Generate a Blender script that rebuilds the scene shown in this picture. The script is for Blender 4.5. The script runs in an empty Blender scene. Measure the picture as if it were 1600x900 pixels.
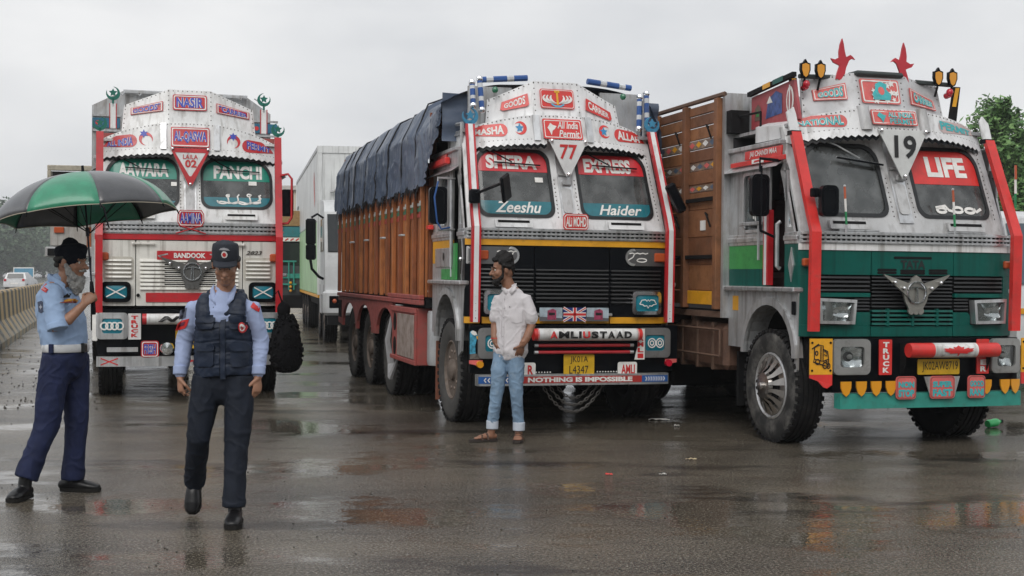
import bpy, bmesh, math, random
from math import sin, cos, pi, radians, sqrt, atan2
from mathutils import Vector, Matrix, noise
from mathutils.geometry import tessellate_polygon
random.seed(7)
SC = bpy.context.scene
COL = SC.collection
# ------------------------------------------------------------ camera, sky, sun
HC = 1.55
cam = bpy.data.cameras.new('camera'); cam.lens = 45; cam.sensor_width = 36; cam.clip_start = .05; cam.clip_end = 3000
cam_ob = bpy.data.objects.new('camera', cam); COL.objects.link(cam_ob)
cam_ob.location = (0, 0, HC); cam_ob.rotation_euler = (radians(90 - .716), 0, 0)
SC.camera = cam_ob
SUN_EL, SUN_AZ = radians(42), radians(192)          # azimuth measured from +Y clockwise
w = bpy.data.worlds.new('World'); SC.world = w; w.use_nodes = True
nt = w.node_tree; N = nt.nodes; L = nt.links; N.clear()
out = N.new('ShaderNodeOutputWorld'); bg = N.new('ShaderNodeBackground')
sky = N.new('ShaderNodeTexSky'); sky.sky_type = 'NISHITA'; sky.sun_disc = False
sky.sun_elevation = SUN_EL; sky.sun_rotation = SUN_AZ; sky.air_density = 1.0; sky.dust_density = 4.0
hs = N.new('ShaderNodeHueSaturation'); hs.inputs['Saturation'].default_value = .25; hs.inputs['Value'].default_value = 1
L.new(sky.outputs[0], hs.inputs['Color'])
tc = N.new('ShaderNodeTexCoord'); mp = N.new('ShaderNodeMapping'); mp.inputs['Scale'].default_value = (1.0, 1.0, 2.6)
nz = N.new('ShaderNodeTexNoise'); nz.inputs['Scale'].default_value = 2.1; nz.inputs['Detail'].default_value = 5; nz.inputs['Roughness'].default_value = .5
L.new(tc.outputs['Generated'], mp.inputs[0]); L.new(mp.outputs[0], nz.inputs['Vector'])
cr = N.new('ShaderNodeValToRGB'); cr.color_ramp.elements[0].position = .36; cr.color_ramp.elements[1].position = .64
cr.color_ramp.elements[0].color = (.62, .645, .685, 1); cr.color_ramp.elements[1].color = (.97, .975, .98, 1)
L.new(nz.outputs['Fac'], cr.inputs[0])
mlt = N.new('ShaderNodeVectorMath'); mlt.operation = 'SCALE'; mlt.inputs['Scale'].default_value = 10.0
L.new(cr.outputs[0], mlt.inputs[0])
mx = N.new('ShaderNodeMixRGB'); mx.inputs[0].default_value = .93
L.new(hs.outputs[0], mx.inputs[1]); L.new(mlt.outputs[0], mx.inputs[2])
L.new(mx.outputs[0], bg.inputs['Color']); bg.inputs['Strength'].default_value = .1
L.new(bg.outputs[0], out.inputs[0])
sl = bpy.data.lights.new('sun', 'SUN'); sl.energy = 1.5; sl.angle = radians(40); sl.color = (1, .97, .93)
so = bpy.data.objects.new('sun', sl); COL.objects.link(so)
sd = Vector((sin(SUN_AZ) * cos(SUN_EL), cos(SUN_AZ) * cos(SUN_EL), sin(SUN_EL)))
so.rotation_euler = sd.to_track_quat('Z', 'Y').to_euler(); so.location = (0, 0, 30)
vs = SC.view_settings; vs.view_transform = 'Standard'; vs.look = 'None'; vs.exposure = 0.0; vs.gamma = 1; vs.use_curve_mapping = False
SC.cycles.max_bounces = 6; SC.cycles.transparent_max_bounces = 12

# ------------------------------------------------------------ materials
MATS = {}
def mat(name, col, rough=.5, metal=0., dirt=0., dcol=(.09, .08, .065), dscale=4., bump=0., bscale=60., coat=0., var=.12, streak=0., spec=.5, sub=0.):
    if name in MATS: return MATS[name]
    m = bpy.data.materials.new(name); m.use_nodes = True; MATS[name] = m
    t = m.node_tree; n = t.nodes; l = t.links; b = n['Principled BSDF']
    b.inputs['Roughness'].default_value = rough; b.inputs['Metallic'].default_value = metal
    b.inputs['Specular IOR Level'].default_value = spec
    if coat: b.inputs['Coat Weight'].default_value = coat; b.inputs['Coat Roughness'].default_value = .12
    if sub:
        b.inputs['Subsurface Weight'].default_value = sub; b.inputs['Subsurface Radius'].default_value = (.02, .008, .004); b.inputs['Subsurface Scale'].default_value = .3
    co = n.new('ShaderNodeTexCoord')
    a = n.new('ShaderNodeTexNoise'); a.inputs['Scale'].default_value = dscale; a.inputs['Detail'].default_value = 8; a.inputs['Roughness'].default_value = .62
    l.new(co.outputs['Object'], a.inputs['Vector'])
    c1 = tuple(max(0, x * (1 - var)) for x in col); c2 = tuple(min(1, x * (1 + var)) for x in col)
    r = n.new('ShaderNodeValToRGB'); r.color_ramp.elements[0].position = .35; r.color_ramp.elements[1].position = .65
    r.color_ramp.elements[0].color = (*c1, 1); r.color_ramp.elements[1].color = (*c2, 1)
    l.new(a.outputs['Fac'], r.inputs[0]); last = r.outputs[0]
    if dirt > 0:
        mp = n.new('ShaderNodeMapping'); mp.inputs['Scale'].default_value = (1, 1, .3 if streak else 1); l.new(co.outputs['Object'], mp.inputs[0])
        d = n.new('ShaderNodeTexNoise'); d.inputs['Scale'].default_value = dscale * 2.3; d.inputs['Detail'].default_value = 10; d.inputs['Roughness'].default_value = .68
        l.new(mp.outputs[0], d.inputs['Vector'])
        q = n.new('ShaderNodeValToRGB'); q.color_ramp.elements[0].position = .62 - .28 * dirt; q.color_ramp.elements[1].position = .84 - .2 * dirt
        l.new(d.outputs['Fac'], q.inputs[0])
        x = n.new('ShaderNodeMixRGB'); x.inputs[2].default_value = (*dcol, 1); l.new(last, x.inputs[1])
        k = n.new('ShaderNodeMath'); k.operation = 'MULTIPLY'; k.inputs[1].default_value = min(1, .45 + dirt * .5); l.new(q.outputs[0], k.inputs[0]); l.new(k.outputs[0], x.inputs[0])
        last = x.outputs[0]
        rr = n.new('ShaderNodeMapRange'); rr.inputs['To Min'].default_value = rough; rr.inputs['To Max'].default_value = min(.95, rough + .3); l.new(q.outputs[0], rr.inputs[0]); l.new(rr.outputs[0], b.inputs['Roughness'])
        if metal:
            mm = n.new('ShaderNodeMapRange'); mm.inputs['To Min'].default_value = metal; mm.inputs['To Max'].default_value = metal * .3; l.new(k.outputs[0], mm.inputs[0]); l.new(mm.outputs[0], b.inputs['Metallic'])
    if streak:                                            # thin rain runs
        mp = n.new('ShaderNodeMapping'); mp.inputs['Scale'].default_value = (17, 17, .9); l.new(co.outputs['Object'], mp.inputs[0])
        e = n.new('ShaderNodeTexNoise'); e.inputs['Scale'].default_value = 1; e.inputs['Detail'].default_value = 5; l.new(mp.outputs[0], e.inputs['Vector'])
        q = n.new('ShaderNodeValToRGB'); q.color_ramp.elements[0].position = .52; q.color_ramp.elements[1].position = .70; q.color_ramp.elements[1].color = (.5, .5, .5, 1); l.new(e.outputs['Fac'], q.inputs[0])
        x = n.new('ShaderNodeMixRGB'); x.inputs[2].default_value = (*[c * .55 for c in dcol], 1); l.new(last, x.inputs[1]); l.new(q.outputs[0], x.inputs[0]); last = x.outputs[0]
    l.new(last, b.inputs['Base Color'])
    if bump:
        e = n.new('ShaderNodeTexNoise'); e.inputs['Scale'].default_value = bscale; e.inputs['Detail'].default_value = 4; l.new(co.outputs['Object'], e.inputs['Vector'])
        bp = n.new('ShaderNodeBump'); bp.inputs['Strength'].default_value = bump; bp.inputs['Distance'].default_value = .01; l.new(e.outputs['Fac'], bp.inputs['Height']); l.new(bp.outputs[0], b.inputs['Normal'])
    return m
def glass(name, tint=(.55, .6, .6), rough=.03, alpha=.5):
    if name in MATS: return MATS[name]
    m = bpy.data.materials.new(name); m.use_nodes = True; MATS[name] = m
    t = m.node_tree; n = t.nodes; l = t.links; n.clear()
    o = n.new('ShaderNodeOutputMaterial'); tr = n.new('ShaderNodeBsdfTransparent'); tr.inputs[0].default_value = (*tint, 1)
    g = n.new('ShaderNodeBsdfGlossy'); g.inputs['Roughness'].default_value = rough; vo = n.new('ShaderNodeTexVoronoi'); vo.inputs['Scale'].default_value = 55; vr = n.new('ShaderNodeMapRange'); vr.inputs['From Max'].default_value = .25; vr.inputs['To Min'].default_value = 1; vr.inputs['To Max'].default_value = 0; l.new(vo.outputs['Distance'], vr.inputs[0]); bp = n.new('ShaderNodeBump'); bp.inputs['Strength'].default_value = .12; bp.inputs['Distance'].default_value = .004; l.new(vr.outputs[0], bp.inputs['Height']); l.new(bp.outputs[0], g.inputs['Normal']); g.inputs['Color'].default_value = (.9, .92, .93, 1)
    d = n.new('ShaderNodeBsdfDiffuse'); d.inputs[0].default_value = (.24, .25, .25, 1)  # grey diffuse veil put in for sky reflected in the glass
    co = n.new('ShaderNodeTexCoord'); l.new(co.outputs['Object'], vo.inputs['Vector']); z = n.new('ShaderNodeTexNoise'); z.inputs['Scale'].default_value = 5; z.inputs['Detail'].default_value = 7; l.new(co.outputs['Object'], z.inputs['Vector'])
    mr = n.new('ShaderNodeMapRange'); mr.inputs['From Min'].default_value = .3; mr.inputs['From Max'].default_value = .7; mr.inputs['To Min'].default_value = .2 * alpha; mr.inputs['To Max'].default_value = alpha; l.new(z.outputs['Fac'], mr.inputs[0])
    f = n.new('ShaderNodeFresnel'); f.inputs[0].default_value = 1.55
    m1 = n.new('ShaderNodeMixShader'); l.new(mr.outputs[0], m1.inputs[0]); l.new(tr.outputs[0], m1.inputs[1]); l.new(d.outputs[0], m1.inputs[2])
    m2 = n.new('ShaderNodeMixShader'); l.new(f.outputs[0], m2.inputs[0]); l.new(m1.outputs[0], m2.inputs[1]); l.new(g.outputs[0], m2.inputs[2])
    l.new(m2.outputs[0], o.inputs[0]); return m
WHITE = mat('white_paint', (.74, .745, .74), .35, dirt=.38, dcol=(.30, .26, .21), dscale=2.4, streak=1, coat=.2)
CREAM = mat('cream_paint', (.72, .71, .66), .38, dirt=.34, dcol=(.3, .26, .2), dscale=2.4, streak=1, coat=.2)
OFFW = mat('worn_white_paint', (.50, .505, .51), .4, dirt=.45, dcol=(.22, .2, .18), dscale=3, streak=1)
RED = mat('red_paint', (.50, .018, .026), .35, dirt=.32, dcol=(.2, .06, .05), dscale=5, coat=.3)
BRED = mat('bright_red_paint', (.66, .035, .03), .38, dirt=.3, dcol=(.3, .08, .06), dscale=5, coat=.3)
PINKR = mat('faded_red_paint', (.66, .13, .12), .5, dirt=.35, dcol=(.55, .36, .33), dscale=9)
DRED = mat('dull_red_paint', (.33, .07, .06), .55, dirt=.5, dcol=(.16, .11, .09), dscale=5)
BLUEL = mat('blue_lettering', (.05, .07, .42), .4, dirt=.15, dcol=(.2, .2, .4), dscale=12)
SILV = mat('silver_sheet', (.62, .63, .64), .34, .8, dirt=.4, dcol=(.24, .22, .2), dscale=5, streak=1, bump=.05, bscale=16)
GALV = mat('galvanised_sheet', (.50, .51, .52), .42, .6, dirt=.55, dcol=(.2, .17, .14), dscale=4, streak=1, bump=.08, bscale=10)
CHROME = mat('chrome', (.75, .76, .78), .12, 1., dirt=.15, dscale=8)
BLACK = mat('black_paint', (.004, .005, .007), .28, dirt=.25, dcol=(.02, .019, .018), dscale=6, spec=.14)
DARK = mat('dark_chassis', (.008, .008, .009), .75, dirt=.4, dcol=(.022, .018, .014), dscale=5, spec=.2)
RUB = mat('rubber', (.012, .012, .013), .65, spec=.2, dirt=.45, dcol=(.045, .042, .038), dscale=7, bump=.15, bscale=90)
MUDR = mat('muddy_tyre_wall', (.018, .018, .018), .7, dirt=.62, dcol=(.20, .19, .175), dscale=2.2)
GASK = mat('window_gasket', (.012, .014, .016), .5)
YEL = mat('yellow_paint', (.75, .36, .02), .4, dirt=.25, dcol=(.3, .16, .03), dscale=5)
TEALG = mat('teal_green_paint', (.002, .092, .073), .33, dirt=.35, dcol=(.01, .05, .042), dscale=3, spec=.3, streak=1)
BTEAL = mat('bumper_teal_paint', (.03, .26, .21), .5, dirt=.4, dcol=(.05, .13, .11), dscale=6)
STRIPG = mat('green_sun_strip', (.008, .24, .17), .3, dirt=.15, dcol=(.02, .14, .1), dscale=4, coat=.4)
STRIPR = mat('red_sun_strip', (.60, .025, .035), .3, dirt=.15, dcol=(.3, .03, .04), dscale=4, coat=.4)
TEALF = mat('teal_film', (.012, .16, .20), .3, dirt=.3, dcol=(.01, .07, .09), dscale=8, coat=.4)
TEALL = mat('teal_lens_film', (.01, .20, .27), .22, dirt=.3, dcol=(.005, .08, .12), dscale=9, coat=.5)
LETW = mat('white_lettering', (.78, .77, .74), .45, dirt=.25, dcol=(.5, .45, .4), dscale=9)
LETB = mat('black_lettering', (.012, .012, .013), .4)
LETR = mat('red_lettering', (.58, .03, .03), .4, dirt=.15, dcol=(.4, .1, .1), dscale=9)
LETT = mat('turquoise_lettering', (.05, .42, .44), .45, dirt=.35, dcol=(.3, .4, .4), dscale=14)
AMBER = mat('amber_lens', (.72, .30, .01), .3, coat=.5, var=.05)
ORANGE = mat('orange_lens', (.45, .08, .02), .3, coat=.4)
REDL = mat('red_lens', (.5, .01, .03), .2, coat=.6)
GREEN = mat('green_paint', (.045, .30, .075), .42, dirt=.4, dcol=(.05, .14, .06), dscale=5)
MOONG = mat('dark_green_finial', (.01, .15, .11), .4, dirt=.2, dscale=8)
BLUEF = mat('light_blue_finial', (.05, .25, .42), .4, dirt=.2, dscale=8)
RUST = mat('rusty_steel', (.13, .075, .05), .75, dirt=.5, dcol=(.06, .04, .03), dscale=6, bump=.2, bscale=40)
INTER = mat('cab_interior', (.02, .02, .022), .8, dirt=.3, dcol=(.05, .045, .04))
SEATM = mat('seat_cloth', (.06, .03, .03), .8)
REFL = mat('lamp_reflector', (.8, .82, .82), .12, 1., var=.04)
LENS = mat('lamp_lens_glass', (.36, .38, .38), .08, .7, var=.45, dscale=14, bump=.3, bscale=30, coat=.6)
LENS = glass('lamp_clear_glass', (.86, .88, .88), .03, .22)
WGL = glass('windscreen_glass', (.30, .33, .33), .04, .55)
SGL = glass('side_window_glass', (.30, .33, .34), .05, .4)

# ------------------------------------------------------------ mesh builder
class MB:
    def __init__(s): s.v = []; s.f = []; s.mi = []; s.m = 0; s.X = None
    def add(s, vs, fs):
        o = len(s.v)
        for p in vs:
            p = Vector(p); s.v.append(tuple(s.X @ p) if s.X is not None else tuple(p))
        for f in fs: s.f.append([i + o for i in f]); s.mi.append(s.m)
        return s
    def box(s, x0, x1, y0, y1, z0, z1, b=0.):
        if b <= 0:
            return s.add([(x, y, z) for x in (x0, x1) for y in (y0, y1) for z in (z0, z1)], [(0, 1, 3, 2), (4, 6, 7, 5), (0, 4, 5, 1), (2, 3, 7, 6), (0, 2, 6, 4), (1, 5, 7, 3)])
        b = min(b, (x1 - x0) * .45, (y1 - y0) * .45, (z1 - z0) * .45)
        c = ((x0 + x1) / 2, (y0 + y1) / 2, (z0 + z1) / 2); h = ((x1 - x0) / 2, (y1 - y0) / 2, (z1 - z0) / 2)
        vs, idx = [], {}
        for sx in (-1, 1):
            for sy in (-1, 1):
                for sz in (-1, 1):
                    sg = (sx, sy, sz)
                    for a in range(3):
                        idx[(sg, a)] = len(vs)
                        vs.append(tuple(c[k] + sg[k] * (h[k] - (0 if k == a else b)) for k in range(3)))
        fs = []
        for a in range(3):
            o = [k for k in range(3) if k != a]
            for sa in (-1, 1):
                q = []
                for (p, r) in ((-1, -1), (1, -1), (1, 1), (-1, 1)):
                    g = [0, 0, 0]; g[a] = sa; g[o[0]] = p; g[o[1]] = r; q.append(idx[(tuple(g), a)])
                fs.append(q)
            for p in (-1, 1):
                for r in (-1, 1):
                    g1 = [0, 0, 0]; g1[o[0]] = p; g1[o[1]] = r; g2 = list(g1); g1[a] = -1; g2[a] = 1
                    fs.append([idx[(tuple(g1), o[0])], idx[(tuple(g2), o[0])], idx[(tuple(g2), o[1])], idx[(tuple(g1), o[1])]])
        for sx in (-1, 1):
            for sy in (-1, 1):
                for sz in (-1, 1): fs.append([idx[((sx, sy, sz), a)] for a in range(3)])
        return s.add(vs, fs)
    def tube(s, pts, r, n=8, cap=True, closed=False, flat=1.):
        pts = [Vector(p) for p in pts]; m = len(pts); rs = r if isinstance(r, (list, tuple)) else [r] * m
        vs, fs = [], []; up = None
        for i, p in enumerate(pts):
            if closed: d = pts[(i + 1) % m] - pts[i - 1]
            else: d = pts[min(i + 1, m - 1)] - pts[max(i - 1, 0)]
            d = d.normalized() if d.length > 1e-9 else Vector((0, 0, 1))
            if up is None: up = Vector((0, 0, 1)) if abs(d.z) < .95 else Vector((1, 0, 0))
            a = d.cross(up)
            if a.length < 1e-6: a = d.orthogonal()
            a.normalize(); b = a.cross(d).normalized(); up = b
            for k in range(n):
                t = 2 * pi * (k + .5) / n; vs.append(p + a * cos(t) * rs[i] + b * sin(t) * rs[i] * flat)
        for i in range(m if closed else m - 1):
            j = (i + 1) % m
            for k in range(n): fs.append((i * n + k, i * n + (k + 1) % n, j * n + (k + 1) % n, j * n + k))
        if cap and not closed: fs.append(list(range(n))[::-1]); fs.append([(m - 1) * n + k for k in range(n)])
        return s.add(vs, fs)
    def lathe(s, prof, c, axis='x', n=24, closed=False):
        vs, fs = [], []
        for (r, h) in prof:
            for k in range(n):
                t = 2 * pi * k / n; a, b = r * cos(t), r * sin(t)
                vs.append({'x': (c[0] + h, c[1] + a, c[2] + b), 'y': (c[0] + a, c[1] + h, c[2] + b), 'z': (c[0] + a, c[1] + b, c[2] + h)}[axis])
        m = len(prof)
        for i in range(m if closed else m - 1):
            j = (i + 1) % m
            for k in range(n): fs.append((i * n + k, i * n + (k + 1) % n, j * n + (k + 1) % n, j * n + k))
        if not closed:
            if prof[0][0] > 1e-6: fs.append(list(range(n)))
            if prof[-1][0] > 1e-6: fs.append([(m - 1) * n + k for k in range(n)])
        return s.add(vs, fs)
    def ball(s, c, r, n=10, sc=(1, 1, 1)):
        m = max(4, n // 2 + 1); vs = []; fs = []
        for i in range(m + 1):
            t = pi * i / m
            for k in range(n): u = 2 * pi * k / n; vs.append((c[0] + r * sc[0] * sin(t) * cos(u), c[1] + r * sc[1] * sin(t) * sin(u), c[2] + r * sc[2] * cos(t)))
        for i in range(m):
            for k in range(n): fs.append((i * n + k, i * n + (k + 1) % n, (i + 1) * n + (k + 1) % n, (i + 1) * n + k))
        return s.add(vs, fs)
    def grid(s, fn, nu, nv):
        return s.add([fn(i / nu, j / nv) for i in range(nu + 1) for j in range(nv + 1)], [(i * (nv + 1) + j, (i + 1) * (nv + 1) + j, (i + 1) * (nv + 1) + j + 1, i * (nv + 1) + j + 1) for i in range(nu) for j in range(nv)])
    def poly(s, pts, mp, t=None):
        """2D polygon pts (any shape), mp(u,v,d) -> xyz; t thickness along d"""
        n = len(pts); tri = tessellate_polygon([[Vector((p[0], p[1], 0)) for p in pts]])
        if t is None: return s.add([mp(u, v, 0) for u, v in pts], [tuple(q) for q in tri])
        vs = [mp(u, v, 0) for u, v in pts] + [mp(u, v, t) for u, v in pts]
        fs = [tuple(q) for q in tri] + [tuple(i + n for i in reversed(q)) for q in tri] + [(i, (i + 1) % n, (i + 1) % n + n, i + n) for i in range(n)]
        return s.add(vs, fs)
    def ring(s, A, B, mp, t=None):
        n = len(A)
        if t is None: return s.add([mp(u, v, 0) for u, v in A] + [mp(u, v, 0) for u, v in B], [(i, (i + 1) % n, (i + 1) % n + n, i + n) for i in range(n)])
        vs = [mp(u, v, 0) for u, v in A] + [mp(u, v, 0) for u, v in B] + [mp(u, v, t) for u, v in A] + [mp(u, v, t) for u, v in B]; fs = []
        for i in range(n):
            j = (i + 1) % n; fs += [(i, j, j + n, i + n), (i + 2 * n, i + 3 * n, j + 3 * n, j + 2 * n), (i, i + 2 * n, j + 2 * n, j), (i + n, j + n, j + 3 * n, i + 3 * n)]
        return s.add(vs, fs)
    def panel(s, pts, mp, t=None, n=8, m=1):
        """x-monotone polygon laid as strips so that it can bend over mp"""
        xs = [p[0] for p in pts]; x0, x1 = min(xs), max(xs); e = 1e-5 * (x1 - x0)
        X = sorted(set([round(x, 5) for x in xs] + [round(x0 + (x1 - x0) * i / n, 5) for i in range(n + 1)]))
        X = [min(max(x, x0 + e), x1 - e) for x in X]; cols = []
        for x in X:
            z = []
            for i in range(len(pts)):
                a, b = pts[i], pts[(i + 1) % len(pts)]
                if (a[0] - x) * (b[0] - x) <= 0 and abs(a[0] - b[0]) > 1e-9: z.append(a[1] + (b[1] - a[1]) * (x - a[0]) / (b[0] - a[0]))
            if z: cols.append((x, min(z), max(z)))
        k = len(cols); g = lambda d: [mp(x, a + (b - a) * j / m, d) for x, a, b in cols for j in range(m + 1)]
        q = m + 1; fr = [(i * q + j, (i + 1) * q + j, (i + 1) * q + j + 1, i * q + j + 1) for i in range(k - 1) for j in range(m)]
        if t is None: return s.add(g(0), fr)
        o = k * q; vs = g(0) + g(t); fs = fr + [tuple(i + o for i in reversed(f)) for f in fr]
        for i in range(k - 1): fs += [(i * q, i * q + o, (i + 1) * q + o, (i + 1) * q), (i * q + m, (i + 1) * q + m, (i + 1) * q + m + o, i * q + m + o)]
        for j in range(m): fs += [(j, j + 1, j + 1 + o, j + o), ((k - 1) * q + j, (k - 1) * q + j + o, (k - 1) * q + j + 1 + o, (k - 1) * q + j + 1)]
        return s.add(vs, fs)
    def build(s, name, m, parent=None, smooth=35, fix=True):
        me = bpy.data.meshes.new(name); me.from_pydata(s.v, [], s.f)
        ms = m if isinstance(m, (list, tuple)) else [m]
        for x in ms: me.materials.append(x)
        if len(ms) > 1: me.polygons.foreach_set('material_index', s.mi)
        if fix:
            b = bmesh.new(); b.from_mesh(me); bmesh.ops.recalc_face_normals(b, faces=b.faces); b.to_mesh(me); b.free()
        if smooth: me.shade_smooth(); me.set_sharp_from_angle(angle=radians(smooth))
        return link(name, me, parent)
def link(name, me, parent=None):
    o = bpy.data.objects.new(name, me); COL.objects.link(o)
    if parent is not None: o.parent = parent
    return o
def tag(o, label=None, cat=None, group=None, kind=None):
    if label: o['label'] = label
    if cat: o['category'] = cat
    if group: o['group'] = group
    if kind: o['kind'] = kind
    return o
def empty(name, loc, rz=0., label=None, cat=None, group=None):
    o = bpy.data.objects.new(name, None); COL.objects.link(o); o.location = loc; o.rotation_euler = (0, 0, rz); o.empty_display_size = .2
    return tag(o, label, cat, group)
def copy_tree(o, parent=None):
    c = o.copy(); COL.objects.link(c); c.parent = parent
    for ch in list(o.children): copy_tree(ch, c)
    return c
def at(px, py, d): return Vector(((px - 800) / 2000 * d, d, HC - (py - 425) / 2000 * d))
def ground_at(px, py): return at(px, py, 2000 * HC / (py - 425))
def rrect(x0, x1, z0, z1, r, n=5):
    r = r if isinstance(r, (list, tuple)) else [r] * 4     # order: bl, br, tr, tl
    P = []
    for (cx, cz, a, q) in ((x0 + r[0], z0 + r[0], pi, r[0]), (x1 - r[1], z0 + r[1], 1.5 * pi, r[1]), (x1 - r[2], z1 - r[2], 0, r[2]), (x0 + r[3], z1 - r[3], .5 * pi, r[3])):
        for i in range(n + 1): t = a + .5 * pi * i / n; P.append((cx + q * cos(t), cz + q * sin(t)))
    return P
def ell(cx, cz, a, b, n=24, t0=0.): return [(cx + a * cos(t0 + 2 * pi * i / n), cz + b * sin(t0 + 2 * pi * i / n)) for i in range(n)]
def star(cx, cz, r, k=5, q=.42, t0=pi / 2): return [(cx + (r if i % 2 == 0 else r * q) * cos(t0 + pi * i / k), cz + (r if i % 2 == 0 else r * q) * sin(t0 + pi * i / k)) for i in range(2 * k)]
def crescent(cx, cz, r, rot=0., w=.62, n=14):
    P = []
    for i in range(n + 1): t = radians(-150) + radians(300) * i / n; P.append((r * cos(t + pi), r * sin(t + pi)))
    e = P[-1]; s0 = P[0]; R2 = r * .86
    for i in range(1, n): t = radians(145) - radians(290) * i / n; P.append((r * .28 + R2 * w / .62 * .86 * cos(t + pi), R2 * .86 * sin(t + pi)))
    return [(cx + x * cos(rot) - z * sin(rot), cz + x * sin(rot) + z * cos(rot)) for x, z in P]
_TX = {}
def text_geo(s, bold=0., shear=0.):
    k = (s, bold, shear)
    if k not in _TX:
        cu = bpy.data.curves.new('t', 'FONT'); cu.body = s; cu.size = 1; cu.offset = bold; cu.shear = shear; cu.resolution_u = 3; cu.dimensions = '2D'; cu.fill_mode = 'FRONT'; cu.align_x = 'CENTER'
        o = bpy.data.objects.new('t', cu); COL.objects.link(o); bpy.context.view_layer.update()
        me = bpy.data.meshes.new_from_object(o.evaluated_get(bpy.context.evaluated_depsgraph_get()))
        v = [(p.co.x, p.co.y) for p in me.vertices]; f = [tuple(p.vertices) for p in me.polygons]
        bpy.data.objects.remove(o); bpy.data.curves.remove(cu); bpy.data.meshes.remove(me); _TX[k] = (v, f)
    return _TX[k]
def text(s, box, mp, m, parent, name='lettering', bold=.03, shear=0., warp=None, d=0.):
    """lettering fitted to box (u0,u1,v0,v1) and laid on mp"""
    v, f = text_geo(s, bold, shear); xs = [p[0] for p in v]; ys = [p[1] for p in v]
    a, b, c, e = min(xs), max(xs), min(ys), max(ys); P = []
    for x, y in v:
        u, t = (x - a) / (b - a), (y - c) / (e - c)
        if warp: U, V = warp(u, t)
        else: U, V = box[0] + (box[1] - box[0]) * u, box[2] + (box[3] - box[2]) * t
        P.append(mp(U, V, d))
    mb = MB(); mb.add(P, f); return mb.build(name, m, parent, smooth=0, fix=False)
# ------------------------------------------------------------ ground
def ground_mat():
    m = bpy.data.materials.new('wet_asphalt'); m.use_nodes = True; t = m.node_tree; n = t.nodes; l = t.links; b = n['Principled BSDF']
    co = n.new('ShaderNodeTexCoord')
    def nz(sc, det=6, ro=.6, st=None, off=0):
        a = n.new('ShaderNodeTexNoise'); a.inputs['Scale'].default_value = sc; a.inputs['Detail'].default_value = det; a.inputs['Roughness'].default_value = ro
        mp = n.new('ShaderNodeMapping'); mp.inputs['Location'].default_value = (off, off * .7, 0)
        if st: mp.inputs['Scale'].default_value = st
        l.new(co.outputs['Object'], mp.inputs[0]); l.new(mp.outputs[0], a.inputs['Vector']); return a.outputs['Fac']
    def ramp(src, p0, p1, c0=(0, 0, 0), c1=(1, 1, 1)):
        r = n.new('ShaderNodeValToRGB'); r.color_ramp.elements[0].position = p0; r.color_ramp.elements[1].position = p1
        r.color_ramp.elements[0].color = (*c0, 1); r.color_ramp.elements[1].color = (*c1, 1); l.new(src, r.inputs[0]); return r.outputs[0]
    def mix(f, a, c, mode='MIX'):
        x = n.new('ShaderNodeMixRGB'); x.blend_type = mode
        for i, q in enumerate((f, a, c)):
            if hasattr(q, 'is_linked'): l.new(q, x.inputs[i])
            else: x.inputs[i].default_value = q if i == 0 else (*q, 1)
        return x.outputs[0]
    def math_(op, a, c):
        x = n.new('ShaderNodeMath'); x.operation = op
        for i, q in enumerate((a, c)):
            if hasattr(q, 'is_linked'): l.new(q, x.inputs[i])
            else: x.inputs[i].default_value = q
        return x.outputs[0]
    base = ramp(nz(.5, 8, .65, (.55, 1.3, 1)), .36, .66, (.038, .032, .024), (.135, .112, .082))
    grit = ramp(nz(62, 3, .8), .50, .64)
    base = mix(math_('MULTIPLY', grit, .7), base, (.36, .33, .28))
    pits = ramp(nz(48, 3, .75, None, 55), .54, .63)
    base = mix(math_('MULTIPLY', pits, .8), base, (.010, .009, .008))
    stain = ramp(nz(.8, 7, .66, (.5, 1.6, 1), 31), .55, .63)
    base = mix(math_('MULTIPLY', stain, .72), base, (.011, .010, .010))
    rusty = ramp(nz(.9, 6, .62, (.6, 1.3, 1), 77), .63, .72)
    base = mix(math_('MULTIPLY', rusty, .35), base, (.075, .035, .02))
    l.new(base, b.inputs['Base Color'])
    # standing water: smooth patches, elsewhere a wet film over grit
    pud = ramp(nz(.5, 8, .66, (.7, 1.3, 1), 12), .50, .58)
    film = ramp(nz(1.6, 5, .6, (.6, 1.5, 1), 5), .3, .7)
    ro = n.new('ShaderNodeMapRange'); ro.inputs['To Min'].default_value = .09; ro.inputs['To Max'].default_value = .26; l.new(film, ro.inputs[0])
    rr = mix(pud, ro.outputs[0], (.05, .05, .05)); l.new(rr, b.inputs['Roughness'])
    h1 = nz(110, 2, .5); h2 = nz(42, 3, .7); h3 = nz(4, 3, .5)
    hh = math_('ADD', math_('MULTIPLY', h1, .35), math_('ADD', math_('MULTIPLY', h2, .8), math_('MULTIPLY', h3, .3)))
    rip = nz(26, 2, .5, None, 9)
    hm = mix(pud, hh, rip)
    bp = n.new('ShaderNodeBump'); bp.inputs['Distance'].default_value = .02; l.new(hm, bp.inputs['Height'])
    st = mix(pud, (.40, .40, .40), (.06, .06, .06)); l.new(st, bp.inputs['Strength']); l.new(bp.outputs[0], b.inputs['Normal'])
    b.inputs['Specular IOR Level'].default_value = .5
    return m
g = MB(); g.grid(lambda u, v: (-700 + 1400 * u, -40 + 1500 * v, 0), 40, 40); tag(g.build('ground', ground_mat(), smooth=0), kind='structure')

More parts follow.
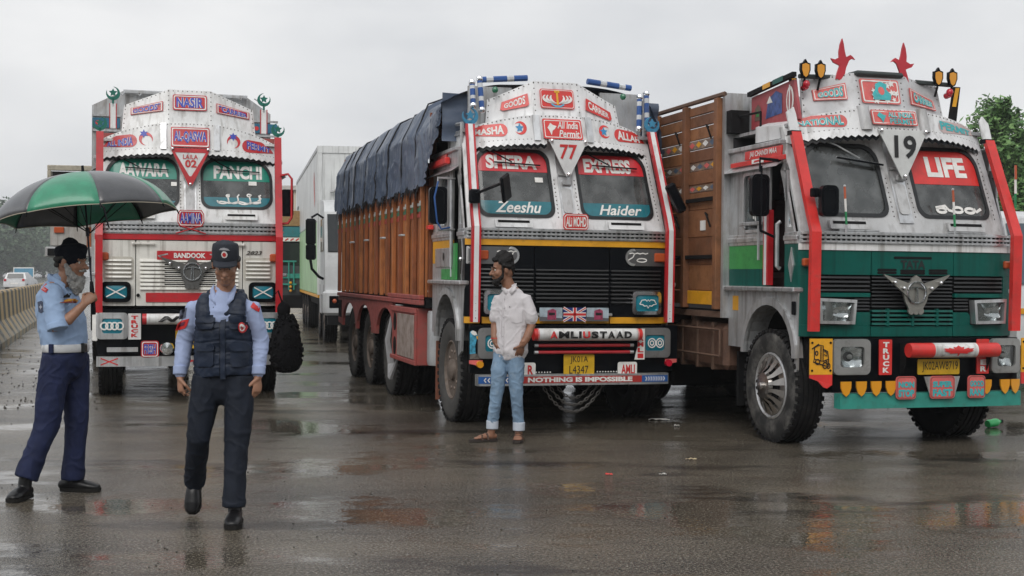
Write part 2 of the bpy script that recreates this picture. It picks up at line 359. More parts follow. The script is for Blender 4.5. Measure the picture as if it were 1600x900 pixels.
# ------------------------------------------------------------ trucks: shared cab
YAW = atan2(580, 2000)
def truck_root(px, z, shift, roll, label, name):
    c, s = cos(YAW), sin(YAW); kx = (px - 800) / 2000 * z; a = 1.13 + shift
    o = empty(name, (kx + c * a, z + s * a, 0), YAW, label, 'truck', 'decorated goods trucks parked side by side'); o.rotation_euler = (0, roll, YAW)
    o.location.z = -1.0 * sin(roll)
    return o
def bulge(x): a = max(0, abs(x) - .80); return .75 * a * a
class Tr:
    pass
def surfaces(P):
    P.belt = P.zst1
    P.low = lambda u, v, d: (u, bulge(u) + d, v)
    X = lambda u, v: u * (1 - P.tp * max(0, v - P.belt)) + P.sh * max(0, v - P.belt)
    P.X = X
    P.ws = lambda u, v, d: (X(u, v), .02 + bulge(u) + max(0, v - P.belt) * P.rake + d, v)
    q = lambda x: min(1.2, abs(x) / 1.08)
    P.vb = lambda x: P.vbc + (P.vbe - P.vbc) * q(x) ** 2
    P.vt = lambda x: P.vtc + (P.vte - P.vtc) * q(x) ** 2.3
    P.vis = lambda u, v, d: (X(u, v), P.vy + .24 * q(u) ** 3 + (v - P.vbc) * .30 + d, v)
    P.crf = lambda u, v, d: (X(u, v), P.vy + P.cry + (v - P.cr0) * .22 + max(0, abs(u) - .27) * .32 + (P.crump * noise.noise(Vector((u * 3.1, v * 5, 3))) if P.crump else 0) + d, v)
def arc_poly(x0, x1, lo, hi, n=12):
    X = [x0 + (x1 - x0) * i / n for i in range(n + 1)]
    return [(x, lo(x)) for x in X] + [(x, hi(x)) for x in reversed(X)]
def cell(hole, x0, x1, z0, z1):
    """outer loop on the rectangle, one point per hole point, so the two bridge into a frame"""
    cx = sum(p[0] for p in hole) / len(hole); cz = sum(p[1] for p in hole) / len(hole); out = []
    for (x, z) in hole:
        dx, dz = x - cx, z - cz; k = 1e9
        if dx > 1e-6: k = min(k, (x1 - cx) / dx)
        if dx < -1e-6: k = min(k, (x0 - cx) / dx)
        if dz > 1e-6: k = min(k, (z1 - cz) / dz)
        if dz < -1e-6: k = min(k, (z0 - cz) / dz)
        out.append([cx + dx * k, cz + dz * k])
    for c in ((x0, z0), (x1, z0), (x1, z1), (x0, z1)):
        i = min(range(len(out)), key=lambda j: (out[j][0] - c[0]) ** 2 + (out[j][1] - c[1]) ** 2); out[i] = list(c)
    return [tuple(p) for p in out]
def clip_z(poly, z, above=True):
    out = []; n = len(poly)
    for i in range(n):
        a, b = poly[i], poly[(i + 1) % n]; ia = (a[1] >= z) == above; ib = (b[1] >= z) == above
        if ia: out.append(a)
        if ia != ib: t = (z - a[1]) / (b[1] - a[1]); out.append((a[0] + (b[0] - a[0]) * t, z))
    return out
def inset(poly, d):
    cx = sum(p[0] for p in poly) / len(poly); cz = sum(p[1] for p in poly) / len(poly)
    w = max(p[0] for p in poly) - min(p[0] for p in poly); h = max(p[1] for p in poly) - min(p[1] for p in poly)
    return [(cx + (x - cx) * (1 - 2 * d / w), cz + (z - cz) * (1 - 2 * d / h)) for x, z in poly]
def post(mb, x0, path, w, d):
    vs = []; fs = []
    for q in path:
        y, z = q[0], q[1]; x = x0 + (q[2] if len(q) > 2 else 0); vs += [(x - w / 2, y - d / 2, z), (x + w / 2, y - d / 2, z), (x + w / 2, y + d / 2, z), (x - w / 2, y + d / 2, z)]
    for i in range(len(path) - 1):
        for k in range(4): fs.append((i * 4 + k, i * 4 + (k + 1) % 4, i * 4 + 4 + (k + 1) % 4, i * 4 + 4 + k))
    n = len(path) - 1; fs += [(0, 1, 2, 3), (n * 4 + 3, n * 4 + 2, n * 4 + 1, n * 4)]
    mb.add(vs, fs)
def studs(mb, pts, mp, r=.008, d=-.006):
    for (u, v) in pts:
        P = [mp(u + r * cos(t), v + r * sin(t), 0) for t in (0, 1.05, 2.09, 3.14, 4.19, 5.24)] + [mp(u, v, d)]
        mb.add(P, [(i, (i + 1) % 6, 6) for i in range(6)])
def line_pts(a, b, step):
    n = max(1, int(sqrt((a[0] - b[0]) ** 2 + (a[1] - b[1]) ** 2) / step)); return [(a[0] + (b[0] - a[0]) * i / n, a[1] + (b[1] - a[1]) * i / n) for i in range(n + 1)]
def sign(R, poly, mp, m, name='sign_board', t=.012, d=-.02, edge=None, em=None, n=10):
    """a board proud of its surface, with an inner line of another colour"""
    mb = MB(); mb.panel(poly, lambda u, v, q: mp(u, v, q + d), t, n); o = mb.build(name, m, R)
    if edge:
        for e, w in edge:
            k = MB(); k.ring(inset(poly, e), inset(poly, e + w), lambda u, v, q: mp(u, v, q + d - .002)); k.build('border', em, o, 0, False)
    return o
def decal(R, poly, mp, m, name='painted_panel', d=-.003, n=8):
    mb = MB(); mb.panel(poly, lambda u, v, q: mp(u, v, q + d), None, n); return mb.build(name, m, R, 0, False)
def flat_decal(R, poly, mp, m, name='painted_mark', d=-.004):
    mb = MB(); mb.poly(poly, lambda u, v, q: mp(u, v, q + d)); return mb.build(name, m, R, 0, False)
def wheel(R, x, y, sgn, style='plain', r=.51, w=.28, wallm=None, dual=False):
    c = (x, y, r); h = w / 2; e = r / .51
    prof = [(.285, -h * .72), (.31, -h * .86), (.36, -h * .98), (.43, -h), (.475, -h * .96), (.50, -h * .84)]
    tread = []
    for k in range(5):
        a = -h * .8 + k * h * .36; tread += [(.512, a), (.512, a + h * .24), (.497, a + h * .27), (.497, a + h * .33)]
    prof = [(q * e, z) for q, z in prof + tread[:-2] + [(q, -z) for q, z in reversed(prof)]]
    mb = MB(); mb.lathe(prof, c, 'x', 40, closed=True)
    if wallm:                                            # side wall takes the mud
        n = 40
        for i in range(len(mb.f)): mb.mi[i] = 1 if i // n < 5 else 0
    for k in range(44):                                  # shoulder lugs
        t = 2 * pi * k / 44
        for s in (-1, 1):
            mb.X = Matrix.Translation(c) @ Matrix.Rotation(t, 4, 'X'); mb.box(min(s * h * .72, s * h * 1.0), max(s * h * .72, s * h * 1.0), -.022, .018, .487 * e, .520 * e)
    mb.X = None
    o = mb.build('wheel', [RUB, wallm or RUB], R, 40)
    q = sgn; rim = MB(); f = lambda p: [(a * e, b * q * h / .14) for a, b in p]
    if style == 'cover':
        rim.lathe(f([(.30, .10), (.305, .125), (.29, .132), (.275, .118), (.255, .11)]), c, 'x', 36)
        ob = rim.build('rim', SILV, o)
        k = MB(); k.lathe(f([(.268, .085), (.17, .135), (.10, .15)]), c, 'x', 36); k.build('cover_back', DARK, o)
        k = MB(); k.lathe(f([(.125, .17), (.12, .19), (.115, .205), (.105, .207), (.0, .207)]), c, 'x', 36); k.lathe(f([(.272, .10), (.268, .125), (.25, .128)]), c, 'x', 36); k.lathe(f([(.035, .207), (.035, .235), (.025, .245), (0, .247)]), c, 'x', 16)
        for i in range(14):                              # radial fins
            k.X = Matrix.Translation(c) @ Matrix.Rotation(2 * pi * i / 14, 4, 'X')
            k.add([(q * (.104), -.028, .27 * e), (q * (.104), .028, .27 * e), (q * (.172), .02, .165 * e), (q * (.172), -.02, .165 * e), (q * .215, -.011, .125 * e), (q * .215, .011, .125 * e), (q * .128, .036, .262 * e), (q * .128, -.036, .262 * e)], [(7, 6, 2, 3), (3, 2, 5, 4), (0, 7, 3), (1, 2, 6), (0, 1, 6, 7)])
        k.X = None
        k.build('wheel_cover', mat('wheel_cover_steel', (.42, .40, .38), .28, .95, dirt=.3, dcol=(.2, .17, .14), dscale=8), o)
    else:
        rim.lathe(f([(.30, .09), (.30, .112), (.285, .118), (.275, .10), (.25, .05), (.20, .025), (.14, .03), (.135, .075), (.11, .085), (.105, .12), (.07, .14), (.0, .142)]), c, 'x', 32)
        ob = rim.build('rim', mat('rim_steel', (.16, .13, .11), .6, .3, dirt=.6, dcol=(.11, .075, .05), dscale=8), o)
        nb = MB()
        for i in range(10):
            t = 2 * pi * i / 10; nb.lathe(f([(.024, .02), (.024, .085), (.016, .10), (0, .10)]), (x, y + .19 * e * cos(t), r + .19 * e * sin(t)), 'x', 6)
        nb.build('wheel_nuts', mat('nut_steel', (.19, .15, .125), .55, .5, dirt=.5, dcol=(.1, .07, .05), dscale=20), ob)
    if dual:
        mb2 = MB(); mb2.lathe(prof, (x - sgn * (w + .05), y, r), 'x', 32, closed=True); mb2.build('wheel', RUB, R, 40)
    return o
def pane(R, P, poly, sx, strip, slet, low=None, llet=None, shear=0):
    s = 'windscreen_pane'
    mb = MB(); mb.panel(poly, lambda u, v, d: P.ws(u, v, d + .012), .006, 10); o = mb.build(s, WGL, R)
    k = MB(); k.ring(inset(poly, -.012), inset(poly, .022), lambda u, v, d: P.ws(u, v, d - .008), .03); k.build('gasket', GASK, o)
    st = inset(poly, .02)
    if strip:
        z0 = strip[0]; decal(o, clip_z(st, z0), P.ws, strip[1], 'sun_strip', .008)
        if slet: text(slet[0], slet[1], P.ws, slet[2] if len(slet) > 2 else LETW, o, bold=.045, shear=slet[3] if len(slet) > 3 else 0, d=.003)
    if low: decal(o, clip_z(st, low, False), P.ws, TEALF, 'lower_film', .008)
    if llet: text(llet[0], llet[1], P.ws, LETW, o, bold=.02, shear=.35, d=.003)
    return o
def wiper(R, P, pts, arm=None):
    mb = MB(); mb.tube([P.ws(u, v, d) for u, v, d in pts[0]], .008, 5); mb.tube([P.ws(u, v, d) for u, v, d in pts[1]], .010, 4); mb.ball(P.ws(*pts[0][0]), .022, 8)
    return mb.build('wiper', arm or BLACK, R)
def cab(R, P):
    surfaces(P)
    # windscreen frame with two openings
    fr = MB(); wins = []
    for s in (-1, 1):
        x0, x1 = (-P.wx1, -P.wx0) if s < 0 else (P.wx0, P.wx1)
        r = P.wr; rr = [r[0], r[1], r[2], r[3]] if s < 0 else [r[1], r[0], r[3], r[2]]
        h = rrect(x0, x1, P.zw0, P.zw1, rr, 6); c = cell(h, -1.09 if s < 0 else 0, 0 if s < 0 else 1.09, P.belt, P.vbe + .1)
        fr.ring(c, h, P.ws, .03); wins.append(h)
    fr.build('windscreen_frame', P.framem, R)
    # pillar strip with a stamped cover
    k = MB(); k.panel([(-.075, P.belt + .2), (.075, P.belt + .2), (.075, P.vbc - .1), (-.075, P.vbc - .1)], lambda u, v, d: P.ws(u, v, d - .016), .016, 2)
    pl = k.build('centre_pillar', SILV, R)
    k = MB(); k.panel(rrect(-.055, .055, P.belt + .28, P.zw0 + .3, .03), lambda u, v, d: P.ws(u, v, d - .028), .012, 4); k.build('stamped_cover', OFFW, pl)
    k = MB(); k.box(-.05, .05, P.ws(0, P.zw0 + .34, 0)[1] - .05, P.ws(0, P.zw0 + .34, 0)[1] - .015, P.zw0 + .33, P.zw0 + .39, .01); k.tube([P.ws(-.07, P.zw0 + .44, -.03), P.ws(.07, P.zw0 + .44, -.03)], .012, 6); k.build('wiper_bracket', GALV, pl)
    # belt: three pressed ridges with a row of stitches on each
    bz0, bz1 = P.zst1, P.belt2
    k = MB(); k.panel([(-1.12, bz0), (1.12, bz0), (1.12, bz1), (-1.12, bz1)], lambda u, v, d: P.low(u, v, d - .012), .03, 16); bt = k.build('belt_panel', SILV, R)
    k = MB(); h = (bz1 - bz0) / 3
    for i in range(3): z = bz0 + h * (i + .5); k.panel([(-1.12, z - h * .22), (1.12, z - h * .22), (1.12, z + h * .22), (-1.12, z + h * .22)], lambda u, v, d: P.low(u, v, d - .034), .022, 16)
    k.build('pressed_ridges', SILV, bt)
    k = MB()
    for i in range(4):
        z = bz0 + h * i + .004 * (1 if i == 0 else -1 if i == 3 else 0)
        if i in (1, 2):
            for j in range(44): u = -1.1 + 2.2 * j / 43; k.panel([(u, z - .007), (u + .03, z - .007), (u + .03, z + .007), (u, z + .007)], lambda a, v, d: P.low(a, v, d - .0145), None, 1)
    tag(k.build('slot_row', BLACK, bt, 0, False), kind='stuff')
    # air vents standing proud under the glass
    for s in (-1, 1):
        k = MB(); zc = (P.belt2 + P.zw0) / 2 - .01; u0 = s * .62
        k.panel(rrect(u0 - .2, u0 + .2, zc - .04, zc + .04, .012, 3), lambda u, v, d: P.ws(u, v, d - .03), .03, 6); v_ = k.build('air_vent', P.framem, R)
        k = MB(); k.panel([(u0 - .17, zc + .005), (u0 + .17, zc + .005), (u0 + .17, zc + .03), (u0 - .17, zc + .03)], lambda u, v, d: P.ws(u, v, d - .033), .002, 3); k.build('vent_slot', DARK, v_)
    # visor, its roof and its scalloped valance
    k = MB(); k.panel(arc_poly(-1.08, 1.08, P.vb, P.vt, 24), P.vis, None, 24, 2)
    n = 24
    for i in range(n):
        a, b = -1.08 + 2.16 * i / n, -1.08 + 2.16 * (i + 1) / n
        k.add([P.vis(a, P.vt(a), 0), P.vis(b, P.vt(b), 0), (P.X(b, P.vt(b)) * 1.01, .95, P.vt(b) + .03), (P.X(a, P.vt(a)) * 1.01, .95, P.vt(a) + .03)], [(0, 1, 2, 3)])
        k.add([P.vis(a, P.vb(a), 0), P.vis(b, P.vb(b), 0), P.ws(b, P.vb(b), .05), P.ws(a, P.vb(a), .05)], [(0, 1, 2, 3)])
    for s in (-1, 1): k.add([P.vis(s * 1.08, P.vb(1.08), 0), P.vis(s * 1.08, P.vt(1.08), 0), (P.X(s * 1.08, P.vt(1.08)) * 1.01, .95, P.vt(1.08) + .03), (P.X(s * 1.08, P.vt(1.08)) * 1.01, .95, P.vb(1.08))], [(0, 1, 2, 3)])
    vo = k.build('sun_visor', P.vism, R, 40)
    k = MB()
    for s in (-1, 1):
        a0, a1 = (.20, 1.07); m = 12; lo = []; hi = []
        for i in range(2 * m + 1):
            x = a0 + (a1 - a0) * i / (2 * m); hi.append((s * x, P.vb(x) + .012)); lo.append((s * x, P.vb(x) - P.valh - (.022 if i % 2 else 0)))
        V = [P.vis(u, v, -.012) for u, v in lo] + [P.vis(u, v, -.004) for u, v in hi]; q = len(lo)
        k.add(V, [(i, i + 1, q + i + 1, q + i) for i in range(q - 1)])
    k.build('scalloped_valance', P.vism, vo, 0)
    k = MB()
    for s in (-1, 1):
        a0, a1 = (.20, 1.07); m = 12; V = []
        for i in range(2 * m + 1): x = a0 + (a1 - a0) * i / (2 * m); V.append(P.vis(s * x, P.vb(x) - P.valh - .032 - (.026 if i % 2 else 0), .004))
        hi = [P.vis(s * (a0 + (a1 - a0) * i / (2 * m)), P.vb(a0 + (a1 - a0) * i / (2 * m)) - .01, .006) for i in range(2 * m + 1)]; q = len(V)
        k.add(V + hi, [(i, i + 1, q + i + 1, q + i) for i in range(q - 1)])
    k.build('valance_backing', BLACK, vo, 0)
    # crown board of three folded facets
    cx, hx = P.crx, P.hx
    for (u0, u1, nm) in ((-cx, -hx, 0), (-hx, hx, 1), (hx, cx, 2)):
        top = (lambda x: P.cr2) if nm == 1 else (lambda x: P.cr1 + (P.cr2 - P.cr1) * max(0, (cx - .04 - abs(x)) / (cx - .04 - hx)))
        X = [u0 + (u1 - u0) * i / 8 for i in range(9)]
        pl = [(x, P.vt(x) - .015) for x in X] + [(x, top(x)) for x in reversed(X)]
        pl = [(x * (1 if abs(x) < cx - .001 or z < P.cr1 - .05 else (cx - .03) / cx), z) for x, z in pl]
        k = MB(); k.panel(pl, P.crf, .012, 10, 6 if P.crump else 1); k.build('crown_panel', P.crm, R, 40 if P.crump else 30)
    rv = MB()
    X = [-1.05 + 2.1 * i / 46 for i in range(47)]
    studs(rv, [(x, P.vt(x) - .015) for x in X] + [(x, P.vb(x) + .012) for x in X], lambda u, v, d: P.vis(u, v, d))
    for x in (-hx, hx): studs(rv, line_pts((x, P.vt(x)), (x, P.cr2 - .02), .055), P.crf)
    for s in (-1, 1): studs(rv, line_pts((s * (cx - .02), P.vt(cx)), (s * (cx - .05), P.cr1), .055) + line_pts((s * (cx - .05), P.cr1 - .015), (s * hx, P.cr2 - .015), .055), P.crf)
    studs(rv, line_pts((-hx, P.cr2 - .015), (hx, P.cr2 - .015), .055), P.crf)
    for s in (-1, 1): studs(rv, line_pts((s * (P.wx1 + .06), P.zw0), (s * (P.wx1 + .05), P.zw1), .04) + line_pts((s * .115, P.zw0), (s * .115, P.zw1 - .3), .04), P.ws)
    tag(rv.build('rivets', mat('rivet_grey', (.12, .11, .10), .5, .4), R, 0), kind='stuff')
    # shell: roof, back wall, floor and a little furniture inside
    zr = P.vte - .02
    k = MB(); k.box(-1.08, 1.08, .40, P.cl, zr, zr + .03); k.build('cab_roof', P.roofm, R)
    k = MB(); k.box(-1.10, 1.10, P.cl - .03, P.cl, 1.0, zr); k.build('cab_back_wall', INTER, R)
    k = MB(); k.box(-1.08, 1.08, .12, P.cl - .04, P.zstep - .05, P.zstep); k.build('cab_floor', INTER, R)
    k = MB(); k.box(-1.0, 1.0, .08, .40, P.belt - .25, P.belt + .06, .04); k.build('dashboard', INTER, R)
    for x in (-.55, .6):
        k = MB(); k.box(x - .28, x + .28, .75, 1.25, P.belt - .45, P.belt - .25, .05); k.box(x - .28, x + .28, 1.15, 1.32, P.belt - .25, P.belt + .45, .06); k.box(x - .14, x + .14, 1.18, 1.3, P.belt + .46, P.belt + .68, .05); k.build('seat', SEATM, R)
    k = MB(); pts = [(.6 + .23 * cos(t), .52 + .10 * sin(t) * .4, P.belt + .12 + .2 * sin(t)) for t in [2 * pi * i / 20 for i in range(20)]]; k.tube(pts, .018, 6, closed=True); k.tube([(.6, .40, P.belt - .1), (.6, .52, P.belt + .12)], .02, 6); k.tube([(.38, .52, P.belt + .12), (.82, .52, P.belt + .12)], .014, 6); k.build('steering_wheel', BLACK, R)
    # chassis
    k = MB()
    for s in (-1, 1): k.box(min(s * .34, s * .44), max(s * .34, s * .44), .1, P.len, .72, .95)
    for y in [.3, 1.6] + [2.6 + i for i in range(int(P.len - 2.8))]: k.box(-.34, .34, y, y + .1, .74, .92)
    k.box(-.85, .85, P.ax - .07, P.ax + .07, .44, .56); k.box(-.45, .45, .25, 1.5, .75, 1.25); k.build('chassis', DARK, R)
    k = MB(); k.box(-1.04, 1.04, .10, .22, P.zpb - .45, P.zpb + .1); k.box(-1.0, 1.0, .05, .14, P.zpb, P.belt); k.build('front_bulkhead', DARK, R)
    return wins
def cabside(R, P, s, low=(None, None), gap=None):
    """side of the cab: fender with arch, step, door skin, windows, rain gutter; s=-1 the viewer's left"""
    mp = lambda u, v, d: (s * (1.13 - d), u, v)
    zs, ax = P.zstep, P.ax; ar = [(ax + .47 * cos(t), P.za + .46 * sin(t)) for t in [pi * i / 14 for i in range(15)]]
    k = MB(); k.poly([(.075, zs), (P.cl, zs), (P.cl, P.za + .04), (ax + .47, P.za + .04)] + ar + [(ax - .475, P.za - .16), (ax - .60 if ax > .7 else .08, P.za - .1)], mp, .02); f = k.build('fender', GALV, R)
    k = MB(); A = [(ax + .47 * cos(t), P.za + .46 * sin(t)) for t in [pi * i / 14 for i in range(15)]]; B = [(ax + .53 * cos(t), P.za + .53 * sin(t)) for t in [pi * i / 14 for i in range(15)]]
    V = [mp(u, v, -.03) for u, v in A] + [mp(u, v, -.03) for u, v in B] + [mp(u, v, 0) for u, v in B] + [mp(u, v, .2) for u, v in A]
    for i in range(14): k.add([V[i], V[i + 1], V[15 + i + 1], V[15 + i], V[30 + i], V[30 + i + 1], V[45 + i], V[45 + i + 1]], [(0, 1, 2, 3), (3, 2, 5, 4), (1, 0, 6, 7)])
    k.build('arch_flange', GALV, f)
    k = MB(); k.box(min(s * 1.08, s * 1.19), max(s * 1.08, s * 1.19), .06, P.cl + .01, zs, zs + .045, .01); k.build('step_ledge', SILV, R)
    zb, zt = P.zst1 + .0, P.zg; d0 = .62; g0, g1 = gap or (.33, .62)
    # lower skin, in the two colours, then belt, then window band
    for (u0, u1, nm, ml, mu) in ((g1, P.cl, 'door_skin', low[0], low[1]), (.085, g0, 'front_pillar_skin', low[2], low[2])):
        zm = zs + .045 + (zb - zs - .045) * .42
        k = MB(); k.box(min(s * 1.11, s * 1.13), max(s * 1.11, s * 1.13), u0, u1, zs + .045, zm); k.m = 1; k.box(min(s * 1.11, s * 1.13), max(s * 1.11, s * 1.13), u0, u1, zm + .001, zb); k.build(nm, [ml, mu], R)
        k = MB(); k.box(min(s * 1.105, s * 1.137), max(s * 1.105, s * 1.137), u0, u1, zb, P.belt2 - .005, .004); k.box(min(s * 1.105, s * 1.15), max(s * 1.105, s * 1.15), u0, u1, zb + .03, zb + .06, .006); k.box(min(s * 1.105, s * 1.15), max(s * 1.105, s * 1.15), u0, u1, P.belt2 - .065, P.belt2 - .035, .006); k.build('side_belt', SILV, R)
    w = rrect(.80, 1.14, P.belt2 + .03, zt - .06, .05); k = MB(); k.ring(cell(w, g1, P.cl, P.belt2 - .005, zt), w, mp, .02); k.build('door_window_frame', GALV, R)
    k = MB(); k.panel(w, lambda u, v, d: mp(u, v, d + .01), .005, 2); pn = k.build('door_window_pane', SGL, R)
    k = MB(); k.ring(inset(w, -.02), inset(w, .008), lambda u, v, d: mp(u, v, d - .012), .02); k.build('window_rim', SILV, pn)
    # front quarter light between the raked pillar and the door opening
    yz = lambda z: .02 + .082 + (z - P.belt) * P.rake + .02
    q = [(yz(P.belt2) + .05, P.belt2 + .04), (g0 - .04, P.belt2 + .04), (g0 - .04, zt - .07), (yz(zt) + .04, zt - .07)]
    if q[1][0] - q[0][0] > .03:
        k = MB(); k.ring([(yz(P.belt2), P.belt2 - .005), (g0, P.belt2 - .005), (g0, zt), (yz(zt), zt)], q, mp, .02); k.build('quarter_light_frame', GALV, R)
        k = MB(); k.poly(q, lambda u, v, d: mp(u, v, d + .01), .005); k.build('quarter_light_pane', SGL, R)
    k = MB(); k.box(min(s * 1.10, s * 1.13), max(s * 1.10, s * 1.13), yz(zt), P.cl, zt, P.zgt); k.build('side_header', GALV, R)
    k = MB(); y0 = yz(zt) - .02; V = [(s * 1.13, y0, zt + .02), (s * 1.13, P.cl, zt + .02), (s * 1.21, P.cl, zt - .03), (s * 1.21, y0, zt - .03), (s * 1.13, y0, zt + .03), (s * 1.13, P.cl, zt + .03)]
    k.add(V, [(0, 1, 2, 3), (3, 2, 5, 4), (0, 3, 4), (1, 5, 2)]); k.build('rain_hood', SILV, R)
    k = MB(); k.box(min(s * 1.09, s * 1.16), max(s * 1.09, s * 1.16), yz(P.zgt) - .05, P.cl, P.zgt, P.zgt + .045, .008); k.build('gutter_rail', GALV, R)
    return mp
def round_mirror(R, c, w, h, m=BLACK, yaw=0.):
    k = MB(); k.X = Matrix.Translation(c) @ Matrix.Rotation(yaw, 4, 'Z'); k.panel(rrect(-w / 2, w / 2, -h / 2, h / 2, .05), lambda u, v, d: (u, d, v), .06, 4)
    k.ring(rrect(-w / 2 + .015, w / 2 - .015, -h / 2 + .015, h / 2 - .015, .04), rrect(-w / 2 + .035, w / 2 - .035, -h / 2 + .035, h / 2 - .035, .035), lambda u, v, d: (u, -.006 + d, v), .006)
    k.X = None; return k.build('mirror', m, R)
def lamp(R, cx, cz, w, h, mp, bez, face, d=-.05, bw=.045, r=.04, emblem=None, name='head_lamp', lit=False):
    k = MB(); A = rrect(cx - w / 2, cx + w / 2, cz - h / 2, cz + h / 2, r); B = inset(A, bw)
    k.ring(A, inset(A, .008), lambda u, v, q: mp(u, v, q + d), .05); k.ring(inset(A, .008), inset(A, bw), lambda u, v, q: mp(u, v, q + d - .003 ), .03); o = k.build(name, bez, R)
    k = MB(); B = inset(A, bw - .004); k.panel(B, lambda u, v, q: mp(u, v, q + d + .025 - .02 * (1 - ((u - cx) / (w / 2)) ** 2) * (1 - ((v - cz) / (h / 2)) ** 2)), None, 10, 6); l = k.build('lens', face, o, 60)
    if face is LENS:
        k = MB(); k.panel(inset(A, bw * .9), lambda u, v, q: mp(u, v, q + d + .085 - .055 * (((u - cx) / (w / 2)) ** 2 + ((v - cz) / (h / 2)) ** 2)), None, 10, 8); k.build('reflector', REFL, o, 60); k = MB(); k.ball(mp(cx, cz, d + .05), .022, 10, (1, 1.6, 1)); k.build('bulb', LETW, o)
    return o, (lambda u, v, q: mp(u, v, q + d + .003))
def arcs(R, mp, lines, r, m, name='emblem', d=-.004):
    k = MB()
    for ln in lines:
        n = len(ln); L_ = [];
        for i, (u, v) in enumerate(ln):
            a = ln[max(0, i - 1)]; b = ln[min(n - 1, i + 1)]; t = Vector((b[0] - a[0], b[1] - a[1])); t.normalize()
            rr = r[i] if isinstance(r, list) else r
            L_.append((u - t.y * rr, v + t.x * rr, u + t.y * rr, v - t.x * rr))
        V = [mp(a, b, d) for a, b, c, e in L_] + [mp(c, e, d) for a, b, c, e in L_]
        k.add(V, [(i, i + 1, n + i + 1, n + i) for i in range(n - 1)])
    return k.build(name, m, R, 0, False)
def circ(cx, cz, a, b=None, n=20, t0=0, t1=2 * pi): b = b or a; return [(cx + a * cos(t0 + (t1 - t0) * i / n), cz + b * sin(t0 + (t1 - t0) * i / n)) for i in range(n + 1)]
def tagboard(R, x0, x1, z0, z1, mp, m, txt, lm, r=.03, d=-.03, bold=.03, edge=None, name='name_board'):
    o = sign(R, rrect(x0, x1, z0, z1, r, 3), mp, m, name, .012, d, edge, LETW if m is not LETW else LETR, 4)
    n = len(txt); h = (z1 - z0 - .04) / n
    for i, t in enumerate(txt): text(t, (x0 + (x1 - x0) * .1, x1 - (x1 - x0) * .1, z1 - .02 - h * (i + 1) + h * .1, z1 - .02 - h * i - h * .08), mp, lm, o, bold=bold, d=d - .004)
    return o
# ------------------------------------------------------------ shared truck trim
def leaf(x0, x1, z0, z1, s):
    """rounded at the inner end, running to a point along the visor's curve at the outer end"""
    h = z1 - z0; P = []
    for i in range(9): t = -pi / 2 + pi * i / 8; P.append((x1 - h * .5 + h * .5 * cos(t), z0 + h / 2 + h / 2 * sin(t)))
    P += [(x1 - (x1 - x0) * .6, z1 - h * .12), (x1 - (x1 - x0) * .85, z0 + h * .55), (x0, z0 + h * .05), (x1 - (x1 - x0) * .5, z0)]
    return P if s < 0 else [(-x, z) for x, z in P]
def finial(R, x, y, z, r, m, flip=1):
    k = MB(); mp = lambda u, v, d: (x + flip * u, y + d, z + v)
    k.poly(crescent(0, r, r, pi / 2 + .5), mp, .025); k.poly(star(.0, r * 1.12, r * .62, 5, .5), lambda u, v, d: mp(u, v, d - .006), .03); k.box(x - .012, x + .012, y, y + .02, z - .08, z + r * .3)
    return k.build('crescent_finial', m, R, 0)
def emblem(R, cx, cz, s, m, mp, d=-.06):
    q = lambda u, v, e: mp(cx + u * s, cz + v * s, e + d)
    k = MB()
    k.poly([(0, .30), (.09, .24), (.10, .2), (.2, .13), (.24, .02), (.2, -.12), (.13, -.24), (.06, -.25), (-.06, -.25), (-.13, -.24), (-.2, -.12), (-.24, .02), (-.2, .13), (-.1, .2), (-.09, .24)], q, .02)
    for f in (-1, 1): k.poly([(f * .12, .16), (f * .62, .31), (f * .60, .28), (f * .19, -.03)], lambda u, v, e: q(u, v, e - .012), .02)
    for f in (-.09, 0, .09): k.poly(ell(f, -.27, .055, .06, 12), lambda u, v, e: q(u, v, e - .004), .02)
    o = k.build('wing_emblem', m, R, 30)
    k = MB(); pts = [q(.17 * cos(t), .02 + .17 * sin(t), -.014) for t in [2 * pi * i / 28 for i in range(28)]]; k.tube(pts, .011 * s * 1.6, 6, closed=True)
    k.build('raised_ring', CHROME, o, 40); k = MB(); k.tube([q(.15 * sin(a), .06 + .05 * cos(a * 1.3), -.012) for a in [-1 + .25 * i for i in range(9)]], .009 * s * 1.5, 5); k.tube([q(-.012, .1, -.012), q(-.03, -.13, -.012)], .008 * s * 1.5, 5); k.tube([q(.012, .1, -.012), q(.02, -.13, -.012)], .008 * s * 1.5, 5)
    k.build('raised_letter', CHROME, o, 40)
    for f in (-1, 1):
        for a, b in ((.26, .09), (.43, .18)): k = MB(); k.ball(q(f * a, b, -.03), .024 * s * 1.4, 8); k.build('stud', CHROME, o, 40)
    return o
def plate(R, x0, x1, z0, z1, mp, lines, d):
    o = sign(R, rrect(x0, x1, z0, z1, .012, 2), mp, mat('number_plate_yellow', (.66, .40, .02), .35, dirt=.2, dcol=(.3, .2, .03), dscale=12), 'number_plate', .008, d, None, None, 2)
    h = (z1 - z0 - .02) / max(1, len(lines))
    for i, (t, a, b) in enumerate(lines): text(t, (x0 + a, x1 - b, z1 - .01 - h * (i + .92), z1 - .01 - h * (i + .08)), mp, LETB, o, bold=.0, d=d - .003)
    return o
def stack_text(R, s, x0, x1, z0, z1, mp, m, d):
    h = (z1 - z0) / max(1, len(s))
    for i, c in enumerate(s): text(c, (x0, x1, z1 - h * (i + .92), z1 - h * (i + .12)), mp, m, R, bold=.05, d=d)
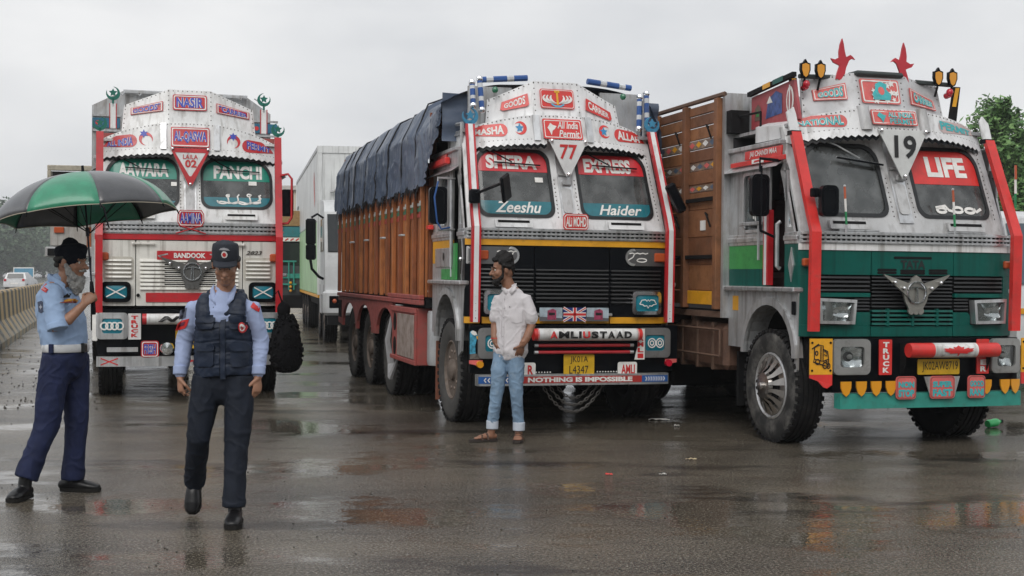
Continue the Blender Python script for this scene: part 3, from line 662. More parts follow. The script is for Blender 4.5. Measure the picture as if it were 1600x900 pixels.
def chevrons(R, x0, x1, z0, z1, n, s, mp, d):
    w = (x1 - x0) / n; zc = (z0 + z1) / 2; L_ = []
    for i in range(n):
        a = x0 + w * (i + .2); b = a + w * .5
        L_.append([(a, z1), (b, zc), (a, z0)] if s > 0 else [(b, z1), (a, zc), (b, z0)])
    return arcs(R, mp, L_, w * .17, LETW, 'chevrons', d)
def tri_sign(R, P, hw, zt, za, m, edge=None):
    y0, y1 = P.vis(0, zt, 0)[1] - .04, P.ws(0, za, 0)[1] - .09
    mp = lambda u, v, d: (u, y1 + (y0 - y1) * (v - za) / (zt - za) + d, v)
    k = MB(); T = [(-hw, zt), (hw, zt), (.02, za), (-.02, za)]; k.poly(T, mp, .015); o = k.build('triangle_sign', m, R, 0)
    if edge:
        k = MB(); I = [(-hw * .76, zt - .055), (hw * .76, zt - .055), (.012, za + .12), (-.012, za + .12)]; k.ring(T, I, lambda u, v, d: mp(u, v, d - .004)); k.build('border', edge, o, 0, False)
    for u, v in ((-hw + .03, zt - .012), (hw - .03, zt - .012), (0, za + .02)): k = MB(); k.ball(mp(u, v, -.012), .02, 8); k.build('bolt', CHROME, o)
    return o, mp
def grille_rows(R, x0, x1, z0, z1, n, mp, m, d=.0, h=.4, name='grille_slat', dep=.05):
    w = (z1 - z0) / n
    me = None
    for i in range(n):
        z = z0 + w * (i + .5); k = MB(); k.panel([(x0, z - w * h / 2), (x1, z - w * h / 2), (x1, z + w * h / 2), (x0, z + w * h / 2)], lambda u, v, q: mp(u, v, q + d + (v - z) * .5), dep, 6); k.build(name, m, R, 0)

# ============================================================ truck 1: white, NASIR
R1 = truck_root(150, 15.5, -.03, radians(.4), 'white goods truck with red poles, green sun strips and NASIR on its crown', 'goods_truck')
P = P1 = Tr()
P.zpb, P.zst0, P.zst1, P.belt2, P.zw0, P.zw1, P.wx0, P.wx1 = 1.14, 1.95, 2.02, 2.17, 2.36, 2.99, .14, 1.01
P.wr = [.15, .12, .2, .26]; P.vbc, P.vbe, P.vtc, P.vte = 3.09, 3.02, 3.43, 3.20; P.cr0, P.cr1, P.cr2, P.crx, P.hx = 3.40, 3.66, 3.863, .83, .26
P.rake, P.vy, P.cl, P.zstep, P.zg, P.zgt, P.ax, P.za, P.len, P.valh, P.crump = .36, .22, 1.5, 1.5, 2.82, 2.95, .8, .85, 8.2, .05, 0
P.cry = .17; P.tp = P.sh = 0; P.framem, P.vism, P.crm, P.roofm = WHITE, WHITE, WHITE, WHITE
w1 = cab(R1, P)
for s in (-1, 1): cabside(R1, P, s, (CREAM, CREAM, CREAM))
o = pane(R1, P, w1[0], -1, (2.715, STRIPG), ('AAWARA', (-.86, -.26, 2.74, 2.915)), 2.44)
o = pane(R1, P, w1[1], 1, (2.71, STRIPG), ('PANCHI', (.29, .89, 2.735, 2.91)), 2.5)
for (x, z) in ((-.23, 2.63), (.72, 2.66)): flat_decal(o, [(x, z), (x + .1, z), (x + .1, z + .05), (x, z + .05)], P.ws, LETW, 'sticker', .002)
U = []                                                    # flowing calligraphy along the foot of the right pane
for (cx, w_, h_) in ((.40, .07, .05), (.53, .06, .045), (.66, .08, .06), (.80, .06, .04)):
    U.append([(cx + w_ * cos(t), 2.45 + h_ * .6 * sin(t)) for t in [pi * (.15 - 1.25 * i / 10) for i in range(11)]]); U.append([(cx + w_, 2.46), (cx + w_ * .8, 2.50 + h_ * .3), (cx + w_ * 1.15, 2.54)])
U.append([(.33 + .045 * i, 2.435 + .012 * sin(i * 1.3)) for i in range(13)]); U.append(circ(.46, 2.52, .02, .014, 8)); U.append(circ(.72, 2.53, .022, .016, 8)); U.append([(.83, 2.46), (.87, 2.49), (.84, 2.53)])
arcs(o, P.ws, U, .009, LETW, 'lettering', .002)
for s in (-1, 1): wiper(R1, P, ([(s * .56 - .30, 3.0, -.02), (s * .56 - .2, 2.93, -.05), (s * .56 - .05, 2.855, -.04)], [(s * .56 - .22, 2.85, -.03), (s * .56 + .3, 2.83, -.03)]))
t, mp = tri_sign(R1, P, .245, 3.10, 2.63, WHITE, RED); text('02', (-.065, .075, 2.86, 2.955), mp, LETR, t, bold=.03, d=-.006); text('LAILA', (-.09, .09, 2.965, 3.02), mp, LETR, t, bold=.01, d=-.006)
def blue_red(R, poly, mp, txt, box, warp=None, d=-.02):
    b = sign(R, poly, mp, RED, d=d, edge=[(.012, .012)], em=LETW)
    text(txt, box, mp, LETW, b, bold=.07, warp=warp, d=d - .003); text(txt, box, mp, BLUEL, b, bold=.03, warp=warp, d=d - .006); return b
blue_red(R1, rrect(-.21, .21, 3.60, 3.80, .02, 2), P.crf, 'NASIR', (-.165, .165, 3.635, 3.765))
for s, tx in ((-1, 'GOODS*'), (1, '*CARRIER')):
    a, b = (-.72, -.33) if s < 0 else (.33, .75); za, zb = (3.53, 3.585) if s < 0 else (3.585, 3.53)
    pl = [(a, za), (b, zb), (b, zb + (.125 if s < 0 else .09)), (a, za + (.09 if s < 0 else .125))]
    wp = lambda u, v, a=a, b=b, za=za, zb=zb, s=s: (a + .03 + (b - a - .06) * u, za + (zb - za) * u + .02 + v * ((.05 + .035 * u) if s < 0 else (.085 - .035 * u)))
    blue_red(R1, pl, P.crf, tx, (0, 1, 0, 1), wp)
blue_red(R1, rrect(-.235, .235, 3.115, 3.37, .015, 2), P.vis, 'AL-QASWA', (-.20, .20, 3.165, 3.32), d=-.035)
for s, tx in ((-1, 'ALL INDIA'), (1, 'PERMIT')):
    pl = leaf(-1.05, -.64, 3.10, 3.265, -1) if s < 0 else leaf(-1.05, -.64, 3.08, 3.245, 1); b = decal(R1, pl, P.vis, RED, d=-.004)
    wp = (lambda u, v: (-1.0 + .31 * u, 3.105 + .02 * u + v * (.055 + .06 * u))) if s < 0 else (lambda u, v: (.70 + .31 * u, 3.125 - .03 * u + v * (.105 - .05 * u)))
    text(tx, None, P.vis, LETW, b, bold=.07, warp=wp, d=-.007); text(tx, None, P.vis, BLUEL, b, bold=.03, warp=wp, d=-.010)
    flat_decal(R1, crescent(s * .535, 3.21, .085, -1.0 if s < 0 else -2.1), P.vis, RED, 'crescent'); flat_decal(R1, star(s * .545 - .015, 3.275, .055, 6, .5), P.vis, BLUEL, 'star', -.006)
    k = MB(); k.panel([(s * .29, P.vb(.3)), (s * .36, P.vb(.3)), (s * .36, P.vt(.3)), (s * .29, P.vt(.3))], lambda u, v, d: P.vis(u, v, d - .03), .03, 2); k.build('visor_clip', SILV, R1)
pl = [(-.13, 2.12), (.13, 2.12), (.16, 2.17), (.16, 2.27), (.13, 2.32), (-.13, 2.32), (-.16, 2.27), (-.16, 2.17)]
b = sign(R1, pl, lambda u, v, d: P.low(u, v, d - .05), RED, 'name_board', .02, 0, [(.01, .01)], LETW, 6); text('AAMINA', (-.13, .13, 2.155, 2.285), P.low, LETW, b, bold=.08, d=-.056); text('AAMINA', (-.13, .13, 2.155, 2.285), P.low, BLUEL, b, bold=.02, d=-.059)
k = MB(); k.tube([(-.18, -.05, 2.03), (.14, -.05, 2.13)], .008, 5); k.tube([(.18, -.05, 2.03), (-.14, -.05, 2.13)], .008, 5); k.build('red_cross_bars', RED, R1)
# front: cream pressed panel with louvres
for a, b in ((-1.13, -.655), (-.645, .625), (.635, 1.13)):
    k = MB(); k.panel(rrect(a, b, P.zpb, P.zst0 - .01, .012, 2), P.low, .04, 10); k.build('front_panel', CREAM, R1)
k = MB(); k.panel([(-1.13, P.zst0), (1.13, P.zst0), (1.13, P.zst1), (-1.13, P.zst1)], lambda u, v, d: P.low(u, v, d - .012), .02, 16); k.build('stripe_rail', RED, R1)
for a, b, c_ in ((-1.0, -.70, .03), (.67, .97, .03)):
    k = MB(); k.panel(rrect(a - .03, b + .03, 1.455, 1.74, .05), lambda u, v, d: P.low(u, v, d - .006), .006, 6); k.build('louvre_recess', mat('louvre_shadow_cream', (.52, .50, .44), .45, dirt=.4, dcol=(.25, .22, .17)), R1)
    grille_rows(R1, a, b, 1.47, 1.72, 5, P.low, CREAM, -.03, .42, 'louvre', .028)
grille_rows(R1, -.6, .58, 1.33, 1.72, 8, P.low, CREAM, -.022, .62, 'louvre', .02)
for a, b in ((-.31, -.02), (.04, .30)):
    for i in range(6):
        z = 1.40 + i * .0487; k = MB(); k.panel([(a, z - .008), (b, z - .008), (b, z + .012), (a, z + .012)], lambda u, v, d: P.low(u, v, d - .0262), .004, 3); k.build('air_slot', DARK, R1)
k = MB(); k.panel(rrect(-.53, .5, 1.185, 1.30, .008, 2), lambda u, v, d: P.low(u, v, d - .012), .012, 4); k.build('red_plate', RED, R1)
emblem(R1, .02, 1.55, .62, mat('dull_cast_metal', (.14, .14, .135), .45, .7, dirt=.3), P.low)
b = sign(R1, rrect(-.40, .36, 1.705, 1.815, .008, 2), P.low, RED, 'name_board', .012, -.02, None, None, 2)
text('BANDOOK', (-.2, .18, 1.728, 1.792), P.low, LETW, b, bold=.04, d=-.024)
for s in (-1, 1): arcs(b, lambda u, v, d: P.low(u, v, d - .02), [[(s * .37 - .02, 1.75), (s * .25 - .02, 1.778)], [(s * .35 - .02, 1.735), (s * .33 - .02, 1.76)]], .008, GALV, 'rifle_mark')
text('2823', (.67, .87, 1.775, 1.825), P.low, mat('badge_grey', (.10, .09, .08), .4, .5), R1, bold=.03, shear=.3, d=-.008)
for s in (-1, 1):
    o, mp = lamp(R1, s * .88, 1.31, .35, .25, P.low, BLACK, TEALL, r=.06); arcs(o, mp, [[(s * .88 - .11, 1.25), (s * .88 + .11, 1.37)], [(s * .88 - .11, 1.37), (s * .88 + .11, 1.25)]], .007, LETW, 'cross_mark', -.022)
    k = MB(); k.box(s * 1.04 - .075, s * 1.04 + .075, bulge(1.0) - .05, bulge(1.0) + .0, 1.69, 1.79, .015); k.build('indicator_lamp', ORANGE, R1)
    k = MB(); k.tube([(s * .66 - .02, -.03, 1.90), (s * .66 + .24 * -s, -.03, 1.90)], .014, 6); k.ball((s * .66 - .02, -.03, 1.90), .022, 8); k.build('bonnet_hinge', CREAM, R1)
k = MB(); k.ball((-.62, -.02, 1.27), .022, 10); k.build('lock_button', BLACK, R1)
# bumper level
B = lambda u, v, d: (u, -.10 + bulge(u) * .6 + d, v)
k = MB(); k.panel([(-1.1, .55), (1.1, .55), (1.1, 1.10), (-1.1, 1.10)], lambda u, v, d: B(u, v, d + .03), .05, 12); k.build('bumper_panel', BLACK, R1)
for s in (-1, 1):
    o, mp = lamp(R1, s * .92, .90, .37, .32, B, SILV, TEALL, r=.05, bw=.07)
    arcs(o, mp, [circ(s * .92 + a, .90, .042, .042, 14) for a in (-.09, -.03, .03, .09)], .009, LETW, 'ring_mark', -.022)
    b = sign(R1, rrect(s * .66 - .075, s * .66 + .075, .735, 1.05, .008, 2), B, WHITE, 'name_board', .012, -.03); stack_text(b, 'TRUCK' if s < 0 else '', s * .66 - .04, s * .66 + .04, .76, 1.03, B, LETR, -.034)
    k = MB(); k.panel(rrect(s * 1.12 - .03, s * 1.12 + .03, .72, 1.08, .01, 2), lambda u, v, d: B(u, v, d - .02), .012, 2); k.build('side_reflector', LETW, R1)
k = MB(); k.lathe([(.0, -.57), (.065, -.57), (.067, -.52)], (0, -.22, .985), 'x', 18); k.lathe([(.067, .52), (.065, .57), (0, .57)], (0, -.22, .985), 'x', 18); k.m = 1; k.lathe([(.066, -.53), (.066, .53)], (0, -.22, .985), 'x', 18)
k.box(-.4, -.34, -.2, -.1, .94, 1.0); k.box(.34, .4, -.2, -.1, .94, 1.0); ro = k.build('roller_tube', [RED, WHITE], R1)
rm = lambda u, v, d: (u, -.22 - .0672 * cos((v - .985) / .067) + d, .985 + .067 * sin((v - .985) / .067))
text('N', (-.39, -.12, .95, 1.025), rm, LETB, ro, bold=.06, shear=.4, d=-.013); text('4', (-.10, .07, .95, 1.025), rm, LETR, ro, bold=.06, shear=.4, d=-.013)
b = sign(R1, rrect(-.585, -.375, .515, .72, .03, 3), B, RED, 'name_board', .012, -.06, [(.012, .01)], LETW, 4); text('FRESH', (-.55, -.41, .555, .68), B, LETW, b, bold=.07, d=-.063); text('FRESH', (-.55, -.41, .555, .68), B, BLUEL, b, bold=.03, d=-.066)
plate(R1, -.18, .26, .62, .86, B, [], -.02)
k = MB(); k.panel([(-1.1, .41), (.97, .41), (.97, .53), (-1.1, .53)], lambda u, v, d: B(u, v, d - .06), .08, 10); o = k.build('bumper_bar', SILV, R1)
for s in (-.95, .02, .82): arcs(o, B, [[(s - .1, .43), (s + .1, .51)], [(s - .1, .51), (s + .1, .43)]], .007, LETR, 'cross_mark', -.064)
k = MB(); k.panel([(-.98, .585), (-.62, .585), (-.62, .64), (-.98, .64)], lambda u, v, d: B(u, v, d - .03), .03, 2); k.build('number_strip', GALV, R1)
k = MB(); k.lathe([(0, .0), (.07, .01), (.085, .04), (.085, .07)], (-.28, -.24, .63), 'y', 18); k.build('fog_lamp', REFL, R1)
for s in (-1, 1):
    k = MB(); post(k, s * 1.075, [(.17, 3.27), (-.02, 2.12), (-.075, 2.0), (-.06, 1.06)], .085, .05); k.build('corner_pole', RED, R1, 20)
    finial(R1, s * 1.075, .15, 3.28, .085, MOONG, -s)
    k = MB(); k.box(s * .93 - .035, s * .93 + .035, .5, .55, 3.35, 3.66, .005); k.m = 1; k.box(s * .93 - .045, s * .93 - .035, .5, .55, 3.35, 3.66); k.box(s * .93 + .035, s * .93 + .045, .5, .55, 3.35, 3.66); k.build('roof_post', [WHITE, RED], R1)
    finial(R1, s * .93, .5, 3.70, .085, MOONG, -s)
k = MB(); k.tube([(1.10, .05, 2.78), (1.19, .02, 2.80), (1.235, .0, 2.74), (1.235, .0, 2.25), (1.19, .02, 2.18), (1.10, .05, 2.17)], .016, 6); k.build('mirror_arm', RED, R1)
k = MB(); k.X = Matrix.Translation((1.19, .06, 2.44)); k.panel(rrect(-.075, .075, -.17, .17, .03), lambda u, v, d: (u, d, v), .06, 4); k.X = None; k.build('mirror', BLACK, R1)
wheel(R1, -.95, .8, -1); wheel(R1, .95, .8, 1)
for y in (4.6, 5.97):
    for s in (-1, 1): wheel(R1, s * .97, y, s)
# load body behind the cab
k = MB(); k.poly([(-1.22, 1.25), (1.12, 1.25), (1.12, 3.74), (.78, 3.97), (-.80, 3.985), (-1.22, 3.765)], lambda u, v, d: (u, 1.62 + d, v), .05); bd = k.build('body_bulkhead', GALV, R1, 0)
k = MB(); k.box(-1.22, -1.16, 1.68, 8.2, 1.25, 3.70); k.build('body_side', GALV, R1); k = MB(); k.box(1.06, 1.12, 1.68, 8.2, 1.25, 3.68); k.build('body_side', GALV, R1)
k = MB(); k.box(-1.2, 1.1, 1.68, 8.2, 1.15, 1.25); k.build('body_floor', DARK, R1)
for s, e in ((-1, -1.215), (1, .86)):
    k = MB(); k.box(e, e + .35, 1.59, 1.615, 3.47, 3.60, .004); q = k.build('blue_board', mat('blue_board_paint', (.02, .13, .22), .45, dirt=.3), R1); flat_decal(q, ell(e + .07, 3.535, .03, .03, 10), lambda u, v, d: (u, 1.588 + d, v), LETR, 'badge')
    k = MB(); k.box(e, e + .36, 1.585, 1.62, 3.62, 3.645); k.box(e, e + .36, 1.585, 1.62, 3.42, 3.445); k.build('board_rail', GALV, R1)
    k = MB(); k.box(e + .05, e + .36, 1.59, 1.615, 3.33, 3.40, .004); k.build('red_board', DRED, R1)
k = MB()
for i in range(9): x = -.86 + .22 * i; k.tube([(x, 1.55, 3.93), (x + .03, 1.5, 3.90), (x + .06, 1.55, 3.95)], .012, 5)
k.tube([(-.82, 1.56, 3.955), (.80, 1.56, 3.945)], .03, 6); k.build('top_rail', GALV, R1)
# ============================================================ truck 2: black front, orange plank body under a tarpaulin
R2 = truck_root(715, 12.55, .04, radians(.7), 'black fronted truck with yellow lines, SHERA EXPRESS glass, orange plank body and blue tarpaulin', 'goods_truck'); R2.scale = (.972, 1, 1)
P = P2 = Tr()
P.zpb, P.zst0, P.zst1, P.belt2, P.zw0, P.zw1, P.wx0, P.wx1 = 1.11, 1.82, 1.88, 1.99, 2.115, 2.80, .155, .97
P.wr = [.10, .10, .13, .17]; P.vbc, P.vbe, P.vtc, P.vte = 2.90, 2.83, 3.17, 2.99; P.cr0, P.cr1, P.cr2, P.crx, P.hx = 3.15, 3.335, 3.535, .80, .26
P.rake, P.vy, P.cl, P.zstep, P.zg, P.zgt, P.ax, P.za, P.len, P.valh, P.crump = .36, .22, 1.52, 1.42, 2.60, 2.78, .78, .86, 8.4, .03, 0
VW = mat('silver_white_paint', (.74, .745, .75), .38, 0, dirt=.22, dcol=(.4, .38, .36), dscale=3, streak=1)
P.cry = .17; P.tp, P.sh = .04, -.034; P.framem, P.vism, P.crm, P.roofm = VW, VW, VW, GALV
w2 = cab(R2, P)
BLK2 = mat('blackened_skin', (.012, .013, .014), .4, dirt=.3, dcol=(.03, .03, .028))
mpL = cabside(R2, P, -1, (GALV, YEL, BLK2), (.36, .62)); cabside(R2, P, 1, (GALV, YEL, BLK2), (.36, .62))
pane(R2, P, w2[0], -1, (2.575, STRIPR), ('SHERA', (-.86, -.29, 2.60, 2.745)), 2.27, ('Zeeshu', (-.80, -.29, 2.15, 2.265)))
pane(R2, P, w2[1], 1, (2.57, STRIPR), ('EXPRESS', (.25, .80, 2.59, 2.74)), 2.27, ('Haider', (.35, .84, 2.15, 2.255)))
flat_decal(R2, [(-.33, 2.47), (-.24, 2.47), (-.24, 2.52), (-.33, 2.52)], P.ws, LETW, 'sticker', .002)
for s in (-1, 1): wiper(R2, P, ([(s * .56 - .28, 2.80, -.02), (s * .56 - .15, 2.73, -.05), (s * .56 - .02, 2.67, -.04)], [(s * .56 - .22, 2.665, -.03), (s * .56 + .30, 2.645, -.03)]))
t, mp = tri_sign(R2, P, .215, 2.905, 2.535, mat('sign_white', (.68, .68, .68), .4, dirt=.15, dcol=(.4, .38, .36)))
text('77', (-.095, .095, 2.71, 2.86), mp, LETR, t, bold=.02, d=-.006)
b = sign(R2, rrect(-.20, .20, 3.25, 3.455, .025, 3), P.crf, BRED, edge=[(.008, .006)], em=LETW)
A = []
for s in (-1, 1):
    for w_ in (.165, .125, .08): A.append([(s * w_ * sin(t) , 3.32 + .10 * (1 - cos(t)) * .55 - .015) for t in [pi * .06 + pi * .62 * i / 12 for i in range(13)]])
arcs(b, P.crf, A, [.004 + .011 * sin(pi * i / 12) for i in range(13)], LETW, 'crown_mark', -.026)
arcs(b, P.crf, [[(0, 3.29), (0, 3.43)], [(-.03, 3.43), (.03, 3.43)]], .012, mat('mark_yellow', (.8, .42, .03), .4), 'crown_mark', -.027); arcs(b, P.crf, [[(-.075, 3.295), (-.03, 3.275), (.03, 3.275), (.075, 3.295)]], .008, mat('mark_sky_blue', (.1, .42, .62), .4), 'crown_mark', -.028)
for s, tx in ((-1, 'GOODS'), (1, 'CARRIER')):
    a, b_ = (-.64, -.33) if s < 0 else (.34, .69); za, zb = (3.215, 3.265) if s < 0 else (3.245, 3.165)
    pl = [(a, za + .01), (a + .03, za), (b_ - .02, zb), (b_, zb + .02), (b_ - .01, zb + (.135 if s < 0 else .09)), (a + .02, za + (.09 if s < 0 else .135))]
    b = sign(R2, pl, P.crf, BRED); wp = lambda u, v, a=a, b_=b_, za=za, zb=zb, s=s: (a + .04 + (b_ - a - .08) * u, za + (zb - za) * u + .022 + v * ((.045 + .045 * u) if s < 0 else (.09 - .04 * u)))
    text(tx, None, P.crf, LETW, b, bold=.03, warp=wp, d=-.024)
b = sign(R2, rrect(-.235, .215, 2.915, 3.125, .015, 2), P.vis, BRED, d=-.03, edge=[(.014, .008)], em=LETW)
text('All India', (-.07, .17, 3.025, 3.10), P.vis, LETW, b, bold=.02, shear=.25, d=-.034); text('Permit', (-.06, .18, 2.935, 3.01), P.vis, LETW, b, bold=.02, shear=.25, d=-.034)
flat_decal(b, [(-.15, 3.08), (-.12, 3.06), (-.08, 3.05), (-.10, 3.02), (-.13, 3.0), (-.145, 2.95), (-.165, 3.0), (-.185, 3.03), (-.17, 3.05)], P.vis, LETW, 'map_mark', -.034)
for s, tx in ((-1, 'MASHA'), (1, 'ALLAH')):
    pl = leaf(-1.05, -.62, 2.925, 3.06, s); b = decal(R2, pl, P.vis, BRED, d=-.004)
    wp = (lambda u, v: (-.97 + .31 * u, 2.935 + .015 * u + v * (.05 + .05 * u))) if s < 0 else (lambda u, v: (.66 + .31 * u, 2.95 - .02 * u + v * (.10 - .045 * u)))
    text(tx, None, P.vis, LETW, b, bold=.04, warp=wp, d=-.007)
    flat_decal(R2, crescent(s * .49 + .01, 3.02, .07, pi if s < 0 else 0), P.vis, BRED, 'crescent'); flat_decal(R2, star(s * .49, 3.02, .05, 5, .45), P.vis, mat('mark_blue', (.03, .25, .5), .4), 'star', -.006)
    k = MB(); k.panel([(s * .27, P.vb(.3)), (s * .34, P.vb(.3)), (s * .34, P.vt(.3)), (s * .27, P.vt(.3))], lambda u, v, d: P.vis(u, v, d - .03), .03, 2); k.build('visor_clip', SILV, R2)
pl = [(-.10, 1.985), (.13, 1.985), (.15, 2.01), (.15, 2.12), (.13, 2.145), (-.10, 2.145), (-.12, 2.12), (-.12, 2.01)]
b = sign(R2, pl, lambda u, v, d: P.low(u, v, d - .05), BRED, 'name_board', .02, 0, [(.008, .008)], LETW, 6); text('ALi MOHD', (-.095, .125, 2.015, 2.115), P.low, LETW, b, bold=.03, d=-.056)
# lower front: gloss black with fine slats and yellow lines
for a, b in ((-1.13, -.42), (-.41, .40), (.41, 1.13)):
    k = MB(); k.panel(rrect(a, b, P.zpb, P.zst0 - .004, .01, 2), P.low, .04, 10); k.build('front_panel', BLACK, R2)
SLT = mat('grille_slat_grey', (.02, .021, .022), .35, .2, dirt=.2, dcol=(.05, .05, .05))
for a, b in ((-.98, -.43), (-.40, .39), (.42, .98)): grille_rows(R2, a, b, 1.24, 1.60, 9, P.low, SLT, -.03, .36, 'grille_slat', .026)
for z0, z1, a, b in ((P.zst0, P.zst1, -1.13, 1.13), (1.045, 1.108, -1.13, -.985), (1.045, 1.108, -.96, .40), (1.045, 1.108, .415, 1.08)):
    k = MB(); k.panel([(a, z0), (b, z0), (b, z1), (a, z1)], lambda u, v, d: P.low(u, v, d - .014), .03, 12); k.build('yellow_line', YEL, R2)
for s in (-1, 1):
    pl = rrect(-1.12, -.58, 1.632, 1.805, [.01, .085, .085, .01], 6); pl = pl if s < 0 else [(-x, z) for x, z in pl]
    o = sign(R2, pl, P.low, mat('dark_plate', (.16, .16, .165), .35, .6, dirt=.4), 'indicator_plate', .012, -.016, [(0, .022)], SILV, 10)
    k = MB(); k.box(s * .99 - .085, s * .99 + .085, bulge(.99) - .05, bulge(.99) - .01, 1.675, 1.765, .01); k.build('indicator_lamp', ORANGE, o)
    arcs(o, P.low, [[(s * .72 + .03 * i - .1, 1.755 + .008 * (i % 2)) for i in range(8)], circ(s * .76, 1.69, .055, .018, 12), [(s * .66 - .05, 1.69), (s * .66, 1.72), (s * .66 + .02, 1.76)]], .006, LETW, 'etched_mark', -.02)
    o, mp = lamp(R2, s * .80, 1.255, .33, .235, P.low, CHROME, TEALL, d=-.09, r=.04, bw=.035); c = s * .80; z = 1.255
    arcs(o, mp, [[(c - .095, z - .01), (c - .07, z + .03), (c - .03, z + .035), (c - .015, z + .02), (c, z + .035), (c + .015, z + .02), (c + .03, z + .035), (c + .07, z + .03), (c + .095, z - .01), (c + .06, z - .015), (c + .04, z - .03), (c + .015, z - .025), (c, z - .05), (c - .015, z - .025), (c - .04, z - .03), (c - .06, z - .015), (c - .095, z - .01)]], .005, LETW, 'wing_mark', -.024)
# three pictures on a bar over the bumper
k = MB(); k.tube([(-.42, -.05, 1.135), (.42, -.05, 1.135)], .016, 6); pb = k.build('picture_bar', SILV, R2)
for (a, b, nm) in ((-.375, -.13, 0), (-.12, .125, 1), (.135, .375, 2)):
    q = lambda u, v, d: (u, -.075 + d, v); z0, z1 = 1.07, 1.205
    if nm != 1:
        o = sign(R2, rrect(a, b, z0, z1, .004, 1), q, mat('picture_sky', (.35, .42, .47), .35, var=.3, dscale=9), 'picture', .008, 0); c = (a + b) / 2 + .01
        flat_decal(o, [(a, z0), (b, z0), (b, z0 + .03), (a, z0 + .045)], q, mat('picture_road', (.10, .10, .11), .4), 'printed_road', -.002); flat_decal(o, [(c - .05, z0 + .015), (c + .045, z0 + .015), (c + .045, z1 - .03), (c + .01, z1 - .01), (c - .05, z1 - .03)], q, mat('picture_bus', (.30, .05, .10), .35, var=.4, dscale=30), 'printed_bus', -.004)
        flat_decal(o, [(c - .035, z0 + .06), (c + .03, z0 + .06), (c + .03, z0 + .085), (c - .035, z0 + .085)], q, LETB, 'printed_window', -.006)
    else:
        o = sign(R2, rrect(a, b, z0, z1, .004, 1), q, mat('flag_navy', (.02, .03, .16), .35), 'picture', .008, 0); cx, cz = (a + b) / 2, (z0 + z1) / 2; w_, h_ = (b - a) / 2, (z1 - z0) / 2
        X = [[(a, z0), (b, z1)], [(a, z1), (b, z0)]]; arcs(o, q, X, .013, LETW, 'flag_diagonal', -.002); arcs(o, q, X, .005, LETR, 'flag_diagonal', -.003)
        Y = [[(a, cz), (b, cz)], [(cx, z0), (cx, z1)]]; arcs(o, q, Y, .021, LETW, 'flag_cross', -.004); arcs(o, q, Y, .012, LETR, 'flag_cross', -.005)
# bumper
B = lambda u, v, d: (u, -.12 + bulge(u) * .5 + d, v)
k = MB(); k.panel([(-1.1, .56), (1.1, .56), (1.1, 1.03), (-1.1, 1.03)], lambda u, v, d: B(u, v, d + .03), .05, 12); k.build('bumper_panel', BLACK, R2)
for s in (-1, 1):
    o, mp = lamp(R2, s * .86, .855, .36, .30, B, mat('grey_bezel', (.22, .22, .22), .45, .4, dirt=.3), TEALL, r=.05, bw=.07)
    arcs(o, mp, [circ(s * .86 + a, .855, .042, .045, 14) for a in (-.045, .045)] + [circ(s * .86 + a, .855, .02, .022, 10) for a in (-.045, .045)], .006, LETW, 'ring_mark', -.022)
RX0, RX1 = -.46, .64; rc = (0, -.26, .945)
k = MB(); k.lathe([(.0, RX0 - .04), (.058, RX0 - .04), (.062, RX0 + .01)], rc, 'x', 18); k.lathe([(.062, RX1 - .03), (.058, RX1 + .02), (0, RX1 + .02)], rc, 'x', 18); k.m = 1; k.lathe([(.0615, RX0), (.0615, RX1 - .02)], rc, 'x', 18)
k.box(-.3, -.24, -.22, -.1, .90, .96); k.box(.44, .5, -.22, -.1, .90, .96); ro = k.build('roller_tube', [BRED, WHITE], R2)
rm = lambda u, v, d: (u, rc[1] - .0625 * cos((v - rc[2]) / .0625) + d, rc[2] + .0625 * sin((v - rc[2]) / .0625))
x = -.34
for ch, m_ in zip('AMLIUSTAAD', (LETR, LETB, LETB, LETB, LETR, LETB, LETB, LETB, LETB, LETB)):
    w_ = {'M': .125, 'I': .04}.get(ch, .09); text(ch, (x, x + w_ - .012, .908, .982), rm, m_, ro, bold=.05, d=-.012); x += w_
for z in (.835, .768):
    k = MB(); k.lathe([(.0, -.47), (.017, -.47), (.017, -.43)], (0, -.21, z), 'x', 8); k.lathe([(.017, .56), (.017, .60), (0, .60)], (0, -.21, z), 'x', 8); k.m = 1; k.lathe([(.0165, -.43), (.0165, .56)], (0, -.21, z), 'x', 10); k.build('red_bar', [SILV, RED], R2)
k = MB(); q = lambda u, v, d: (u, -.2 + d, v); k.poly([(.66, 1.0), (.73, 1.0), (.73, .69), (.62, .69), (.635, .76), (.665, .85)], q, .012); o = k.build('bracket_plate', LETW, R2, 0); stack_text(o, 'AMLI', .65, .715, .70, .93, q, LETR, -.003)
b = plate(R2, -.145, .185, .535, .745, lambda u, v, d: B(u, v, d - .05), [('JK01A', .07, .07), ('L4347', .06, .065)], -.01)
for s in (-1, 1):
    b = sign(R2, rrect(s * .55 - .105, s * .55 + .105, .52, .665, .02, 3), B, LETW, 'name_board', .012, -.06)
    text('AMLI' if s > 0 else 'R', (s * .55 - (.07 if s > 0 else -.02), s * .55 + .08, .545, .64), B, LETR, b, bold=.03, d=-.064)
    k = MB(); k.tube([(s * 1.02, -.12, .65), (s * 1.02, -.17, .65)], .035, 10); k.build('marker_lamp', AMBER if s < 0 else REDL, R2)
    for i in range(8):
        k = MB(); x = s * .36 - .12 + .03 * i; k.poly(star(x, .565, .012, 4, .4), lambda u, v, d: B(u, v, d - .005)); tag(k.build('small_star', LETW, R2, 0, False), kind=None)
k = MB(); k.panel([(-1.05, .44), (1.01, .44), (1.01, .55), (-1.05, .55)], lambda u, v, d: B(u, v, d - .07), .09, 12); o = k.build('bumper_bar', SILV, R2)
q = lambda u, v, d: B(u, v, d - .07)
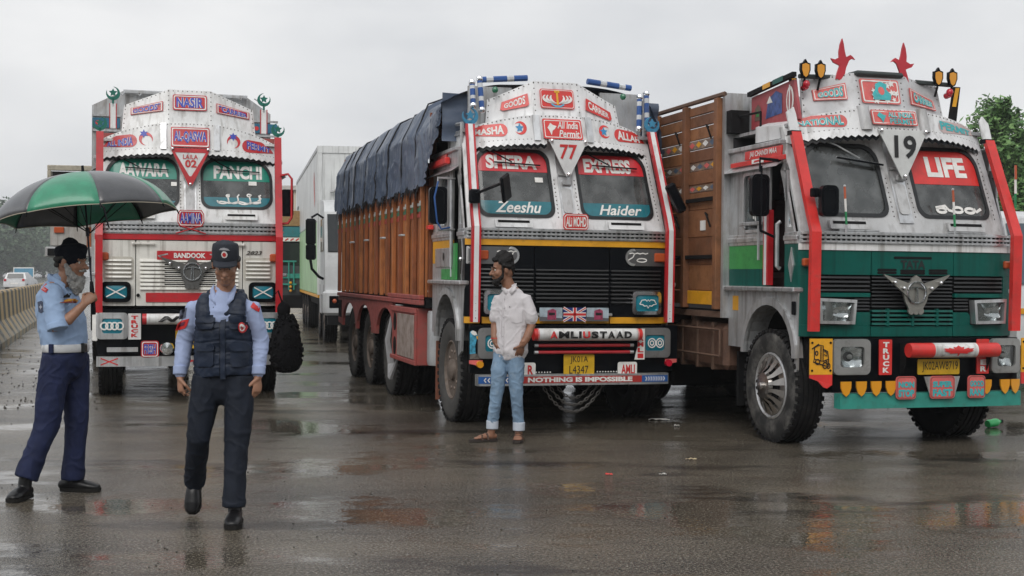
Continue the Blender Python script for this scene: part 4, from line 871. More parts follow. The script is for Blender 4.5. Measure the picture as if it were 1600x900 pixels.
for a, b, m_ in ((-1.04, -.625, mat('bar_blue', (.02, .10, .33), .4, dirt=.2)), (-.623, .705, mat('bar_red', (.42, .035, .03), .4, dirt=.25, dcol=(.2, .05, .04))), (.707, 1.0, MATS['bar_blue'])): decal(o, [(a, .462), (b, .462), (b, .53), (a, .53)], q, m_, 'painted_panel', -.003, 4)
text('NOTHING IS IMPOSSIBLE', (-.53, .60, .472, .52), q, LETW, o, bold=.05, d=-.006); chevrons(o, -.99, -.69, .475, .517, 8, -1, q, -.006); chevrons(o, .74, .97, .475, .517, 8, 1, q, -.006)
# hanging chains under the bar
for (a, b, sag) in ((-.33, .33, .27), (-.26, .27, .20), (-.18, .19, .13)):
    k = MB(); n = int((b - a + sag * 1.3) / .042)
    for i in range(n):
        t = i / (n - 1); c = Vector((a + (b - a) * t, -.06, .43 - sag * 4 * t * (1 - t))); dz = -sag * 4 * (1 - 2 * t) / (b - a); ang = atan2(dz, 1)
        k.X = Matrix.Translation(c) @ Matrix.Rotation(-ang, 4, 'Y') @ Matrix.Rotation(pi / 2 * (i % 2), 4, 'X'); k.tube([(.028 * cos(u), .013 * sin(u), 0) for u in [2 * pi * j / 10 for j in range(10)]], .0055, 5, closed=True)
    k.X = None; tag(k.build('hanging_chain', mat('chain_steel', (.16, .15, .14), .5, .7, dirt=.3), R2), kind='stuff')
# corner boards: bird painting on the left, plain on the right
for s in (-1, 1):
    q = lambda u, v, d: (u, -.13 + .1 * max(0, abs(u) - 1.0) + d, v)
    k = MB(); k.poly([(s * 1.13, 1.03), (s * .985, 1.03), (s * .985, .66), (s * 1.02, .62), (s * 1.07, .645), (s * 1.13, .655)], q, .012); k.m = 1; k.poly([(s * 1.125, .69), (s * .987, .69), (s * .987, .66), (s * 1.02, .62), (s * 1.07, .645), (s * 1.125, .655)], lambda u, v, d: q(u, v, d - .003)); o = k.build('corner_board', [BLACK, PINKR], R2, 0)
    if s < 0:
        flat_decal(o, [(-1.12, .75), (-1.06, .74), (-1.065, .83), (-1.05, .89), (-1.04, .93), (-1.06, .965), (-1.10, .98), (-1.12, .965)], q, mat('bird_blue', (.05, .28, .42), .4, var=.5, dscale=25), 'bird_head', -.004)
        flat_decal(o, [(-1.115, .965), (-1.09, .98), (-1.06, .967), (-1.045, .94), (-1.075, .93), (-1.10, .945)], q, LETW, 'bird_crown', -.006)
        flat_decal(o, [(-1.055, .925), (-1.02, .93), (-1.005, .90), (-1.01, .86), (-1.02, .895), (-1.05, .895)], q, YEL, 'bird_beak', -.006); flat_decal(o, [(-1.12, .70), (-1.0, .70), (-1.02, .735), (-1.06, .755), (-1.12, .75)], q, mat('bird_feather_grey', (.12, .11, .10), .6, var=.4, dscale=30), 'bird_feathers', -.005)
for s in (-1, 1):
    pth = [(.30, 3.04, -s * .045 - .026), (-.03, 2.12), (-.08, 2.0), (-.065, 1.06)]
    k = MB(); post(k, s * 1.055, pth, .05, .05); k.m = 1; post(k, s * 1.055 - .036, [(q[0] + .002,) + tuple(q[1:]) for q in pth], .022, .05); post(k, s * 1.055 + .036, [(q[0] + .002,) + tuple(q[1:]) for q in pth], .022, .05); k.build('corner_pole', [VW, RED], R2, 20)
    finial(R2, s * 1.01 - .026, .28, 3.03, .085, BLUEF, -s)
rv = MB()
for s in (-1, 1): studs(rv, line_pts((s * 1.055, 1.1), (s * 1.055, 1.95), .07), lambda u, v, d: (u, -.0905 + d, v), .006)
tag(rv.build('rivets', MATS['rivet_grey'], R2, 0), kind='stuff')
# black arm mirror in front of the left pane, another at the right pole
k = MB(); k.tube([(-1.10, -.06, 2.30), (-.95, -.22, 2.37), (-.80, -.24, 2.43)], .015, 6); k.box(-1.13, -1.02, -.11, -.03, 2.22, 2.36, .015); k.X = Matrix.Translation((-.80, -.24, 2.37)) @ Matrix.Rotation(.9, 4, 'Z') @ Matrix.Rotation(-.35, 4, 'Y'); k.box(-.10, .10, -.02, .02, -.13, .13, .015); k.X = None; k.build('front_mirror', BLACK, R2)
k = MB(); k.X = Matrix.Translation((1.10, -.10, 2.33)) @ Matrix.Rotation(-.5, 4, 'Y'); k.box(-.05, .05, -.05, .05, -.16, .16, .02); k.X = None; k.tube([(1.08, -.07, 2.42), (1.16, -.12, 2.18)], .02, 6); k.build('front_mirror', BLACK, R2)
# left side fittings
round_mirror(R2, (-1.33, .42, 2.22), .19, .38)
k = MB(); k.tube([(-1.14, .48, 2.5), (-1.33, .46, 2.50), (-1.33, .46, 2.40)], .012, 6); k.tube([(-1.14, .48, 1.98), (-1.33, .46, 1.97), (-1.33, .46, 2.04)], .012, 6); k.m = 1; k.tube([(-1.34, .40, 2.46), (-1.38, .39, 2.3), (-1.35, .39, 2.05), (-1.30, .40, 1.98), (-1.2, .45, 2.0)], .010, 5); k.build('mirror_arm', [SILV, mat('blue_tape', (.03, .10, .30), .5)], R2)
k = MB(); k.box(-1.20, -1.14, .70, 1.48, 2.665, 2.735, .01); k.build('side_board', BRED, R2); k = MB(); k.box(-1.15, -1.132, .85, 1.3, 2.74, 2.79, .003); k.build('lettered_board', PINKR, R2)
q = lambda u, v, d: (-1.13 + d, u, v)
k = MB(); k.poly([(.36, 1.47), (.98, 1.47), (.98, 1.58), (.50, 1.58), (.46, 1.62), (.46, 1.84), (.36, 1.84)], lambda u, v, d: q(u, v, d - .03), .025); k.build('green_bracket', GREEN, R2, 0)
k = MB(); k.box(-1.142, -1.131, .66, 1.36, 1.60, 1.80, .004); sp = k.build('silver_plate', SILV, R2); flat_decal(sp, ell(.95, 1.71, .03, .045, 10), lambda u, v, d: (-1.1425 + d, u, v), BLACK, 'painted_figure')
for y in (1.44, 1.0, .60): 
    k = MB(); k.box(-1.20, -1.14, y, y + .14, 2.01 if y > 1.2 else 1.99, 2.06, .008); k.build('side_stub', BRED if y > 1.2 else GALV, R2) if y > 1.2 else None
k = MB(); k.tube([(-1.16, .55, 2.5), (-1.16, .52, 1.5)], .013, 6); k.tube([(-1.17, .50, 2.05), (-1.17, .49, 1.6)], .018, 6); k.build('grab_handle', SILV, R2)
for y0 in (.20,):
    k = MB(); k.poly([(y0, 1.93), (y0 + .05, 1.68), (y0, 1.46), (y0 - .05, 1.68)], lambda u, v, d: q(u, v, d - .008), .008); o = k.build('diamond_badge', SILV, R2, 0); k = MB(); k.poly([(y0, 1.86), (y0 + .032, 1.68), (y0, 1.53), (y0 - .032, 1.68)], lambda u, v, d: q(u, v, d - .012), .004); o2 = k.build('diamond_inset', BLACK, o, 0)
    k = MB(); k.ball((-1.142, y0, 1.68), .02, 8); k.build('badge_stud', CHROME, o)
# roof carrier: galvanised frame, blue and white poles bound to its corners
for s in (-1, 1):
    k = MB()
    k.tube([(s * 1.08, .45, 2.83), (s * 1.08, .45, 3.06), (s * 1.08, 1.5, 3.12)], .02, 6); k.tube([(s * 1.08, .45, 2.95), (s * 1.08, 1.5, 3.0)], .014, 6); k.tube([(s * 1.08, 1.0, 2.83), (s * 1.08, 1.0, 3.1)], .016, 6)
    k.box(min(s * .50, s * .98), max(s * .50, s * .98), .60, .63, 3.02, 3.47)
    k.tube([(s * .98, .5, 3.0), (s * .98, .5, 3.48)], .02, 6)
    k.build('roof_carrier', GALV, R2)
BPM = [mat('pole_blue', (.025, .09, .30), .4, dirt=.25), mat('pole_white', (.6, .62, .64), .4, dirt=.3)]
def striped_pole(R, a, b, r, n, ends=True):
    a, b = Vector(a), Vector(b); k = MB()
    for i in range(n): k.m = 1 if i % 3 == 1 else 0; k.tube([a + (b - a) * (i / n), a + (b - a) * ((i + 1) / n)], r, 8)
    k.m = 2
    if ends: k.ball(a, r * 1.35, 8); k.ball(b, r * 1.35, 8)
    return k.build('striped_pole', BPM + [CHROME], R)
for s in (-1, 1):
    striped_pole(R2, (s * .90, .44, 3.52 if s < 0 else 3.42), (s * .88, .40, 3.20 if s < 0 else 3.08), .028, 7)
    striped_pole(R2, (s * .98, .44, 3.48 if s < 0 else 3.46), (s * .975, .40, 3.24 if s < 0 else 3.10), .028, 7)
    striped_pole(R2, (s * .86, .60, 3.535), (s * .34, .56, 3.575), .032, 7, False)
    k = MB(); k.ball((s * .72, .47, 3.42), .035, 8); k.build('green_lamp', mat('green_lens', (.02, .16, .08), .3, coat=.4), R2)
wheel(R2, -.97, .79, -1, wallm=MUDR if 0 else mat('dusty_tyre_wall', (.045, .044, .042), .75, dirt=.6, dcol=(.10, .095, .088), dscale=4), r=.53); wheel(R2, .97, .79, 1, r=.53)
for y in (3.80, 5.38, 6.72):
    for s in (-1, 1): wheel(R2, s * 1.02, y, s, wallm=MATS['dusty_tyre_wall'], dual=True)
# plank body
OR = [mat('orange_plank_%d' % i, c, .5, dirt=.6, dcol=(.10, .038, .018), dscale=3, streak=1, bump=.1, bscale=25) for i, c in enumerate(((.40, .135, .038), (.32, .10, .032), (.44, .158, .046), (.26, .08, .03)))]
XB = -1.21; y0, y1, zb, zt = 1.62, 7.78, 1.27, 2.50; np_ = 28; wp = (y1 - y0) / np_
me = {}
for i in range(np_):
    for s in (-1, 1):
        if s > 0 and i > 3: continue
        k = MB(); a = y0 + wp * i; dx = .006 * ((i * 7) % 3); k.box(min(s * (1.19 + dx), s * 1.16), max(s * (1.19 + dx), s * 1.16), a + .006, a + wp - .006, zb, zt, .005); k.build('body_plank', OR[(i * 5 + i // 3) % 4], R2)
for i in range(16):
    a = y0 + .02 + (y1 - y0 - .08) * i / 15
    k = MB(); k.box(-1.25, -1.20, a, a + .06, zb - .02, zt, .006); k.m = 1; k.box(-1.2535, -1.2505, a - .004, a + .064, 2.28, 2.335); k.m = 2; k.box(-1.2535, -1.2505, a - .004, a + .064, 2.215, 2.28); k.m = 3; k.box(-1.2535, -1.2505, a - .004, a + .064, 2.15, 2.215)
    k.build('body_rib', [OR[i % 4], mat('band_white', (.5, .5, .47), .5, dirt=.3), mat('band_green', (.03, .15, .08), .5, dirt=.3), mat('band_red', (.38, .05, .035), .5, dirt=.3)], R2)
    if i < 15:
        b = a + .09; e = a + (y1 - y0 - .08) / 15 - .02
        for m_, z0, z1 in (('band_white', 2.28, 2.335), ('band_green', 2.215, 2.28), ('band_red', 2.15, 2.215)): k = MB(); k.box(-1.206, -1.2025, b, e, z0 + .012, z1 - .012); k.build('painted_band', MATS[m_], R2, 0)
for i in (2, 5, 8, 11):
    a = y0 + .15 + (y1 - y0) * i / 15; k = MB(); k.tube([(-1.21, a, 1.98), (-1.27, a + .02, 1.98), (-1.27, a + .16, 1.98), (-1.21, a + .18, 1.98)], .012, 6); k.build('body_handle', SILV, R2)
k = MB(); k.box(-1.18, 1.18, y0, y1, zb - .12, zb - .02); k.build('body_floor', DARK, R2); k = MB(); k.box(-1.16, 1.16, y0 - .04, y0 - .002, zb, 3.3); k.build('body_headboard', OR[3], R2); k = MB(); k.box(-1.16, 1.16, y1 - .03, y1, zb, 3.3); k.build('body_tailboard', OR[3], R2)
# side rails: dull red frame with arches over the rear wheels and a pale locker
k = MB(); k.box(-1.26, -1.20, 1.62, 3.5, 1.24, 1.29, .006); k.box(-1.26, -1.20, 1.62, 7.75, 1.18, 1.235, .006); k.build('side_rail', DRED, R2)
zl = lambda y: .98
A = [(7.75, 1.175), (3.30, 1.175), (3.30, .9)]
for yc in (3.80, 5.38, 6.72):
    A += [(yc + .62 * cos(t) if yc != 5.38 else yc + .6 * cos(t), .74 + .36 * sin(t)) for t in [pi - pi * i / 10 for i in range(11)]]
A += [(7.75, .78)]
k = MB(); k.poly(A, lambda u, v, d: (-1.235 + d, u, v), .04); k.build('arch_frame', DRED, R2, 0)
for i in range(5):
    k = MB(); k.box(-1.245, -1.236, 7.42 + .06 * i, 7.42 + .06 * i + .035, .86, 1.12); k.build('rail_opening', DARK, R2)
k = MB(); k.box(-1.24, -.75, 1.80, 3.28, .50, 1.14, .008); lk = k.build('locker', DRED, R2)
k = MB(); k.box(-1.255, -1.238, 1.95, 2.90, .56, 1.06, .004); k.build('locker_door', mat('pale_locker', (.33, .27, .24), .6, dirt=.7, dcol=(.12, .08, .06), dscale=3), lk)
for z in (.66, .95): k = MB(); k.poly(ell(3.10, z, .085, .11, 14), lambda u, v, d: (-1.245 + d, u, v), .004); k.build('locker_hole', DARK, lk)
k = MB(); k.box(-1.265, -1.24, 1.8, 3.28, 1.08, 1.14, .005); k.box(-1.265, -1.24, 1.8, 3.28, .50, .55, .005); k.box(-1.265, -1.24, 1.8, 1.86, .55, 1.08, .005); k.build('locker_frame', DRED, lk)
k = MB(); k.box(-1.10, -.8, 1.42, 1.45, .16, .80); k.build('mud_flap', mat('red_flap', (.20, .07, .04), .7, dirt=.4), R2)
k = MB(); k.lathe([(.0, -.30), (.15, -.30), (.16, -.26), (.16, .26), (.15, .30), (0, .30)], (-1.0, 1.62, .82), 'z', 20); k.build('air_tank', GALV, R2)
k = MB(); k.tube([(-1.2, 3.5, 1.0), (-1.24, 3.55, .7), (-1.18, 3.6, .4), (-1.22, 3.45, .25), (-1.15, 3.3, .5)], [.02, .04, .05, .04, .02], 6); k.build('plastic_sheet', mat('crumpled_plastic', (.35, .35, .36), .2, dirt=.2, coat=.4), R2)
# tarpaulin: draped from rope to rope, falling open over the cab carrier
def tarp_edge(y): return 2.47 + .03 * sin(y * 9) + .015 * sin(y * 23) if y > 1.42 else 2.47 + (1.42 - y) * .85
RP = [1.95, 2.75, 3.55, 4.4, 5.2, 6.0, 6.75, 7.4]
def tarp(u, v):
    y = .65 + (7.85 - .65) * u; top = 3.50 - .03 * max(0, y - 2.2) / 6 + (.03 if y < 2.0 else 0) - .0
    if y < 1.9: top = 3.47
    dr = min(abs(y - r) for r in RP); puff = 1 - math.exp(-(dr / .12) ** 2)
    t = v * 2 - 1; a = abs(t); s = -1 if t < 0 else 1
    zl = tarp_edge(y) if s < 0 else 2.5
    if a < .5: x = s * 1.10 * (a / .5); z = top + .06 * (1 - (a / .5) ** 2) - .10 * (a / .5) ** 5; ox, oz = 0, 1
    else:
        q = (a - .5) / .5; x = s * (1.10 + .15 * min(1, q * 3)); z = (top - .10) + (zl - top + .10) * q; ox, oz = s, 0
    n = noise.noise(Vector((y * .9, v * 2.2, 1.))) * .035 + noise.noise(Vector((y * 2.6 + v * 2, v * 2.6, 5.))) * .03 + noise.noise(Vector((y * 9 + 3 * v, v * 5, 2.))) * .010 + noise.noise(Vector((y * 22, v * 24, 7.))) * .006
    n += .018 * puff - .012
    if a >= .5:
        f = noise.noise(Vector((y * 7 + 1.5 * noise.noise(Vector((v * 4, y, 0))), v * 1.6, 3.))); n += .032 * (1 - min(1, abs(f) * 3)) ** 2 * (a - .4) * 2
        f = noise.noise(Vector((y * 1.7 + v, v * 11, 8.))); n += .012 * (1 - min(1, abs(f) * 4)) ** 2
    return (x + ox * n, y, z + oz * n)
k = MB(); k.grid(tarp, 300, 150)
TARP = mat('wet_blue_tarpaulin', (.080, .105, .155), .33, dirt=.3, dcol=(.16, .17, .19), dscale=3, bump=.25, bscale=22)
tp = tag(k.build('tarpaulin', TARP, R2, 180, False), None)
for r in RP:
    k = MB(); k.tube([tuple(Vector(tarp((r - .65) / (7.85 - .65), v / 40)) + Vector((-.012 if v < 10 else 0, 0, .012 if 10 <= v <= 30 else 0))) for v in range(0, 31)], .010, 5); k.build('tarpaulin_rope', mat('dark_rope', (.015, .016, .02), .8), tp)
k = MB()
for i in range(150):
    y = 1.66 + 6.15 * i / 150; p = Vector(tarp((y - .65) / (7.85 - .65), .004)); k.tube([p, p + Vector((-.01, .01 * sin(i * 3), -.05 - .03 * (i % 3)))], [.009, .004], 4)
tag(k.build('frayed_edge', MATS['dark_rope'], tp, 0), kind='stuff')
k = MB(); k.grid(lambda u, v: (-1.235 + 2.47 * u, .70 + .05 * noise.noise(Vector((u * 6, v * 5, 4))), 2.90 + .50 * v), 30, 14); k.build('front_flap', TARP, tp, 180, False)
k = MB(); k.box(.25, 1.08, 1.75, 3.3, .42, 1.12, .03); k.build('underbody_light_blocker', DARK, R2); k = MB(); k.box(-.7, .7, 4.3, 4.9, .45, 1.1, .03); k.build('mid_light_blocker', DARK, R2)  # boxes added under the body to darken the ground between the trucks
# ============================================================ truck 3: teal green front, LIFE 19
R3 = truck_root(1238, 11.12, .05, radians(.6), 'teal green fronted truck with red poles, number 19 sign and two red birds on top', 'goods_truck'); R3.scale = (.97, 1, 1)
P = P3 = Tr()
P.zpb, P.zst0, P.zst1, P.belt2, P.zw0, P.zw1, P.wx0, P.wx1 = .985, 1.745, 1.80, 1.91, 2.06, 2.71, .165, .945
P.wr = [.10, .10, .15, .18]; P.vbc, P.vbe, P.vtc, P.vte = 2.85, 2.76, 3.05, 2.88; P.cr0, P.cr1, P.cr2, P.crx, P.hx = 3.03, 3.335, 3.40, .80, .25
P.rake, P.vy, P.cl, P.zstep, P.zg, P.zgt, P.ax, P.za, P.len, P.valh, P.crump = .36, .22, 1.45, 1.37, 2.53, 2.70, .60, .79, 7.6, .045, .03
P.cry = .2; P.tp, P.sh = .02, -.045; P.framem, P.vism, P.crm, P.roofm = OFFW, mat('grey_white_paint', (.70, .705, .71), .4, dirt=.3, dcol=(.3, .27, .25), dscale=2.5, streak=1), mat('crumpled_sheet', (.52, .525, .535), .42, .1, dirt=.35, dcol=(.25, .23, .21), dscale=3, bump=.12, bscale=7), GALV
w3 = cab(R3, P)
mp3 = cabside(R3, P, -1, (TEALG, GREEN, TEALG), (.33, .62)); cabside(R3, P, 1, (TEALG, GREEN, TEALG), (.33, .62))
pane(R3, P, w3[0], -1, None, None)
o = pane(R3, P, w3[1], 1, (2.37, BRED), ('LIFE', (.36, .80, 2.44, 2.63)))
arcs(o, P.ws, [circ(.42, 2.13, .05, .022, 14), [(.36, 2.15), (.47, 2.17), (.50, 2.13), (.55, 2.12)], circ(.60, 2.135, .05, .025, 14), circ(.73, 2.13, .05, .022, 14), [(.78, 2.15), (.80, 2.12), (.86, 2.15)]], .013, LETW, 'lettering', .003)
wiper(R3, P, ([(-.74, 2.75, -.02), (-.60, 2.70, -.05), (-.38, 2.585, -.05)], [(-.62, 2.59, -.04), (-.14, 2.535, -.04)]), SILV)
k = MB(); k.tube([P.ws(-.62, 2.585, -.05), P.ws(-.14, 2.53, -.05)], .012, 4); k.build('wiper_blade', BLACK, R3)
t, mp = tri_sign(R3, P, .265, 2.85, 2.405, mat('sign_grey_white', (.60, .61, .60), .4, dirt=.25, dcol=(.4, .38, .36)))
text('19', (-.10, .135, 2.59, 2.80), mp, LETB, t, bold=.025, d=-.006)
def faded(R, poly, mp, tx, warp, d=-.02, board=True):
    b = sign(R, poly, mp, PINKR, d=d, edge=[(.010, .008)], em=LETW) if board else decal(R, poly, mp, PINKR, d=d)
    text(tx, None, mp, LETW, b, bold=.07, warp=warp, d=d - .004); text(tx, None, mp, LETT, b, bold=.02, warp=warp, d=d - .007); return b
for s, tx in ((-1, 'GOODS'), (1, 'CARRIER')):
    a, b_ = (-.68, -.36) if s < 0 else (.34, .68); za, zb = (3.13, 3.145) if s < 0 else (3.13, 3.09)
    pl = [(a, za), (b_, zb), (b_ - .01, zb + (.155 if s < 0 else .10)), (a, za + (.10 if s < 0 else .155))]
    faded(R3, pl, P.crf, tx, lambda u, v, a=a, b_=b_, za=za, zb=zb, s=s: (a + .04 + (b_ - a - .08) * u, za + (zb - za) * u + .025 + v * ((.045 + .055 * u) if s < 0 else (.10 - .05 * u))))
b = sign(R3, rrect(-.225, .205, 3.115, 3.345, .02, 3), P.crf, PINKR, edge=[(.012, .012)], em=LETW)
random.seed(3)
for i in range(14): flat_decal(b, star(-.17 + .34 * random.random(), 3.14 + .17 * random.random(), .025 + .02 * random.random(), 5, .45, random.random() * 3), P.crf, LETW, 'flower_mark', -.025)
flat_decal(b, [(-.10, 3.15), (.09, 3.15), (.10, 3.20), (.055, 3.25), (.07, 3.30), (.0, 3.325), (-.06, 3.30), (-.075, 3.24), (-.11, 3.21)], P.crf, LETT, 'turquoise_figure', -.028); flat_decal(b, ell(-.005, 3.235, .035, .04, 12), P.crf, PINKR, 'figure_centre', -.031)
b = faded(R3, rrect(-.255, .235, 2.895, 3.03, .01, 2), P.vis, 'ALL INDIA', lambda u, v: (-.08 + .27 * u, 2.965 + .05 * v), -.03); text('PERMIT', (-.07, .20, 2.905, 2.955), P.vis, LETT, b, bold=.02, d=-.037)
flat_decal(b, [(-.17, 3.01), (-.13, 2.985), (-.10, 2.98), (-.12, 2.955), (-.145, 2.91), (-.165, 2.95), (-.20, 2.975)], P.vis, LETT, 'map_mark', -.036)
faded(R3, leaf(-1.04, -.50, 2.86, 2.975, -1), P.vis, 'NATIONAL', lambda u, v: (-.96 + .42 * u, 2.865 + .015 * u + v * (.04 + .055 * u)), -.004, False)
b = decal(R3, leaf(-1.04, -.50, 2.85, 2.965, 1), P.vis, mat('washed_red', (.55, .42, .41), .5, dirt=.4, dcol=(.6, .3, .28), dscale=6), d=-.004); text('PERMIT', None, P.vis, LETT, b, bold=.04, warp=lambda u, v: (.52 + .42 * u, 2.88 - .03 * u + v * (.085 - .04 * u)), d=-.008)
for s in (-1, 1):
    k = MB(); c = s * .32; k.panel([(c - .055, P.vb(.3)), (c + .055, P.vb(.3)), (c + .055, P.vt(.3) + .02), (c - .055, P.vt(.3) + .02)], lambda u, v, d: P.vis(u, v, d - .05 + 9 * (u - c) ** 2), .03, 6); k.build('visor_clip', OFFW, R3, 60)
# green pressed front with openings for the grille and lamps
def gp(pl, nm='front_panel', m=TEALG, d=0., t=.05, n=8): k = MB(); k.panel(pl, lambda u, v, q: P.low(u, v, q + d), t, n); return k.build(nm, m, R3)
gp([(-1.13, P.zst0), (1.13, P.zst0), (1.13, P.zst1), (-1.13, P.zst1)], 'white_line', WHITE, -.012, .03, 16)
for a, b in ((-1.13, -.437), (-.43, .43), (.437, 1.13)):
    gp(rrect(a, b, 1.53, P.zst0 - .004, .006, 2)); gp(rrect(a, b, P.zpb, 1.085 if abs(a + b) > .1 else 1.075, .006, 2))
for s in (-1, 1):
    gp([(-1.13, 1.086), (-1.0, 1.086), (-1.0, 1.529), (-1.13, 1.529)] if s < 0 else [(1.0, 1.086), (1.13, 1.086), (1.13, 1.529), (1.0, 1.529)])
    x0, x1 = (-.62, -.437) if s < 0 else (.437, .62)
    gp([(x0, 1.086), (x1, 1.086), (x1, 1.20), (x0 + (.03 if s < 0 else 0), 1.20), (x0, 1.17)] if s < 0 else [(x0, 1.086), (x1, 1.086), (x1, 1.17), (x1 - .03, 1.20), (x0, 1.20)])
    gx0, gx1 = (-.99, -.445) if s < 0 else (.445, .99)
    grille_rows(R3, gx0, gx1, 1.375, 1.525, 4, P.low, SLT, .0, .45); gp([(gx0, 1.335), (gx1, 1.335), (gx1, 1.37), (gx0, 1.37)], 'grille_divider', TEALG, -.01, .04); gx = (-.60, -.445) if s < 0 else (.445, .60); grille_rows(R3, gx[0], gx[1], 1.21, 1.33, 4, P.low, SLT, .0, .45)
grille_rows(R3, -.425, .425, 1.235, 1.525, 9, P.low, SLT, .0, .4)
grille_rows(R3, -.425, .425, 1.078, 1.23, 4, P.low, TEALG, -.012, .5)
for x in (-.26, 0, .26): k = MB(); k.box(x - .012, x + .012, -.016, .02, 1.076, 1.232); k.build('grille_bar', TEALG, R3)
for (a, b, z) in ((-.2, .2, 1.685), (-.37, -.17, 1.575), (-.13, .13, 1.57), (.17, .37, 1.575), (-.37, -.17, 1.55), (-.13, .13, 1.548), (.17, .37, 1.55)): gp(rrect(a, b, z - .010, z + .012, .01, 3), 'air_slot', DARK, -.003, .003, 3)
text('TATA', (-.13, .13, 1.59, 1.665), P.low, mat('dark_badge', (.015, .02, .02), .4), R3, bold=.05, d=-.006); text('1613', (.78, .92, 1.605, 1.625), P.low, SILV, R3, bold=.02, d=-.005) if 0 else None
emblem(R3, .0, 1.365, .56, mat('cast_emblem', (.34, .33, .30), .4, .75, dirt=.3), P.low)
for s in (-1, 1):
    c = s * .80; k = MB(); pl = [(c - .175, 1.10), (c + .165, 1.095), (c + .185, 1.31), (c - .19, 1.325)] if s < 0 else [(c - .165, 1.095), (c + .175, 1.10), (c + .19, 1.325), (c - .185, 1.31)]
    k.ring(pl, inset(pl, .028), lambda u, v, q: P.low(u, v, q - .07), .08); o = k.build('head_lamp', SILV, R3, 30)
    k = MB(); k.panel(inset(pl, .026), lambda u, v, q: P.low(u, v, q - .045), None, 8, 3); k.build('lens', LENS, o, 60); k = MB(); k.panel(inset(pl, .026), lambda u, v, q: P.low(u, v, q + .03 - .05 * (((u - c) / .17) ** 2 + ((v - 1.205) / .11) ** 2)), None, 10, 8); k.build('reflector', REFL, o, 60); k = MB(); k.ball(P.low(c, 1.205, -.01), .022, 10, (1, 1.6, 1)); k.build('bulb', LETW, o)
    k = MB(); k.box(s * 1.06 - .06, s * 1.06 + .06, bulge(1.05) - .05, bulge(1.05) + .0, 1.60, 1.67, .012); k.build('indicator_lamp', ORANGE, R3)
# bumper level
B = lambda u, v, d: (u, -.12 + bulge(u) * .5 + d, v)
k = MB(); k.panel([(-.87, .5), (1.1, .5), (1.1, .975), (-.87, .975)], lambda u, v, d: B(u, v, d + .03), .05, 12); k.build('bumper_panel', BLACK, R3)
for s in (-1, 1):
    lamp(R3, s * .72, .815, .37, .31, B, mat('lamp_surround', (.33, .33, .32), .42, .5, dirt=.3), LENS, r=.05, bw=.065) if s < 0 else lamp(R3, .90, .815, .33, .31, B, MATS['lamp_surround'], LENS, r=.05, bw=.06)
    x0, x1 = (-1.13, -.915) if s < 0 else (1.075, 1.16)
    q = lambda u, v, d: (u, -.16 + .12 * max(0, abs(u) - 1.0) + d, v)
    k = MB(); k.poly([(x0, .665), (x1, .665), (x1, .975), (x0, .975)], q, .012); b = k.build('corner_board', YEL, R3, 0)
    k = MB(); rp = [(x0, .664), (x1, .664), (x1, .575), (x1 - .05, .545), (x0 + (x1 - x0) * .6, .555), (x0 + (x1 - x0) * .35, .61), (x0, .635)] if s < 0 else [(x0, .664), (x1, .664), (x1, .635), (x0 + .04, .56), (x0, .56)]
    k.poly(rp, q, .012); k.build('corner_board_tip', BRED, R3, 0)
    k = MB()
    for u in (x0 + .02, x1 - .02):
        for v in (.70, .94): k.lathe([(.0, -.008), (.010, -.006), (.011, 0)], (u, q(u, v, 0)[1], v), 'y', 6)
    tag(k.build('screws', BLACK, b), kind='stuff')
    if s < 0:                                             # ink drawing of a lorry
        L_ = [[(-1.09, .90), (-1.05, .92), (-1.01, .915), (-1.01, .78), (-1.09, .80), (-1.09, .90)], [(-1.01, .885), (-.965, .865), (-.955, .80), (-1.01, .78)], [(-1.0, .87), (-.975, .858), (-.972, .825), (-1.0, .84)], [(-1.09, .80), (-1.10, .775), (-1.0, .745), (-.955, .735), (-.955, .80)], circ(-1.06, .775, .02, .022, 10), circ(-.99, .745, .022, .026, 10), circ(-.955, .74, .015, .022, 10), [(-1.03, .78), (-1.03, .91)], [(-.985, .79), (-.965, .77)], circ(-1.07, .85, .012, .018, 8), [(-1.115, .885), (-1.05, .93)]]
        arcs(b, q, L_, .005, LETB, 'lorry_drawing', -.003)
    x = -.37 if s < 0 else .655
    b = sign(R3, rrect(x - .065, x + .065, .655, .965, .006, 2), B, BRED, 'name_board', .012, -.03); stack_text(b, 'TRUCK' if s < 0 else '   ER', x - .03, x + .035, .67, .95, B, LETW, -.034) if s < 0 else stack_text(b, 'ER', x - .03, x + .035, .67, .79, B, LETW, -.034)
RX0, RX1 = -.21, .72; rc = (0, -.26, .875)
k = MB(); k.lathe([(0, RX0), (.062, RX0), (.065, RX0 + .02), (.065, RX0 + .24)], rc, 'x', 20); k.lathe([(.065, RX1 - .24), (.065, RX1 - .02), (.062, RX1), (0, RX1)], rc, 'x', 20); k.m = 1; k.lathe([(.0648, RX0 + .24), (.0648, RX1 - .24)], rc, 'x', 20)
ro = k.build('roller_tube', [BRED, WHITE], R3); rm = lambda u, v, d: (u, rc[1] - .0655 * cos((v - rc[2]) / .0655) + d, rc[2] + .0655 * sin((v - rc[2]) / .0655))
ML = [(0, 1), (.18, .62), (.36, .72), (.3, .3), (.62, .55), (.7, .4), (1, .45), (.86, .12), (1, 0), (.55, -.36), (.6, -.52), (.06, -.42), (.05, -.95)]
ML = ML + [(-a, b) for a, b in reversed(ML[1:])]; cx = (RX0 + RX1) / 2 + .01
k = MB(); k.poly([(cx + a * .16, .872 + b * .052) for a, b in ML], lambda u, v, d: rm(u, v, -.010)); k.build('leaf_mark', LETR, ro, 0, False)
for s, x in ((-1, RX0 + .02), (1, RX1 - .03)): k = MB(); k.poly([(-.25, .93), (-.10, .93), (-.10, .66), (-.14, .66)], lambda u, v, d: (x + d, u, v), .012); k.build('roller_bracket', DARK, R3, 0)
